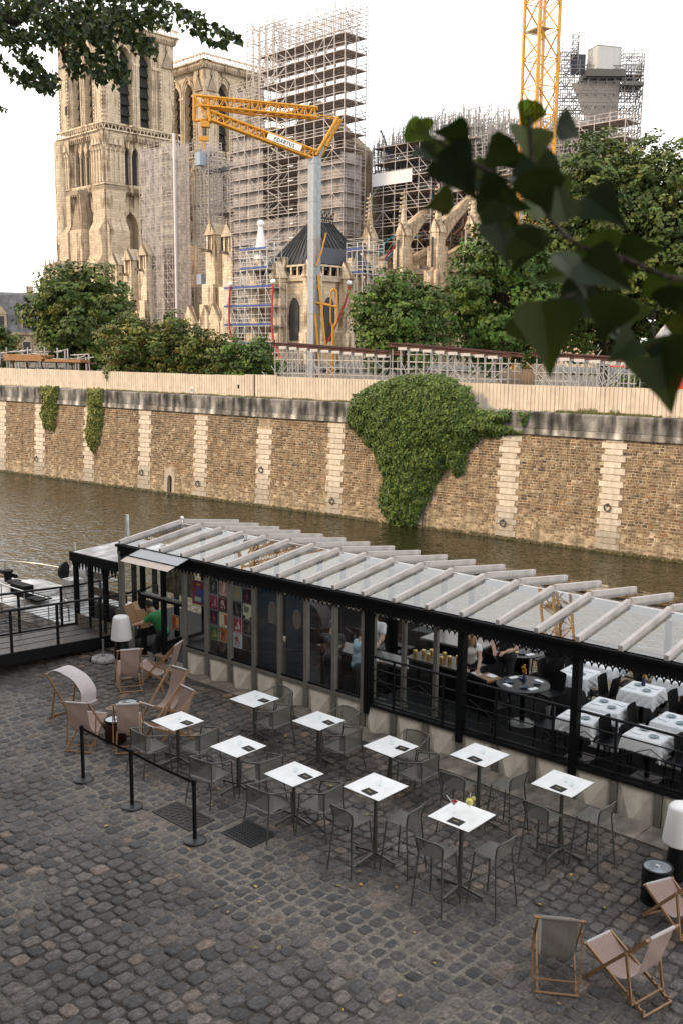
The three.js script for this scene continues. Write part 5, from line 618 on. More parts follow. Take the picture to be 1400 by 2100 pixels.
// ---------- steel supports with rusty beams behind the hoarding ----------
for (const [x0, x1, ya, yb, lab] of [[-9.04, -0.48, 9.46, 8.95, 'left lattice of grey props under a rusty beam, by the crane foot'], [-0.25, 7.15, 9.47, 8.95, 'middle lattice of grey props under a rusty beam, behind the ivy'], [8.75, 14.2, 9.04, 8.75, 'right lattice of grey props under a rusty beam, below the big tree']]) {
  const t = thing('prop_lattice', lab, 'scaffold', WALL.at(0, 0, -5), WALL.turn, 'prop lattices behind the hoarding'), S = [], L = [], B = [], top = (x) => lerp(ya, yb, (x - x0) / (x1 - x0)) - 0.32;
  for (let x = x0 + 0.1; x < x1; x += rr(0.38, 0.62)) for (const z of [-1.6, -0.8, 0]) S.push([V(x, ISL, z), V(x, top(x), z), 0.032]);
  for (let y = ISL + 0.3; y < 9; y += 0.42) for (const z of [-1.6, 0]) { let x = x0; while (x < x1) { const l = rr(0.7, 2.2); if (rnd() < 0.72 && y < top(x) - 0.1) L.push([V(x, y, z), V(Math.min(x + l, x1), y, z), 0.026]); x += l; } }
  for (let i = 0; i < 46; i++) { const x = rr(x0, x1 - 1), y = rr(ISL, 7.9), z = pick([0, -1.6, 0.03]); B.push([V(x, y, z), V(x + rr(0.5, 1.2) * pick([-1, 1]), y + rr(0.7, 1.3), z), 0.024]); }
  stuff(mesh('props', bars(S, 5), M.galv, t)); stuff(mesh('ledgers', bars(L), M.galv, t)); stuff(mesh('braces', bars(B), M.galv, t));
  for (let x = x0 + 0.9; x < x1; x += 0.82) mesh('head_block', box2(x - 0.28, x + 0.28, top(x) - 0.02, top(x) + 0.14, -0.3, 0.25), mat([0.55, 0.52, 0.5], { roughness: 0.8 }), t);
  for (const z of [0.1, -1.6]) { const A = V(x0 - 0.15, ya, z), Bq = V(x1 + 0.1, yb, z); mesh('rusty_beam', [beam(A, Bq, 0.2, 0.04), beam(A.clone().setY(ya - 0.2), Bq.clone().setY(yb - 0.2), 0.2, 0.03), beam(A.clone().setY(ya - 0.1), Bq.clone().setY(yb - 0.1), 0.03, 0.2)], M.rust, t); }
}
// ---------- stack of timber and scaffold parts at the left ----------
{
  const t = thing('timber_stack', 'long timber beams stacked on steel trestles at the far left behind the hoarding', 'timber', WALL.at(0, 0, -7), WALL.turn), tm = mat([0.52, 0.27, 0.1], { map: rep(T.wood, 0.6), roughness: 0.7 });
  for (let r = 0; r < 3; r++) for (let i = 0; i < 4; i++) mesh('beam', box2(-40 + rr(-0.2, 0.2), -35 + rr(-0.2, 0.2), 7.9 + r * 0.16, 8.05 + r * 0.16, -1 + i * 0.25, -0.79 + i * 0.25), tm, t); for (let i = 0; i < 4; i++) mesh('beam', box2(-34.6, -30.2 + rr(-0.1, 0.1), 7.85, 8.05, -1 + i * 0.25, -0.79 + i * 0.25), tm, t);
  for (let x = -42; x < -30; x += 1.9) mesh('trestle', bars([[V(x, ISL, -1.2), V(x + 0.5, 7.8, -0.6), 0.05], [V(x + 1, ISL, -0.2), V(x + 0.5, 7.8, -0.6), 0.05], [V(x - 0.3, 7.8, -0.6), V(x + 1.6, 7.8, -0.6), 0.06], [V(x, 6.8, -0.9), V(x + 1, 6.8, -0.4), 0.04]]), M.rust, t);
  const s2 = thing('scaffold_frames', 'heap of grey scaffold frames behind the timber at the far left', 'scaffold parts', WALL.at(0, 0, -9), WALL.turn), L = []; for (let i = 0; i < 60; i++) { const x = rr(-46, -33), y = rr(7.6, 8.7); L.push([V(x, y, rr(-1, 0)), V(x + rr(0.6, 2.4), y + rr(-0.1, 0.25), rr(-1, 0)), 0.05]); } for (let x = -45; x < -31; x += 1.3) L.push([V(x, ISL, 0), V(x, rr(7.8, 9.3), 0), 0.06], [V(x + 0.35, ISL, 0), V(x + 0.35, rr(7.8, 9.1), 0), 0.06]); stuff(mesh('frame_bars', bars(L), M.galv, s2));
}
// ---------- yellow folded crane ----------
function truss(a, b, w, h, n, r, up = V(0, 1, 0)) { // square lattice boom from a to b
  const d = b.clone().sub(a).normalize(), s = d.clone().cross(up).normalize(), u = s.clone().cross(d).normalize(), c = (t, i, j) => a.clone().lerp(b, t).addScaledVector(s, i * w / 2).addScaledVector(u, j * h / 2), ch = [], la = [];
  for (const i of [-1, 1]) for (const j of [-1, 1]) ch.push([c(0, i, j), c(1, i, j), r]);
  for (let k = 0; k < n; k++) { const t0 = k / n, t1 = (k + 0.5) / n, t2 = (k + 1) / n; for (const i of [-1, 1]) la.push([c(t0, i, -1), c(t1, i, 1), r * 0.55], [c(t1, i, 1), c(t2, i, -1), r * 0.55]); for (const j of [-1, 1]) la.push([c(t0, -1, j), c(t1, 1, j), r * 0.5], [c(t1, 1, j), c(t2, -1, j), r * 0.5]); la.push([c(t0, -1, -1), c(t0, 1, -1), r * 0.5]); }
  return [ch, la];
}
{
  const t = thing('folding_crane', 'grey and yellow self erecting crane with its lattice jib folded', 'crane', V(-2.06, 4, -73.06), 0), part = (n, g, m = M.yellow) => mesh(n, g, m, t), gm = mat([0.42, 0.45, 0.48], { roughness: 0.5, metalness: 0.2, map: T.soft });
  part('mast', [place(box(0.66, 16.2, 0.66), -0.05, 8.3, 0, 0, 0.72, 0)], gm); for (let y = 3; y < 16; y += 2.6) part('mast_collar', place(box(0.7, 0.12, 0.7), -0.05, y, 0, 0, 0.72, 0), gm); part('mast_head', [bar(V(0.1, 16, 0), V(0.6, 17.4, 0), 0.16, 8)], gm);
  const sub = (nm, a, b, w, h, n, r) => { const [c, l] = truss(a, b, w, h, n, r), o = part(nm, bars(c, 6)); stuff(mesh('lacing', bars(l, 5), M.yellow, o)); return o; };
  sub('upper_jib', V(-7.9, 20.05, 0.1), V(0.15, 19.35, 0.1), 0.6, 0.62, 13, 0.075); sub('lower_jib', V(-7.4, 19.15, 0), V(0.0, 16.55, 0), 0.62, 0.55, 13, 0.085);
  part('jib_hinge', bars([[V(-8.45, 20.5, 0.3), V(-8.5, 18.75, 0.3), 0.09], [V(-8.45, 20.5, -0.3), V(-8.5, 18.75, -0.3), 0.09], [V(-8.45, 20.5, 0), V(-7.5, 20.35, 0.1), 0.09], [V(-8.5, 18.75, 0), V(-7.3, 18.95, 0), 0.1], [V(-8.45, 20.4, 0.3), V(-7.5, 18.95, 0.3), 0.08], [V(-7.55, 20.4, 0.3), V(-7.35, 18.7, 0.3), 0.12], [V(-7.55, 20.4, -0.3), V(-7.35, 18.7, -0.3), 0.12], [V(-8.48, 19.6, 0.3), V(-7.4, 20, 0.3), 0.06]], 6));
  part('fold_ram', [bar(V(-7.2, 19.65, 0), V(-4.2, 19.2, 0), 0.12, 8), bar(V(-4.2, 19.2, 0), V(0.2, 18.95, 0), 0.05, 6)]); part('apex_strut', bars([[V(0.05, 16.5, 0.25), V(1.6, 19.1, 0.2), 0.12], [V(0.35, 16.5, -0.25), V(1.78, 19.0, -0.2), 0.12], [V(0.6, 17.2, 0.2), V(0.9, 17.2, -0.2), 0.06], [V(1.2, 18.4, 0.2), V(1.4, 18.3, -0.2), 0.06]], 6)); part('tie_bar', bars([[V(0.1, 19.25, 0), V(1.65, 19.05, 0), 0.05], [V(0.1, 19.05, 0.1), V(1.6, 18.95, 0.1), 0.03]], 6));
  part('trolley', [box2(-8.0, -7.4, 18.35, 18.75, -0.3, 0.3)]); part('hook_rope', bars([[V(-7.85, 17.7, 0.1), V(-7.8, 18.5, 0.1), 0.025], [V(-7.75, 17.7, -0.1), V(-7.7, 18.5, -0.1), 0.025]]), M.black); part('hook_block', [box2(-8.15, -7.5, 17.45, 17.75, -0.12, 0.12), bar(V(-7.83, 16.95, 0), V(-7.83, 17.5, 0), 0.07, 8)]);
  const bn = mesh('name_banner', M.plane(2.5, 0.42, 0, 0, 0), mat(0xffffff, { map: M.text('EDARTUS', 2.5, 0.42, '#1f2430', '#e9e8e4', false), roughness: 0.6 }), t, true); bn.position.set(-2.15, 17.34, 0.42); bn.rotation.z = -0.345;
  part('raising_strut', [beam(V(0.25, 8.3, 0.2), V(1.1, 0.3, 0.3), 0.16, 0.3, V(0, 0, 1)), beam(V(0.05, 5.6, 0.3), V(0.5, 0.3, 0.4), 0.16, 0.26, V(0, 0, 1))]); part('knee_bracket', bars([[V(0.3, 8.0, 0.2), V(-0.05, 7.7, 0.2), 0.09], [V(0.3, 7.7, 0.2), V(-0.02, 6.9, 0.2), 0.08], [V(0.05, 6.35, 0.3), V(1.6, 6.05, 0.3), 0.07], [V(0.05, 6.45, 0.1), V(1.2, 6.2, 0.1), 0.05]], 6)); part('ballast_yoke', [bar(V(1.34, 0.3, 0.3), V(1.34, 4.7, 0.3), 0.1, 8), bar(V(1.16, 5.0, 0.3), V(1.16, 7.1, 0.3), 0.06, 8), bar(V(1.6, 5.0, 0.3), V(1.6, 7.1, 0.3), 0.06, 8), bar(V(1.16, 5.0, 0.3), V(1.36, 4.6, 0.3), 0.07, 8), bar(V(1.6, 5.0, 0.3), V(1.36, 4.6, 0.3), 0.07, 8), bar(V(1.16, 7.1, 0.3), V(1.38, 7.35, 0.3), 0.08, 8), bar(V(1.6, 7.1, 0.3), V(1.38, 7.35, 0.3), 0.08, 8)]); part('upper_arm', [beam(V(0.1, 8.9, 0.4), V(0.45, 9.8, 0.4), 0.1, 0.24, V(0, 0, 1)), beam(V(0.42, 9.7, 0.4), V(0.8, 11.2, 0.4), 0.1, 0.3, V(0, 0, 1))]);
}
// ---------- tall yellow lattice mast of the tower crane ----------
{
  const t = thing('tower_crane_mast', 'tall yellow lattice mast of a tower crane rising out of the picture', 'crane', V(17.05, 4, -92.17), 0.47), s = 1.07, N = 25, hgt = 2.35, la = [], ld = [];
  for (const [x, z] of [[-s, -s], [s, -s], [s, s], [-s, s]]) mesh('leg', box2(x - 0.11, x + 0.11, 0, N * hgt, z - 0.11, z + 0.11), M.yellow, t);
  for (let k = 0; k < N; k++) { const y0 = k * hgt, y1 = y0 + hgt, ym = (y0 + y1) / 2; for (const [a, b] of [[[-s, s], [s, s]], [[s, s], [s, -s]], [[s, -s], [-s, -s]], [[-s, -s], [-s, s]]]) { const A = (y) => V(a[0], y, a[1]), B = (y) => V(b[0], y, b[1]); la.push([k % 2 ? A(y0) : B(y0), k % 2 ? B(y1) : A(y1), 0.075]); la.push([A(y1), B(y1), 0.05]); } ld.push([V(-0.25, y0, 0.3), V(-0.25, y1, 0.3), 0.035], [V(0.15, y0, 0.3), V(0.15, y1, 0.3), 0.035]); for (let q = 0; q < 6; q++) ld.push([V(-0.25, y0 + q * 0.39, 0.3), V(0.15, y0 + q * 0.39, 0.3), 0.02]); if (k % 3 === 1) mesh('rest_platform', box2(-0.9, 0.3, y0, y0 + 0.05, -0.9, 0.9), M.galv, t); }
  stuff(mesh('lacing', bars(la, 6), M.yellow, t)); stuff(mesh('ladder', bars(ld, 4), M.galv, t));
}
// ---------- red and white machine boom at the right edge ----------
{
  const t = thing('drilling_machine', 'red and white machine boom with red lettering behind the leaves at the right edge', 'machine', V(20.36, 4, -63.04), 0), rd = mat([0.65, 0.06, 0.02], { roughness: 0.45 });
  mesh('boom', beam(V(-0.55, 3.55, 0), V(2.2, 7.3, 0), 0.7, 0.85, V(-0.8, 0.6, 0)), M.whitePaint, t); mesh('boom_end', beam(V(-0.9, 3.05, 0), V(-0.55, 3.54, 0), 0.71, 0.87, V(-0.8, 0.6, 0)), rd, t);
  const l = mesh('lettering', M.plane(2.2, 0.6, 0, 0, 0), mat(0xffffff, { map: M.text('DARTUS', 2.2, 0.6, '#b3261c', '#e8e6e2', false) }), t, true); l.position.set(0.62, 5.12, 0.37); l.rotation.z = 0.938;
  mesh('leg', [beam(V(-0.8, 3.0, 0), V(-1.6, 1.9, 0), 0.3, 0.3), cyl(0.5, 0.1, 1.3, -1.85, 1.6, 0.3, 14, 0, 0, -0.5)], rd, t); mesh('carriage', [box2(-3.4, -1.9, 2.1, 2.25, -0.4, 0.4), box2(-1, 2.4, 0, 1.7, -0.8, 0.6)], rd, t);
}
// ---------- far houses at the left edge ----------
{
  const t = thing('mansard_house', 'stone house with grey mansard roof and chimneys at the far left', 'house', V(-41.85, 4.5, -132.38), 0.3), part = (n, g, m) => mesh(n, g, m, t), st = mat([0.5, 0.42, 0.32], { map: rep(T.limestone, 0.1) }), sl = mat([0.14, 0.14, 0.15], { roughness: 0.6, map: rep(T.blotch, 0.3) });
  part('wall', box2(-12, 5, 0, 4.2, -8, 0), st); part('roof', tri([[V(-12.3, 4.2, 0.3), V(5.3, 4.2, 0.3), V(3.6, 9.2, -2.6), V(-12, 9.2, -2.6)], [V(5.3, 4.2, 0.3), V(5.3, 4.2, -8), V(3.6, 9.2, -6), V(3.6, 9.2, -2.6)], [V(-12, 9.2, -2.6), V(3.6, 9.2, -2.6), V(3.6, 9.6, -4.4), V(-12, 9.6, -4.4)]]), sl);
  part('cornice', box2(-12.2, 5.2, 3.95, 4.25, -0.1, 0.35), st);
  for (const x of [-9.2, -6, -2.9, 0.2]) { const w = part('window', box2(x - 0.45, x + 0.45, 1.0, 3.0, -0.05, 0.06), mat([0.05, 0.05, 0.055], { roughness: 0.2 })); mesh('frame', [box2(x - 0.6, x - 0.46, 0.9, 3.15, 0, 0.1), box2(x + 0.46, x + 0.6, 0.9, 3.15, 0, 0.1), box2(x - 0.6, x + 0.6, 3.01, 3.2, 0, 0.12)], st, w); const d = part('dormer', [box2(x - 0.7, x + 0.7, 4.5, 6.6, -1.6, -0.1), poly([[x - 0.85, 6.6], [x + 0.85, 6.6], [x, 7.7]], 1.5, -1.5)], st); mesh('pane', box2(x - 0.4, x + 0.4, 4.9, 6.3, -0.1, -0.06), mat([0.04, 0.04, 0.05], { roughness: 0.2 }), d); }
  part('chimney', box2(2.2, 4.4, 5, 11, -3.4, -2.2), st); part('chimney', box2(0.4, 1.3, 9, 10.4, -4, -3.2), st); part('chimney', box2(-4.6, -3.4, 9, 10.8, -4, -3), st);
}
// ---------- cathedral ----------
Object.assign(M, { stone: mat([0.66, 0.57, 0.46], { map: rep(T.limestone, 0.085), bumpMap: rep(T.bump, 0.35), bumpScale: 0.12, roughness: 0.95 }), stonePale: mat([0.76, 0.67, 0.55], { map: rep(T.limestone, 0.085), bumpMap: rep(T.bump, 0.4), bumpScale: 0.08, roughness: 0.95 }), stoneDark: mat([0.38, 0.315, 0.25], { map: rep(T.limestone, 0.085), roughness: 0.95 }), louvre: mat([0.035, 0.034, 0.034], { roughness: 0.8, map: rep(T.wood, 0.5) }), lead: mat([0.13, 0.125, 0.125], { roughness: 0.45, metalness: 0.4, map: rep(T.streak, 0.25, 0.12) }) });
const archPts = (x0, x1, y0, ys, n = 8) => { // pointed arch outline from springing ys, base y0
  const w = x1 - x0, p = [[x0, y0]]; for (let i = 0; i <= n; i++) { const a = Math.PI - i / n * Math.PI / 3; p.push([x1 + w * Math.cos(a), ys + w * Math.sin(a)]); } for (let i = n - 1; i >= 0; i--) { const a = i / n * Math.PI / 3; p.push([x0 + w * Math.cos(a), ys + w * Math.sin(a)]); } p.push([x1, y0]); return p; };
{
  const W = 16.6, T1 = thing('cathedral_tower', 'square gothic stone tower with tall dark belfry openings, nearer of the two', 'tower', CATH.at(0, 0, 0), CATH.turn), part = (n, g, m = M.stone) => mesh(n, g, m, T1);
  // each face built in (a, y) and turned: south face looks along +z, east face along +x
  const faces = [(g) => g.translate(-W, 0, 0), (g) => g.translate(0, 0, 0).rotateY(Math.PI / 2)];
  const L = []; // things per face
  part('core', [box2(-W + 2.6, -2.6, 0, 32, -W + 2.6, -2.6), box2(-W + 1.8, -1.8, 32, 43, -W + 1.8, -1.8)], M.stoneDark);
  faces.forEach((F, s) => {
    const put = (n, g, m) => part(n, F(join([g])), m), fm = s ? M.stone : M.stone;
    // lower wall with blind arch
    put('lower_wall', poly([[2, 0], [W - 2, 0], [W - 2, 32], [2, 32]], 1.5, -2.6, 0, s ? [archPts(4.6, 8, 18, 25), archPts(8.6, 12, 18, 25)] : [archPts(6, 10.6, 18, 25)]));
    put('quatrefoil', poly(archPts(4.4, 12.2, 17, 24.5), 0.3, -3.2), M.stoneDark);
    // gallery stage
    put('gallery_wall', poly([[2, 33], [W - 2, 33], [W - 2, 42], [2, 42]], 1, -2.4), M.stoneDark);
    put('gallery_floor', box2(0.5, W - 0.5, 32, 32.9, -3, 0.4), M.stone);
    for (let i = 0; i < 4; i++) { const a = 4.2 + i * 2.1; put('gallery_shade', poly(archPts(a + 0.3, a + 1.8, 33.2, 38.6), 0.2, -1.5), M.louvre); put('gallery_arch', poly([[a, 38.4], [a, 41.6], [a + 2.1, 41.6], [a + 2.1, 38.4], [a + 2.0, 38.4], ...archPts(a + 0.14, a + 1.96, 38.4, 38.5, 6).slice(1, -1).reverse().map(([x, y]) => [x, Math.min(y, 41.2)]), [a + 0.1, 38.4]], 0.5, -1), M.stonePale); put('gallery_arch', poly([[a - 1, 39.9], [a - 1, 41.6], [a + 1, 41.6], [a + 1, 39.9], ...archPts(a - 0.8, a + 0.8, 39.9, 40, 4).slice(1, -1).reverse().map(([x, y]) => [x, Math.min(y, 41.4)])], 0.4, -0.5), M.stonePale); }  // dark arch plates paint the shade of the gallery recess
    for (let i = 0; i < 5; i++) put('colonnette', cyl(0.17, 0.17, 5.6, 4.2 + i * 2.1, 35.8, -0.6, 8), M.stonePale);
    for (let i = 0; i < 5; i++) put('capital', cyl(0.18, 0.36, 0.6, 4.2 + i * 2.1, 38.8, -0.6, 8), M.stonePale);
    // belfry wall with two tall lancets
    const ops = [[4.05, 7.0], [8.7, 11.65]];
    put('belfry_wall', poly([[1.5, 43.5], [W - 1.5, 43.5], [W - 1.5, 61], [1.5, 61]], 2.4, -2.9, 0, ops.map(([a, b]) => archPts(a, b, 44.2, 55.8))));
    for (const [a, b] of ops) {
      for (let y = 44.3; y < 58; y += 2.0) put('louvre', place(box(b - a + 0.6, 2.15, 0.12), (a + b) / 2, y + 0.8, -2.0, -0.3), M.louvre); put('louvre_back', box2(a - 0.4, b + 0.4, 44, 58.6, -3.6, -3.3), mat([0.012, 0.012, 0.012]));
      for (let k = 0; k < 3; k++) { const e = 0.16 + k * 0.34, pts = archPts(a - e, b + e, 44.2, 55.8, 8).map(([x, y]) => V(x, y, -0.62 + k * 0.2)); put('archivolt', tube(pts.slice(1, -1), 0.15, 6, 40), M.stonePale); for (const q of [a - e, b + e]) put('jamb_shaft', cyl(0.13, 0.13, 11.6, q, 50, -0.62 + k * 0.2, 7), M.stonePale); }
    }
    for (const [a, b, z] of [[1.4, 4, 0], [7.05, 8.65, -0.2], [11.7, W - 1.4, 0]]) put('impost_band', box2(a, b, 55.3, 55.8, -0.8, z), M.stonePale);
    // cornices and balustrades
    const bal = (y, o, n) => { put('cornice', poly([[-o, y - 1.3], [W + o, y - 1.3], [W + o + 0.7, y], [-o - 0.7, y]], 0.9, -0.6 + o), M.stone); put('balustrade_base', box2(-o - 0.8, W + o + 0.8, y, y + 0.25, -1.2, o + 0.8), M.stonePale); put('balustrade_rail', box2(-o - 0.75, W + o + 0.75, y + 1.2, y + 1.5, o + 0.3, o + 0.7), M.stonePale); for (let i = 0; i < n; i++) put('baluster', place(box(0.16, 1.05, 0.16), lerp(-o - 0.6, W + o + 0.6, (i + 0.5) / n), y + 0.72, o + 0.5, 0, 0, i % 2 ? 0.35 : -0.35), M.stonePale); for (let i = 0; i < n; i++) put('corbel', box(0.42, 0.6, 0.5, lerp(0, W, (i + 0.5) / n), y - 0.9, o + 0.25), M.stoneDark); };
    bal(42.4, 0.2, 22); bal(61.8, 0.3, 24);
    put('string_course', box2(-0.6, W + 0.6, 31.4, 32.3, -1, 0.75), M.stoneDark); for (let i = 0; i < 22; i++) put('dentil', box(0.3, 0.35, 0.3, lerp(0, W, (i + 0.5) / 22), 31.2, 0.6), M.stoneDark);
    // corner buttresses of this face, stepping out downwards, with shafts
    for (const a of [1.75, W - 1.75]) {
      put('buttress', box2(a - 1.75, a + 1.75, 43.5, 61, -2.5, 0.15)); for (const q of [-1.6, -0.85, 0.85, 1.6]) { put('buttress_shaft', cyl(0.14, 0.14, 12.4, a + q, 49.6, 0.16, 7), M.stonePale); for (let k = 0; k < 16; k++) if (q * q > 1) put('crocket', box(0.22, 0.3, 0.22, a + q * 1.03, 44.2 + k * 0.72, 0.3), M.stoneDark); }
      put('buttress_gable', [poly([[a - 1.3, 56], [a + 1.3, 56], [a, 59.2]], 0.5, 0.1), cyl(0.3, 0.05, 1.6, a, 60, 0.3, 6)], M.stoneDark);
      put('gallery_pier', box2(a - 2.2, a + 2.2, 32.5, 42, -2.5, 0.7)); for (const q of [-2, -1.1, 0, 1.1, 2]) { put('pier_shaft', cyl(0.16, 0.16, 5.8, a + q, 35.8, 0.8, 7), M.stonePale); put('capital', cyl(0.18, 0.36, 0.6, a + q, 38.9, 0.85, 7), M.stonePale); } for (const q of [-1.55, -0.55, 0.55, 1.55]) put('pier_arch', poly(archPts(a + q - 0.42, a + q + 0.42, 38.8, 39.3, 5), 0.25, 0.72), M.stoneDark); for (const q of [-1.1, 0, 1.1]) put('pier_gable', poly([[a + q - 0.5, 39.8], [a + q + 0.5, 39.8], [a + q, 41.3]], 0.25, 0.9), M.stonePale);
      put('pier_base', [box2(a - 2.2, a + 2.2, 24, 31.5, -2.5, 0.8), poly([[0, 0], [0.9, 0], [0, 1.6]], 4.6).rotateY(Math.PI / -2).translate(a + 2.3, 24, 0.8), box2(a - 2.4, a + 2.4, 0, 24, -2.5, 1.7)]);
      put('pier_offset', [box2(a - 2.5, a + 2.5, 16, 17.4, -2.5, 2.6), poly([[0, 0], [1.2, 0], [0, 2.2]], 4.9).rotateY(-Math.PI / 2).translate(a + 2.45, 17.4, 1.5), box2(a - 2.5, a + 2.5, 0, 16, -2.5, 2.6)]);
    }
  });
  part('stair_turret', cyl(1.8, 1.8, 20, -W + 0.6, 32, 0.2, 8)); part('turret_roof', poly([[-2.2, 0], [2.2, 0], [1.4, 7.5], [1.0, 7.5]], 2.4, -1).translate(-7.2, 24.3, 1.2), M.stoneDark); part('turret_wall', box2(-9.6, -4.9, 0, 24.3, -1, 2.8)); part('slit_window', box2(-14.2, -13.6, 47, 48.6, 0.2, 0.34), mat([0.01, 0.01, 0.01]));
  for (const [x, z] of [[-18, 5], [-14.4, 6], [-11, 7], [-7, 8]]) part('buttress_cap', [box2(x - 1.4, x + 1.4, 0, 14.6, z - 5, z - 1), poly([[-1.6, 14.6], [1.6, 14.6], [0, 18.2]], 3.4, -2).translate(x, 0, z - 2.2), cyl(0.2, 0.05, 1.5, x, 18.8, z - 1, 6)], M.stone);
  copy(T1, CATH.at(-1, 0, -25.4), CATH.turn, 'square gothic stone tower partly hidden behind the scaffold, farther of the two', 'cathedral towers'); T1.userData.group = 'cathedral towers'; T1.scale.y = 1.036;
}
{
  // nave flank: buttress piers with gabled niches, aisle walls
  const n = thing('cathedral_nave', 'stone nave flank of the cathedral with buttress piers and dark aisles', 'church', CATH.at(0, 0, 0), CATH.turn), part = (a, g, m = M.stone) => mesh(a, g, m, n);
  part('aisle_wall', box2(2, 48, 0, 13, -6, -3), M.stone); part('clerestory', box2(2, 50, 0, 22, -14, -12), M.stoneDark);
  for (const [x, h] of [[9.4, 14.8], [14.4, 15.4], [19.4, 16], [39.8, 18.2], [44.4, 17.6]]) { part('buttress_pier', [box2(x - 1.3, x + 1.3, 0, h, 0.5, 5), box2(x - 1.5, x + 1.5, 0, h - 5.6, 0.5, 5.7), box2(x - 1.6, x + 1.6, 0, h - 9, 0.5, 6.2)], M.stonePale); part('niche', [box2(x - 1.2, x - 0.75, h, h + 2.6, 3.6, 4.9), box2(x + 0.75, x + 1.2, h, h + 2.6, 3.6, 4.9), box2(x - 1.2, x + 1.2, h, h + 2.6, 1, 1.4), box2(x - 0.15, x + 0.15, h, h + 2.6, 4.4, 4.7)], M.stonePale); part('niche_roof', [poly([[-1.5, h + 2.5], [1.5, h + 2.5], [0, h + 4.6]], 4.4, 0.8).translate(x, 0, 0), cyl(0.18, 0.04, 1, x, h + 5, 5, 6)], M.stone); part('gargoyle', beam(V(x + 0.2, h - 0.2, 5), V(x + 0.2, h - 0.1, 7), 0.4, 0.45), M.stoneDark); part('niche_shade', box2(x - 0.75, x + 0.75, h, h + 2.4, 2.2, 2.4), mat([0.02, 0.02, 0.02])); }  // near-black sheet in each niche paints the shade inside it
  for (const x of [36.5, 41, 43.4, 47]) part('chapel_gable', [poly([[-1.6, 0], [1.6, 0], [1.6, 6], [0, 9], [-1.6, 6]], 1, 6.4).translate(x, 0, 0)], M.stonePale);
}
{ // scaffold on the nave beside the tower, with hoist mast
  const t = thing('nave_scaffold', 'fine mesh scaffold wall with a pale hoist mast right of the near tower', 'scaffold', CATH.at(0, 0, 0), CATH.turn);
  scaffold(t, { x0: 17.6, x1: 29.2, z0: 0.5, z1: 4, y0: 5, y1: 37, bay: 1.7, lift: 1.7, r: 0.05, decks: false, brace: 0.8, rails: 1 });
  mesh('net', [box2(17.4, 24, 5, 37, 3.4, 3.45)], M.net, t); mesh('net', box2(24, 29.2, 5, 37.2, 1.2, 1.25), M.net, t); mesh('hoist_mast', box2(28.9, 29.25, 5, 38.6, 4.2, 4.55), mat([0.6, 0.56, 0.54]), t); mesh('cabin', box2(31, 32.5, 33.4, 35.6, 0, 1.4), mat([0.3, 0.36, 0.43]), t); mesh('cabin', box2(31, 32.4, 13, 14.8, 0, 1.4), mat([0.3, 0.36, 0.43]), t);
}
{ const t = thing('roof_scaffold', 'see through tangle of scaffold tubes between tower and transept scaffold', 'scaffold', CATH.at(0, 0, 0), CATH.turn);
  scaffold(t, { x0: 29.5, x1: 48, z0: -11, z1: -3, y0: 8, y1: 34.5, bay: 1.9, bayZ: 2.6, lift: 1.75, r: 0.06, decks: true, brace: 0.9, rails: 1, skip: 0.72 }); scaffold(t, { x0: 29.5, x1: 33, z0: -3, z1: 0, y0: 8, y1: 36.5, bay: 1.2, lift: 1.6, r: 0.06, decks: false, brace: 0.9 }); mesh('net', box2(33, 47, 12, 20, -12.2, -12.1), M.net, t); mesh('long_deck', box2(29, 47, 32.6, 33.3, -3.2, -2.6), mat([0.1, 0.09, 0.09]), t);
}
{ // transept: gable wall wrapped in a tall scaffold
  const g = thing('cathedral_transept', 'stone transept gable of the cathedral behind the tallest scaffold', 'church', CATH.at(0, 0, 0), CATH.turn); mesh('gable_wall', poly([[49, 0], [71, 0], [71, 31], [60, 40], [49, 31]], 2, -1.6), M.stoneDark, g); mesh('corner_turret', [box2(48, 51.5, 0, 37, -1, 1)], M.stone, g); mesh('rose_window', place(fin(new THREE.TorusGeometry(5, 0.5, 8, 40)), 60, 22, 0.6), M.stone, g); mesh('side_wall', box2(69.5, 71.5, 0, 27, -14, -1), M.stoneDark, g);
  const t = thing('transept_scaffold', 'tallest scaffold with stacked open decks around the transept gable', 'scaffold', CATH.at(0, 0, 0), CATH.turn);
  scaffold(t, { x0: 46.6, x1: 72.5, z0: 1.6, z1: 6, y0: 4, y1: 30.5, bay: 2.35, bayZ: 2.2, lift: 2.1, r: 0.055, brace: 0.4, stair: [55, 59], deckSide: [2.4, 6] });
  scaffold(t, { x0: 54, x1: 72.5, z0: 1.6, z1: 6, y0: 30.5, y1: 46, bay: 2.1, bayZ: 2.2, lift: 2.3, r: 0.078, brace: 0.35, stair: [56, 60], rails: 2 });
  scaffold(t, { x0: 46.6, x1: 54, z0: 2.6, z1: 6, y0: 30.5, y1: 42, bay: 2.0, bayZ: 1.7, lift: 2.2, r: 0.055, brace: 0.5, decks: true, skip: 0.4 }); scaffold(t, { x0: 51, x1: 57.5, z0: 3.6, z1: 6, y0: 42, y1: 50.4, bay: 1.6, bayZ: 1.4, lift: 2, r: 0.07, decks: false, brace: 0.8 }); scaffold(t, { x0: 57.5, x1: 72.5, z0: 1.6, z1: 6, y0: 46, y1: 49.2, bay: 1.8, bayZ: 1.6, lift: 1.7, r: 0.07, decks: false, brace: 0.2 });
  for (const [a, b, y] of [[46.6, 49.8, 42], [50, 54, 36], [54, 61.8, 22], [62, 65, 30], [65.2, 72.4, 29]]) mesh('net', box2(a, b, 4, y, 5.3, 5.34), M.net, t); mesh('net', box2(71.9, 71.94, 4, 30, 1.8, 6), M.net, t);
  for (let y = 6; y < 46; y += 2.1) mesh('strip_light', box2(61 + rr(-0.3, 0.3), 61.9, y, y + 0.12, 6.1, 6.2), M.white, t);
}
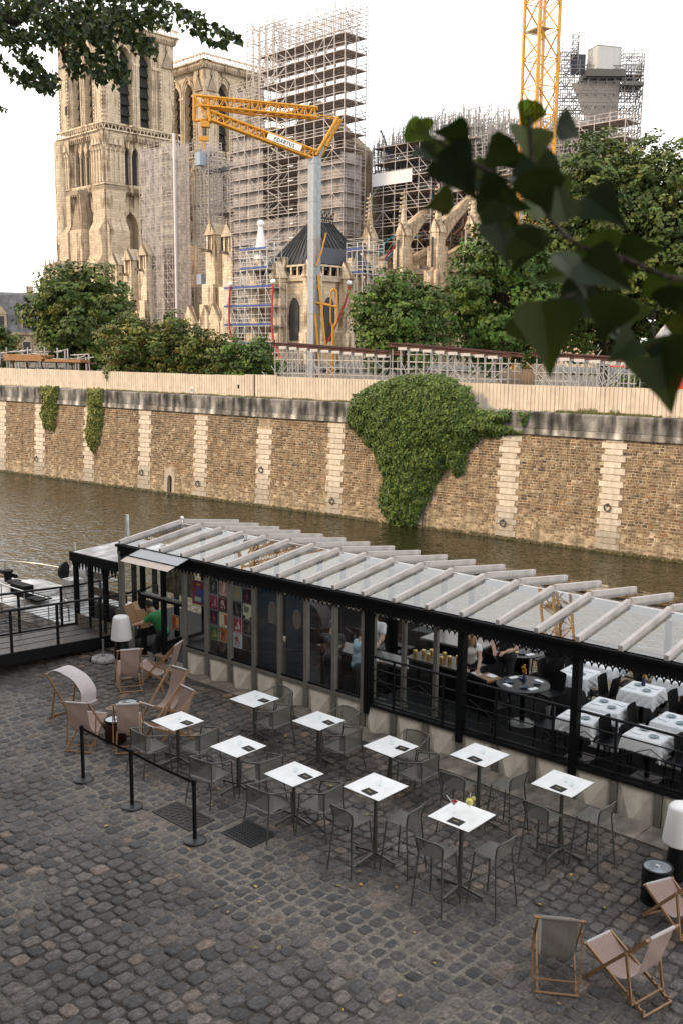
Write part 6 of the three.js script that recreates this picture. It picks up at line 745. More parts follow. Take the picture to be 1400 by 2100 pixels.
{ // choir: wall, decks, flying buttresses with pinnacles, roof tangle
  const c = thing('cathedral_choir', 'stone choir with flying buttresses and crocketed pinnacles', 'church', CATH.at(0, 0, 0), CATH.turn), part = (a, g, m = M.stone) => mesh(a, g, m, c);
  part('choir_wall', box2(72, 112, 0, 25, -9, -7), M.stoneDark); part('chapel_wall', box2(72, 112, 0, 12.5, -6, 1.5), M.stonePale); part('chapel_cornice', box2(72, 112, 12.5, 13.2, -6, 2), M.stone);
  for (const x of [76, 82.5, 88.7, 94.7, 100.6]) {
    const f = (g) => g.rotateY(Math.PI / 2).translate(x - 0.7, 0, 0); // (−z, y) outline
    part('raking_wall', f(poly([[-4.5, 0], [8, 0], [8, 18.8], [-3.6, 13.8], [-4.5, 13.2]], 1.1)), M.stonePale); part('raking_coping', beam(V(x - 0.15, 13.9, 3.7), V(x - 0.15, 19.0, -8), 1.6, 0.5), M.stone);
    if (x > 80) { const up = [], lo = []; for (let i = 0; i <= 10; i++) { const t = i / 10; lo.push([lerp(-3.2, 8, t), 16.2 + 7.2 * Math.sin(t * Math.PI / 2) ** 0.85]); } part('flying_arch', f(poly([[-3.4, 16], ...lo, [8, 26], [-3.4, 18.6]], 1.0)), M.stonePale); part('flyer_coping', beam(V(x - 0.2, 18.9, 3.4), V(x - 0.2, 26.2, -8), 1.4, 0.5), M.stone); part('centering', bars([[V(x - 0.3, 17.5, 0.5), V(x - 0.3, 20.5, -4), 0.22], [V(x - 0.3, 18.3, -1.5), V(x - 0.3, 21.5, -6), 0.22], [V(x - 0.3, 16, -1.5), V(x - 0.3, 20.3, -1.8), 0.2], [V(x - 0.3, 17.5, -4), V(x - 0.3, 22, -4.4), 0.2]]), mat([0.12, 0.065, 0.035])); }
    part('pier', [box2(x - 0.9, x + 0.9, 0, 15.8, 3, 5.2), box2(x - 1.1, x + 1.1, 0, 12.6, 3, 5.6)], M.stonePale); part('pinnacle_shaft', [box2(x - 0.75, x + 0.75, 15.8, 18, 3.4, 4.9), poly([[-0.95, 17.6], [0.95, 17.6], [0, 19.4]], 1.7, 3.3).translate(x, 0, 0)], M.stonePale); part('pinnacle_spire', cyl(0.62, 0.06, 6, x, 21, 4.15, 8), M.stonePale); for (let k = 0; k < 9; k++) part('crocket', [box(0.28, 0.22, 0.28, x + 0.55 - k * 0.055, 18.6 + k * 0.58, 4.5), box(0.28, 0.22, 0.28, x - 0.55 + k * 0.055, 18.6 + k * 0.58, 4.5)], M.stone); part('slot_shade', box2(x - 0.2, x + 0.2, 13, 17, 5.2, 5.24), mat([0.04, 0.035, 0.03])); part('gargoyle', beam(V(x - 0.6, 12.9, 5.2), V(x - 0.9, 13, 7), 0.4, 0.4), M.stoneDark);  // slot is a dark strip on the pier face, its shade painted in
  }
  const t = thing('choir_scaffold', 'wide scaffold with dark decks along the choir wall and around the missing roof', 'scaffold', CATH.at(0, 0, 0), CATH.turn);
  scaffold(t, { x0: 72.6, x1: 84, z0: -6.8, z1: 0.2, y0: 13, y1: 31, bay: 2.1, bayZ: 2.4, lift: 2.4, r: 0.06, brace: 0.6, deckM: mat([0.2, 0.165, 0.15]) }); scaffold(t, { x0: 84, x1: 112, z0: -6.8, z1: -3, y0: 20, y1: 30, bay: 2.1, bayZ: 2, lift: 2.2, r: 0.06, brace: 0.6 });
  const L = []; for (let i = 0; i < 3200; i++) { const x = rr(68, 106), z = rr(-16, -2), roof = 36.5 - Math.abs(x - 80) * (x > 80 ? 0.22 : 0.25) - Math.abs(z + 9) * 0.3 + rr(-1, 1.2), y = rr(25, roof), v = rnd(); L.push(v < 0.5 ? [V(x, y - rr(1, 3), z), V(x + rr(-0.3, 0.3), Math.min(y + rr(1, 3), roof + rr(0, 1.6)), z), rr(0.05, 0.08)] : v < 0.8 ? [V(x, y, z), V(x + rr(1.5, 4), y + rr(-0.1, 0.1), z), 0.055] : [V(x, y, z), V(x + rr(-2, 2), y + rr(1, 2.5), z + rr(-0.5, 0.5)), 0.055]); } stuff(mesh('roof_tubes', bars(L), mat([0.3, 0.29, 0.285], { roughness: 0.55, metalness: 0.3 }), t));
  for (let i = 0; i < 16; i++) { const x = rr(68, 100), y = rr(24, 33), l = rr(3, 9), z = rr(-12, -3); mesh('deck', box2(x, x + l, y, y + 0.14, z, z + rr(1, 2)), M.deck, t); }
  const sh = mat([0.68, 0.67, 0.68], { roughness: 0.6 }); mesh('white_sheeting', [box2(72.7, 80.5, 25.6, 27.4, 0.28, 0.32)], sh, t); mesh('white_sheeting', place(box(8, 1.6, 0.05), 88, 24.6, -3, -0.6), M.net, t); for (let i = 0; i < 5; i++) mesh('white_sheeting', place(box(rr(2, 4), 0.05, rr(1, 2)), rr(74, 98), rr(29, 34), rr(-10, -4), rr(-0.3, 0.3), 0, rr(-0.3, 0.3)), sh, t);
  const hs = (pts, m, r = 0.11) => mesh('hose', tube(pts.map((p) => V(...p)), r, 6), m, t), bl = mat([0.02, 0.1, 0.25]); hs([[77.5, 14.5, 3], [78.5, 17, 1], [80, 18.5, -1], [82, 20, -2.5], [82.4, 27, -3]], M.hoseRed); hs([[77.9, 14.5, 3], [79, 16.6, 1], [80.4, 18, -1], [82.3, 19.6, -2.5]], bl); hs([[77, 15.4, 3.2], [77.6, 17.8, 1.6], [81.4, 20.4, -2.4], [82, 25, -2.5]], mat([0.02, 0.25, 0.32])); hs([[74, 33.5, 0], [74.6, 32, -0.3], [75, 30, -1], [79, 28.4, -1.2], [86, 27.6, -2]], mat([0.02, 0.03, 0.1]), 0.13);
}
{ // sacristy with hipped lead roof, cresting, its scaffolds and hoses
  const p = V(-3.97, 5, -128.25), tn_ = CATH.turn, s = thing('sacristy', 'stone building with steep grey lead hip roof and iron cresting behind the crane', 'building', p, tn_), part = (a, g, m = M.stonePale) => mesh(a, g, m, s);
  part('wall', box2(-9.6, 0, 0, 11.2, -11.6, 0)); part('plinth', box2(-9.9, 0.3, 0, 2, -11.9, 0.3), M.stone);
  const e = 11.9, R = 18.5, A = [V(-9.9, e, 0.3), V(0.3, e, 0.3), V(0.3, e, -11.9), V(-9.9, e, -11.9)], r0 = V(-4.6, R, -4), r1 = V(-4.6, R, -8);
  part('roof', tri([[A[0], A[1], r0], [A[1], A[2], r1, r0], [A[2], A[3], r1], [A[3], A[0], r0, r1]]), M.lead); for (let i = 1; i < 12; i++) { const z = 0.3 - i * 1.02; part('roof_seam', beam(V(0.33, e + 0.05, z), V(-4.58, R + 0.05, lerp(-4, -8, clamp((i - 1) / 10))), 0.09, 0.09), M.lead); } for (let i = 1; i < 10; i++) { const x = -9.9 + i * 1.02; part('roof_seam', beam(V(x, e + 0.05, 0.33), V(-4.6, R + 0.03, -3.98), 0.09, 0.09), M.lead); } part('patch_sheet', tri([[V(0.2, 12.6, -0.2), V(0.2, 12.6, -11.2), V(-1.4, 14.8, -9), V(-1.4, 14.8, -1.5)]].map((q) => q.map((v) => v.addScaledVector(V(0.8, 0.57, 0), 0.12)))), mat([0.035, 0.037, 0.05], { roughness: 0.5 }));
  for (let i = 0; i < 12; i++) { const z = lerp(-3.8, -8.2, i / 11); part('cresting', [cyl(0.05, 0.05, 1.3, -4.6, R + 0.6, z, 5), ball(0.19, -4.6, R + (i % 2 ? 1.3 : 0.95), z), ball(0.15, -4.6, R + 0.6, z + 0.2), place(fin(new THREE.TorusGeometry(0.18, 0.05, 5, 10)), -4.6, R + 0.35, z + 0.2, 0, Math.PI / 2)], mat([0.05, 0.042, 0.035], { roughness: 0.7 })); }
  part('cornice', [box2(-10, 0.45, 10.5, 11.2, -12, 0.45)], M.stone); for (let i = 0; i < 9; i++) { part('parapet_post', box2(-9.7 + i * 1.2, -9.4 + i * 1.2, 11.2, 12.3, 0.05, 0.35)); part('parapet_post', box2(0.05, 0.35, 11.2, 12.3, -0.4 - i * 1.35, -0.1 - i * 1.35)); } part('parapet_rail', [box2(-9.9, 0.4, 12.3, 12.55, 0, 0.4), box2(0, 0.4, 12.3, 12.55, -11.8, 0)]);
  for (const [x, z] of [[0.6, 0.6], [-5, 0.9], [-9.8, 0.8], [0.9, -5.5], [0.9, -11.4]]) { part('buttress', [box2(x - 0.85, x + 0.85, 0, 11, z - 1, z + 0.7), box2(x - 0.95, x + 0.95, 0, 4, z - 1, z + 1.3)]); part('buttress_cap', [poly([[-1.1, 10.9], [1.1, 10.9], [0, 13]], 1.8, -0.9).translate(x, 0, z), box2(x - 0.55, x + 0.55, 11, 13.6, z - 0.9, z - 0.1)]); }
  part('window', [poly(archPts(-7.9, -6.2, 3, 7), 0.2, 0.02), poly(archPts(-4, -2.3, 3, 7), 0.2, 0.02)], mat([0.05, 0.05, 0.055], { roughness: 0.3 })); part('window', poly(archPts(2, 3.8, 3, 7), 0.2, 0).rotateY(Math.PI / 2).translate(0.02, 0, 0), mat([0.05, 0.05, 0.055], { roughness: 0.3 }));
  const t = thing('sacristy_scaffold', 'white tube scaffold with blue toe boards on the left of the lead roofed building', 'scaffold', p, tn_), wh = mat([0.66, 0.66, 0.66], { roughness: 0.45, metalness: 0.1 }); scaffold(t, { x0: -13.4, x1: -3.6, z0: 1, z1: 3.4, y0: 0, y1: 9.6, bay: 1.5, bayZ: 1.2, lift: 2.3, r: 0.04, m: wh, rails: 3, brace: 0.7, toe: M.blueBoard }); scaffold(t, { x0: -10.5, x1: -5.2, z0: 0.5, z1: 3, y0: 9.6, y1: 14.4, bay: 1.2, bayZ: 1.2, lift: 2.3, r: 0.04, m: wh, rails: 3, brace: 0.8, toe: M.blueBoard }); mesh('shrouded_statue', [cyl(0.9, 0.25, 4.4, -8, 15.6, 1.6, 9), ball(0.5, -8, 17.9, 1.6)], mat([0.78, 0.77, 0.76], { roughness: 0.6 }), t);
  const t2 = thing('sacristy_scaffold', 'small white scaffold cage with blue board on the right of the lead roof', 'scaffold', p, tn_); scaffold(t2, { x0: 0.6, x1: 3.4, z0: -9.5, z1: -5.5, y0: 8.6, y1: 14.4, bay: 1, bayZ: 1, lift: 2.8, r: 0.04, m: wh, rails: 3, brace: 0.6, toe: M.blueBoard });
  const hs = (pts, l) => { const h = thing('red_hose', l, 'hose', p, tn_); mesh('hose', tube(pts.map((q) => V(...q)), 0.13, 7), M.hoseRed, h); mesh('elbow', [place(ball(0.3, 0, 0, 0, 1.4, 1, 1), pts[0][0], pts[0][1] + 0.1, pts[0][2])], M.white, h); return h; };
  hs([[-11.9, 10.2, 3.6], [-12.1, 7, 3.7], [-11.9, 4, 3.7], [-10.8, 2.6, 3.9], [-10.9, 0.4, 4]], 'red hose hanging at the left end of the white scaffold'); hs([[-3.3, 10.2, 3.6], [-3.4, 7, 3.7], [-3.3, 3.6, 3.7], [-2, 1.4, 3.9], [-0.8, 0.6, 4.2]], 'red hose hanging just left of the crane mast'); hs([[2.6, 10.2, -4], [2.0, 8, -4], [0.9, 5, -3.4], [0.6, 2.6, -2]], 'red hose on the right side of the crane mast');
}
{ // distant scaffold tower carrying a white cabin
  const t = thing('cabin_scaffold', 'tall scaffold tower carrying a white site cabin above the right trees', 'scaffold', V(39, 5, -157.73), 0), g2 = mat([0.2, 0.19, 0.185], { roughness: 0.6, metalness: 0.3 }); scaffold(t, { x0: -6.6, x1: 5.8, z0: -5, z1: 0, y0: 14, y1: 43.8, bay: 1.4, bayZ: 1.7, lift: 1.8, r: 0.085, m: mat([0.17, 0.16, 0.155], { roughness: 0.6, metalness: 0.3 }), decks: false, brace: 0.7, rails: 1 });
  scaffold(t, { x0: -6.6, x1: -4.2, z0: -4, z1: 0, y0: 43.8, y1: 46.2, bay: 1.2, lift: 1.2, r: 0.06, m: g2, decks: false }); scaffold(t, { x0: 2.6, x1: 5.8, z0: -4, z1: 0, y0: 40, y1: 46, bay: 1.5, lift: 1.5, r: 0.06, m: g2, decks: true, skip: 0.5 }); scaffold(t, { x0: -5, x1: -4.1, z0: -1, z1: 0, y0: 45, y1: 48.4, bay: 0.9, lift: 0.9, r: 0.05, m: g2, decks: false });
  mesh('platform', box2(-3, 2.8, 42.6, 43.6, -4.5, 0.8), mat([0.09, 0.085, 0.08]), t); mesh('platform', box2(2.6, 5.8, 41.4, 41.8, -4, 0.5), mat([0.09, 0.085, 0.08]), t); const cb = mesh('site_cabin', place(box(4.0, 3.3, 3), 0, 45.3, -1.2, 0, 0.3), mat([0.62, 0.6, 0.57], { roughness: 0.6, map: T.soft }), t); mesh('cabin_trim', [place(box(4.08, 0.14, 3.08), 0, 46.95, -1.2, 0, 0.3), place(box(4.08, 0.14, 3.08), 0, 43.66, -1.2, 0, 0.3)], mat([0.3, 0.29, 0.28]), cb);
  mesh('dark_sheet', box2(-5.2, -2.9, 43, 46, -0.6, -0.5), mat([0.05, 0.055, 0.075]), t); mesh('sheeted_core', tri([[V(-4.8, 42, -1), V(2.5, 42.5, -1), V(2.3, 30, -1), V(0.5, 30, -1)]]), mat([0.36, 0.32, 0.29], { roughness: 0.95 }), t); mesh('side_core', box2(-0.5, 2.2, 20, 40, -3, -1.5), mat([0.36, 0.32, 0.29], { roughness: 0.95 }), t);
}
// ---------- foliage ----------
function leafCloud(pts, tilt = 0.6) { // pts: {p, n, s, c, r}; folded diamond leaves
  const n = pts.length, P = new Float32Array(n * 36), N = new Float32Array(n * 36), K = new Float32Array(n * 36), a = V(0, 0, 0), b = V(0, 0, 0), nn = V(0, 0, 0), q = [V(0, 0, 0), V(0, 0, 0), V(0, 0, 0), V(0, 0, 0)], e1 = V(0, 0, 0), e2 = V(0, 0, 0); let k = 0;
  for (const l of pts) {
    nn.copy(l.n).add(a.set(rr(-tilt, tilt), rr(-tilt, tilt), rr(-tilt, tilt))).normalize(); a.set(rr(-1, 1), rr(-1, 1), rr(-1, 1)).cross(nn).normalize(); b.crossVectors(nn, a);
    const s = l.s, w = s * (l.w ?? 0.42), f = s * 0.12;
    q[0].copy(l.p).addScaledVector(b, -s * 0.5); q[1].copy(l.p).addScaledVector(a, w).addScaledVector(nn, f).addScaledVector(b, -s * 0.06); q[2].copy(l.p).addScaledVector(b, s * 0.55).addScaledVector(nn, -f); q[3].copy(l.p).addScaledVector(a, -w).addScaledVector(nn, f).addScaledVector(b, -s * 0.06);
    for (const [i, j, m] of [[0, 1, 2], [0, 2, 3]]) { e1.subVectors(q[j], q[i]); e2.subVectors(q[m], q[i]); e1.cross(e2).normalize(); for (const t of [i, j, m]) { P[k] = q[t].x; P[k + 1] = q[t].y; P[k + 2] = q[t].z; N[k] = e1.x; N[k + 1] = e1.y; N[k + 2] = e1.z; K[k] = l.c[0]; K[k + 1] = l.c[1]; K[k + 2] = l.c[2]; k += 3; } }
  }
  const g = new THREE.BufferGeometry(); g.setAttribute('position', new THREE.BufferAttribute(P.subarray(0, k), 3)); g.setAttribute('normal', new THREE.BufferAttribute(N.subarray(0, k), 3)); g.setAttribute('color', new THREE.BufferAttribute(K.subarray(0, k), 3)); g.setAttribute('uv', new THREE.BufferAttribute(new Float32Array(k / 3 * 2), 2)); g.userData.done = true; return g;
}
M.leaf = mat(0xffffff, { vertexColors: true, roughness: 0.65, transmission: 0.3, thickness: 0, ior: 1.4 }); M.leafSolid = mat(0xffffff, { vertexColors: true, roughness: 0.6 }); M.bark = mat([0.11, 0.09, 0.07], { roughness: 0.95, map: rep(T.blotch, 0.8), bumpMap: rep(T.bump, 1.5), bumpScale: 0.05 });
const PAL = { chestnut: [[0.075, 0.118, 0.018], [0.1, 0.148, 0.022], [0.052, 0.086, 0.014], [0.145, 0.178, 0.03]], bush: [[0.16, 0.18, 0.026], [0.105, 0.138, 0.02], [0.22, 0.205, 0.036], [0.07, 0.105, 0.016]], mid: [[0.085, 0.152, 0.02], [0.12, 0.192, 0.025], [0.06, 0.11, 0.016]], ivy: [[0.052, 0.1, 0.012], [0.078, 0.13, 0.016], [0.033, 0.066, 0.009], [0.125, 0.18, 0.022]], poplar: [[0.026, 0.05, 0.008], [0.042, 0.068, 0.01], [0.018, 0.036, 0.008], [0.07, 0.095, 0.012]] };
const jc = (c) => { const k = rr(0.75, 1.3); return [c[0] * k * rr(0.9, 1.12), c[1] * k, c[2] * k]; };
const inView = (p, m = 1.12) => { const q = p.clone().project(camera); return q.z < 1 && Math.abs(q.x) < m && Math.abs(q.y) < m; };
function tree(name, label, o) { // o: base [x,y,z], lobes [[dx,dy,dz,rx,ry,rz]...], leaf size, per-clump count, spacing, palette
  const t = thing(name, label, o.cat ?? 'tree', V(...o.base), 0, o.group), leaves = [], limbs = [], [, H] = [0, Math.max(...o.lobes.map((l) => l[1]))], up = V(0, 0.5, 0), n = V(0, 0, 0);
  const trunkR = o.trunk ?? 0.28; if (!o.noTrunk) limbs.push(tube([V(0, -0.2, 0), V(rr(-0.2, 0.2), H * 0.3, rr(-0.2, 0.2)), V(rr(-0.3, 0.3), H * 0.75, rr(-0.3, 0.3))], trunkR, 8, 10));
  for (const [dx, dy, dz, rx, ry, rz] of o.lobes) {
    const c = V(dx, dy, dz); limbs.push(bar(V(0, Math.max(0.3, dy * 0.45), 0), c, trunkR * 0.35, 6, trunkR * 0.12));
    const area = 4 * Math.PI * (((rx * ry) ** 1.6 + (rx * rz) ** 1.6 + (ry * rz) ** 1.6) / 3) ** (1 / 1.6), nc = Math.round(area / (o.space ** 2));
    for (let i = 0; i < nc; i++) {
      const z = 1 - 2 * (i + 0.5) / nc, r = Math.sqrt(1 - z * z), a = i * 2.39996 + rr(-0.4, 0.4); if (rnd() < (o.gap ?? 0.1)) continue;
      const k = rr(0.72, 1.08) * (rnd() < 0.15 ? 0.6 : 1); n.set(r * Math.cos(a), z, r * Math.sin(a)); const cc = V(dx + n.x * rx * k, dy + n.y * ry * k, dz + n.z * rz * k), tone = jc(pick(PAL[o.pal])), cs = o.space * rr(0.5, 0.95);
      for (let q = 0; q < o.per; q++) { const v = V(rr(-1, 1), rr(-1, 1), rr(-1, 1)); if (v.lengthSq() > 1) v.multiplyScalar(0.6); const p = V(cc.x + v.x * cs, cc.y + v.y * cs * 0.5, cc.z + v.z * cs); if (o.clear && inView(p.clone().add(t.position))) continue; leaves.push({ p, n: n.clone().add(up).add(v.multiplyScalar(0.4)), s: o.leaf * rr(0.7, 1.3), c: [tone[0] * rr(0.8, 1.2), tone[1] * rr(0.85, 1.15), tone[2]] }); }
    }
  }
  mesh('trunk', limbs, M.bark, t); mesh('crown', leafCloud(leaves), M.leaf, t); return t;
}
const lobes = (cx, cy, cz, rx, ry, rz, n, k = 0.5, s = 1) => { const l = [[cx, cy, cz, rx * 0.72, ry * 0.72, rz * 0.72]]; for (let i = 0; i < n; i++) { const z = 1 - 2 * (i + 0.5) / n, r = Math.sqrt(1 - z * z), a = i * 2.39996 + s; l.push([cx + rx * 0.66 * r * Math.cos(a), cy + ry * 0.66 * z, cz + rz * 0.66 * r * Math.sin(a), rx * k * rr(0.75, 1.1), ry * k * rr(0.6, 0.85), rz * k * rr(0.75, 1.1)]); } return l; };
tree('chestnut_tree', 'dense dark round tree in front of the near tower', { base: [-22.6, 4, -87], lobes: lobes(0, 5.6, 0, 4.9, 5.0, 4.4, 14, 0.42), leaf: 0.34, per: 26, space: 0.95, pal: 'chestnut', group: 'trees behind the hoarding', gap: 0.12 });
for (const [x, z, r, h, l] of [[-14.3, -67.5, 2.3, 5.5, 'leftmost yellowish shrub behind the hoarding, beside the dark tree'], [-11.2, -67, 2.3, 5.4, 'second yellowish shrub behind the hoarding, below the nave scaffold'], [-8.6, -66, 1.9, 4.3, 'third shrub behind the hoarding, below the white scaffold'], [-6.0, -65.5, 2.2, 3.9, 'low dark shrub left of the prop lattice']]) tree('shrub', l, { base: [x, 4, z], lobes: lobes(0, h * 0.52, 0, r, h * 0.52, r * 0.9, 9, 0.45, x), leaf: 0.2, per: 24, space: 0.62, pal: x > -7 ? 'mid' : 'bush', group: 'shrubs behind the hoarding', cat: 'shrub', trunk: 0.1, gap: 0.16 });
tree('round_tree', 'bright green bushy tree right of the crane', { base: [3.9, 4, -67.5], lobes: lobes(0, 4.9, 0, 3.9, 3.9, 3.4, 12, 0.4, 2), leaf: 0.24, per: 26, space: 0.75, pal: 'mid', group: 'trees behind the hoarding', gap: 0.16 });
tree('plane_tree', 'broad green tree between the flying buttresses and the big dark tree', { base: [11.4, 4, -72], lobes: lobes(0, 6.6, 0, 5.0, 6.0, 4.4, 14, 0.42, 3), leaf: 0.3, per: 26, space: 0.9, pal: 'mid', group: 'trees behind the hoarding' });
tree('plane_tree', 'tallest dark green tree behind the blurred leaves at the right', { base: [21, 4, -80], lobes: lobes(0, 10.8, 0, 7.2, 10.6, 6.2, 20, 0.38, 4), leaf: 0.34, per: 26, space: 1.05, pal: 'chestnut', group: 'trees behind the hoarding', trunk: 0.45 });
tree('plane_tree', 'tall green tree cut by the right edge of the picture', { base: [28.5, 4, -76], lobes: lobes(0, 11, 0, 6.6, 11, 5.4, 18, 0.4, 5), leaf: 0.34, per: 26, space: 1.05, pal: 'chestnut', group: 'trees behind the hoarding', trunk: 0.45 });
tree('shrub', 'small dark shrub at the right end of the prop lattices', { base: [16.6, 4, -55.5], lobes: lobes(0, 1.2, 0, 1.6, 1.0, 1.2, 6, 0.5), leaf: 0.18, per: 24, space: 0.5, pal: 'chestnut', group: 'shrubs behind the hoarding', cat: 'shrub', trunk: 0.08 });
tree('chestnut_tree', 'dark tree foliage at the very left edge in front of the house', { base: [-33, 4, -96], lobes: lobes(0, 2.9, 0, 2.0, 2.4, 2.2, 8, 0.45), leaf: 0.3, per: 24, space: 0.8, pal: 'bush', group: 'trees behind the hoarding', trunk: 0.16 });
// street trees on the near bank (mostly out of the frame; they shade the lower quay and mirror in the roof panes)
const near = []; for (const [x, z, l] of [[-4.5, 17.5, 'poplar whose leafy twigs hang into the top left corner'], [-13.5, 17, 'street poplar further left on the near bank'], [-23, 17, 'leftmost street poplar on the near bank'], [10, 17.5, 'street poplar right of the camera on the near bank']]) { const p = QUAY.at(x, 5.5, z); near.push(tree('poplar_tree', l, { base: [p.x, p.y, p.z], lobes: lobes(0, 8.4, 0, 6.4, 6.6, 6.4, 14, 0.45, x), leaf: 0.36, per: 16, space: 1.25, pal: 'poplar', group: 'street poplars on the near bank', trunk: 0.3, clear: true })); }
// ---------- ivy on the river wall ----------
const pip = (x, y, P) => { let c = false; for (let i = 0, j = P.length - 1; i < P.length; j = i++) { const [a, b] = P[i], [d, e] = P[j]; if ((b > y) !== (e > y) && x < (d - a) * (y - b) / (e - b) + a) c = !c; } return c; };
const pdist = (x, y, P) => { let m = 1e9; for (let i = 0, j = P.length - 1; i < P.length; j = i++) { const [a, b] = P[i], [d, e] = P[j], t = clamp(((x - a) * (d - a) + (y - b) * (e - b)) / ((d - a) ** 2 + (e - b) ** 2)); m = Math.min(m, Math.hypot(x - lerp(a, d, t), y - lerp(b, e, t))); } return m; };
function ivy(name, label, P, bulge, n, s, pal) {
  const t = thing(name, label, 'ivy', WALL.at(0, 0, 0), WALL.turn, 'climbers on the river wall'), xs = P.map((p) => p[0]), ys = P.map((p) => p[1]), x0 = Math.min(...xs) - 0.1, x1 = Math.max(...xs) + 0.1, y0 = Math.min(...ys) - 0.15, y1 = Math.max(...ys) + 0.1, L = [];
  const hz = (x, y) => { const d = pdist(x, y, P) * (pip(x, y, P) ? 1 : -0.5); return -0.06 * Math.min(y, 5.2) + (y > 5.2 ? 0.12 : 0.06) + bulge * (1 - Math.exp(-Math.max(d, 0) / (bulge * 0.9))) + 0.3 * bulge * nz(x * 1.3, y * 1.3, 4) + 0.42 * Math.min(bulge, 0.8) * nz(x * 3.2, y * 3.2, 6, 2); };
  while (L.length < n) { const x = rr(x0, x1), y = rr(y0, y1); if (!pip(x + 0.12 * nz(x * 5, y * 5, 1) * 2, y + 0.12 * nz(x * 5, y * 5, 8) * 2, P)) continue; const z = hz(x, y), e = 0.08, nv = V(hz(x - e, y) - z, hz(x, y - e) - z, e).normalize(), dep = rnd() ** 2 * 0.3 * bulge; L.push({ p: V(x, y, z - dep + rr(0, 0.05)), n: nv.add(V(0, 0.5, 0.2)), s: s * rr(0.7, 1.3), w: 0.5, c: jc(pick(PAL[pal])) }); }
  mesh('leaves', leafCloud(L, 0.5), M.leafSolid, t); const xm = (x0 + x1) / 2, st = [tube([V(xm - 0.2, y0 + 0.4, 0.1), V(xm, lerp(y0, y1, 0.5), 0), V(xm + 0.1, lerp(y0, y1, 0.8), -0.1)], 0.04, 5)]; mesh('stems', st, M.bark, t); return t;
}
ivy('ivy', 'huge mound of green ivy spilling over the coping down to the water', [[0.21, 5.66], [0.4, 6.44], [1.09, 6.98], [2.18, 7.39], [3.38, 7.75], [4.85, 7.88], [6.27, 7.82], [7.39, 7.3], [7.87, 6.73], [7.97, 6.26], [9.89, 6.23], [9.91, 5.84], [9.32, 5.62], [10.63, 5.23], [9.86, 5.07], [8.29, 4.86], [7.63, 4.1], [7.39, 2.99], [6.98, 2.78], [6.55, 3.29], [5.86, 2.24], [5.31, 1.18], [4.75, -0.02], [3.55, -0.29], [2.76, 0.4], [2.44, 1.15], [2.57, 2.46], [1.93, 3.69], [1.12, 4.42], [0.32, 4.89]], 1.1, 36000, 0.135, 'ivy');
ivy('ivy', 'left small climber hanging from the coping', [[-26.23, 6.35], [-24.25, 6.4], [-24.45, 4.82], [-24.81, 3.3], [-25.71, 3.41], [-26.29, 4.4], [-25.9, 5.4]], 0.45, 2600, 0.15, 'bush'); ivy('ivy', 'second small climber hanging from the coping', [[-21.05, 6.35], [-19.59, 6.4], [-19.66, 4.71], [-19.98, 3.09], [-20.53, 2.02], [-21.47, 3.0], [-21.2, 4.6]], 0.45, 2600, 0.15, 'bush'); ivy('ivy', 'tiny ivy sprig on the coping right of the big mound', [[10.3, 6.2], [10.9, 6.25], [10.75, 5.8], [10.5, 5.6]], 0.15, 160, 0.13, 'ivy');
// ---------- twigs hanging into the picture ----------
const PX = (px, py, d) => V((px - 700) / 2030, -(py - 1050) / 2030, -1).multiplyScalar(d).applyMatrix4(camera.matrixWorld);
function leafGeo(len, fold, curl) { // poplar leaf in the xy plane, stalk at the origin
  const h = [[0, 0], [0.26, 0.03], [0.46, 0.17], [0.47, 0.3], [0.3, 0.56], [0.13, 0.82], [0, 1.1]], q = [], P = (x, y) => V(x * len, y * len, (Math.abs(x) * fold - curl * y * y) * len), C = (y) => P(0, y); for (let i = 0; i + 1 < h.length; i++) for (const s of [1, -1]) q.push([C(h[i][1]), P(s * h[i][0], h[i][1]), P(s * h[i + 1][0], h[i + 1][1]), C(h[i + 1][1])]);
  const g = toCreasedNormals(tri(q), 1.2); return g;
}
M.backlitLeaf = mat([0.07, 0.11, 0.01], { roughness: 0.5, transmission: 0.5, thickness: 0, ior: 1.4, specularIntensity: 0.4 }); M.bigLeaf = PAL.poplar.slice(0, 4).map((c, i) => mat([c[0] * 0.85, c[1] * 0.85, c[2] * 0.85], { roughness: 0.45 + 0.05 * i, transmission: 0.32, thickness: 0, ior: 1.4, specularIntensity: 0.5 }));  // lighter leaf copy: backlight painted into the colour of a few leaves
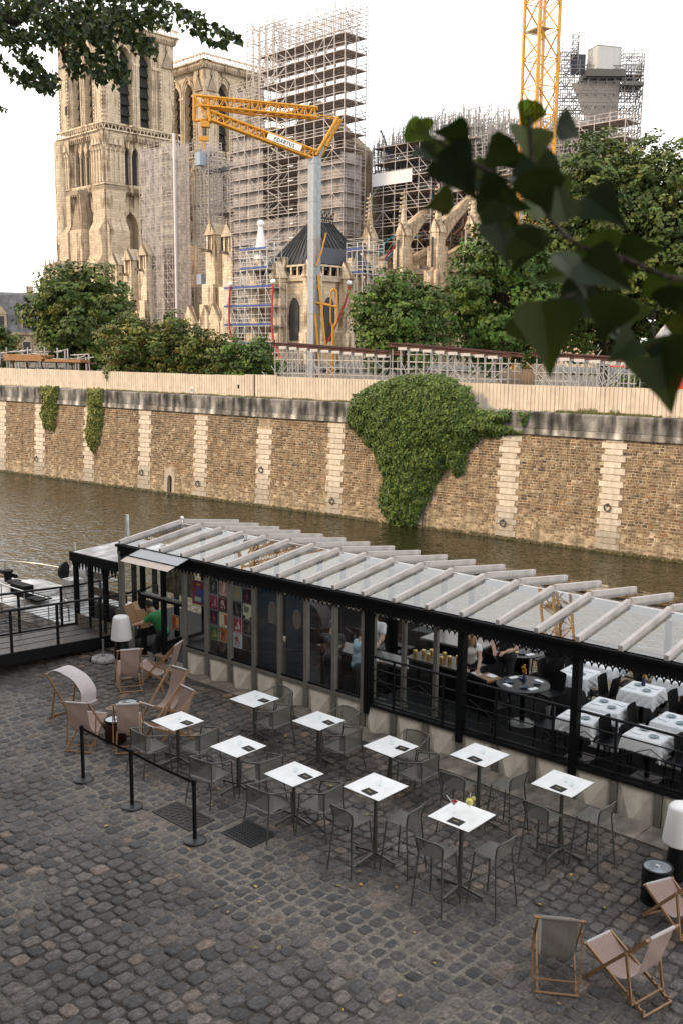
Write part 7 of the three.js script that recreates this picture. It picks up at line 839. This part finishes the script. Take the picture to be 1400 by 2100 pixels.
{
  const t = thing('leafy_twig', 'out of focus twig with large dark poplar leaves close to the lens at the right', 'twig', V(0, 0, 0)), d = 1.75, gs = [[0.25, 0.12], [0.1, 0.3], [0.4, 0.05]].map(([f, c]) => { const g = boxUV(leafGeo(1, f, c)); g.userData.done = true; return g; });
  const L = [[828, 262, 66, 250], [868, 240, 46, 190], [915, 300, 120, 215], [885, 330, 80, 300], [962, 268, 70, 100], [1000, 300, 82, 260], [960, 350, 90, 220], [930, 408, 66, 95], [975, 405, 110, 260], [1095, 205, 66, 160], [1140, 250, 70, 255], [1078, 262, 105, 175], [1120, 300, 110, 150], [1095, 345, 120, 190], [1045, 360, 95, 240], [1070, 415, 90, 280], [1010, 440, 100, 200], [1050, 480, 95, 230], [1200, 400, 105, 225], [1235, 470, 125, 190], [1190, 535, 120, 230], [1270, 515, 85, 280], [1150, 590, 105, 250], [1110, 615, 150, 185], [1180, 560, 80, 100], [1265, 600, 115, 170], [1225, 660, 90, 210], [1330, 560, 95, 240], [1375, 585, 100, 180], [1345, 690, 150, 195], [1310, 620, 70, 150], [1395, 640, 80, 170], [1300, 690, 80, 130], [1160, 455, 80, 20], [1060, 300, 80, 120], [1130, 380, 90, 240], [1090, 460, 100, 165], [1140, 520, 100, 200], [1220, 600, 95, 120], [1060, 640, 90, 215], [1290, 570, 80, 60], [1260, 660, 85, 240], [1385, 700, 100, 165], [1000, 330, 60, 150], [860, 300, 60, 220]];
  L.forEach(([x, y, len, dir], i) => { const dd = d * rr(0.9, 1.12), o = mesh('leaf', gs[i % 3], [0, 1, 9, 19, 24, 27, 30, 40].includes(i) ? M.backlitLeaf : M.bigLeaf[i % 4], t); o.position.copy(PX(x, y, dd)); o.scale.setScalar(len * dd / 2030); o.rotation.set(rr(-0.7, 0.7), rr(-0.75, 0.75), (dir + 0) * D, 'ZYX'); });
  const tw = (pts, r) => mesh('stem', tube(pts.map(([x, y]) => PX(x, y, d)), r, 6), M.bark, t); tw([[1480, 560], [1380, 570], [1280, 530], [1180, 500], [1110, 420], [1090, 330], [1085, 240]], 0.0045); tw([[1110, 420], [1040, 370], [960, 330], [880, 280], [840, 270]], 0.003); tw([[1280, 530], [1200, 590], [1130, 620]], 0.0025); tw([[1380, 570], [1340, 640], [1340, 700]], 0.0025);
}
{
  const t = thing('leafy_twigs', 'leafy poplar twigs hanging into the top left corner', 'twig', V(0, 0, 0)), d = 11, gs = [[0.25, 0.12], [0.1, 0.3], [0.4, 0.0]].map(([f, c]) => { const g = boxUV(leafGeo(1, f, c)); g.userData.done = true; return g; }), rest = [], all = [];
  for (const [pts, n, sp] of [[[[-30, 30], [30, 90], [70, 130], [105, 172]], 240, 22], [[[-30, 80], [30, 150], [70, 165], [110, 180]], 170, 16], [[[90, 50], [140, 110], [160, 150]], 170, 20], [[[170, 20], [220, 100], [250, 165]], 280, 22], [[[240, 10], [280, 80], [310, 105]], 220, 20], [[[310, -10], [380, 25], [440, 55], [492, 82]], 160, 15], [[[370, 20], [420, 75], [468, 92]], 80, 12], [[[-30, 10], [100, 25], [220, 30], [350, 30]], 900, 34], [[[-30, 50], [60, 70], [150, 60], [260, 70]], 520, 28], [[[120, 40], [180, 110], [212, 160]], 220, 18], [[[-30, 205], [18, 226]], 12, 6], [[[-20, -20], [160, -10], [340, -10]], 300, 24]]) {
    const cv = new THREE.CatmullRomCurve3(pts.map(([x, y]) => V(x, y, 0))); mesh('stem', tube(pts.map(([x, y]) => PX(x, y, d)), 0.008, 5), M.bark, t);
    for (let i = 0; i < n; i++) { const c = cv.getPoint(rnd()), x = c.x + rr(-1, 1) * sp * rr(0.3, 1.15), y = c.y + rr(-1, 1) * sp * rr(0.3, 1.15), dd = d * rr(0.93, 1.07); all.push({ x, y, dd, len: rr(8, 14) * dd / 2030, rx: rr(-0.9, 0.9), ry: rr(-0.9, 0.9), rz: Math.PI + rr(-0.9, 0.9), g: i % 3, m: i % 4 }); }
  }
  all.sort((a, b) => (b.len * (b.x < 0 || b.y < 0 ? 0.3 : 1)) - (a.len * (a.x < 0 || a.y < 0 ? 0.3 : 1)));
  all.forEach((l, i) => { const p = PX(l.x, l.y, l.dd); if (i < 300) { const o = mesh('leaf', gs[l.g], M.bigLeaf[l.m], t); o.position.copy(p); o.scale.setScalar(l.len); o.rotation.set(l.rx, l.ry, l.rz, 'ZYX'); } else rest.push(tint(gs[l.g].clone().applyMatrix4(new THREE.Matrix4().compose(p, new THREE.Quaternion().setFromEuler(new THREE.Euler(l.rx, l.ry, l.rz, 'ZYX')), V(l.len, l.len, l.len))), jc(PAL.poplar[l.m]))); });
  stuff(mesh('small_leaves', rest, M.leaf, t));
  const b = PX(-30, 20, d), k = near[0].position; mesh('bough', [tube([V(k.x, k.y + 5, k.z), V((k.x + b.x) / 2, Math.max(k.y + 7, b.y), (k.z + b.z) / 2), b, PX(120, -20, d)], 0.06, 7), tube([b, PX(-20, 90, d), PX(-30, 200, d)], 0.015, 5)], M.bark, t);
}
renderer.render(scene, camera);
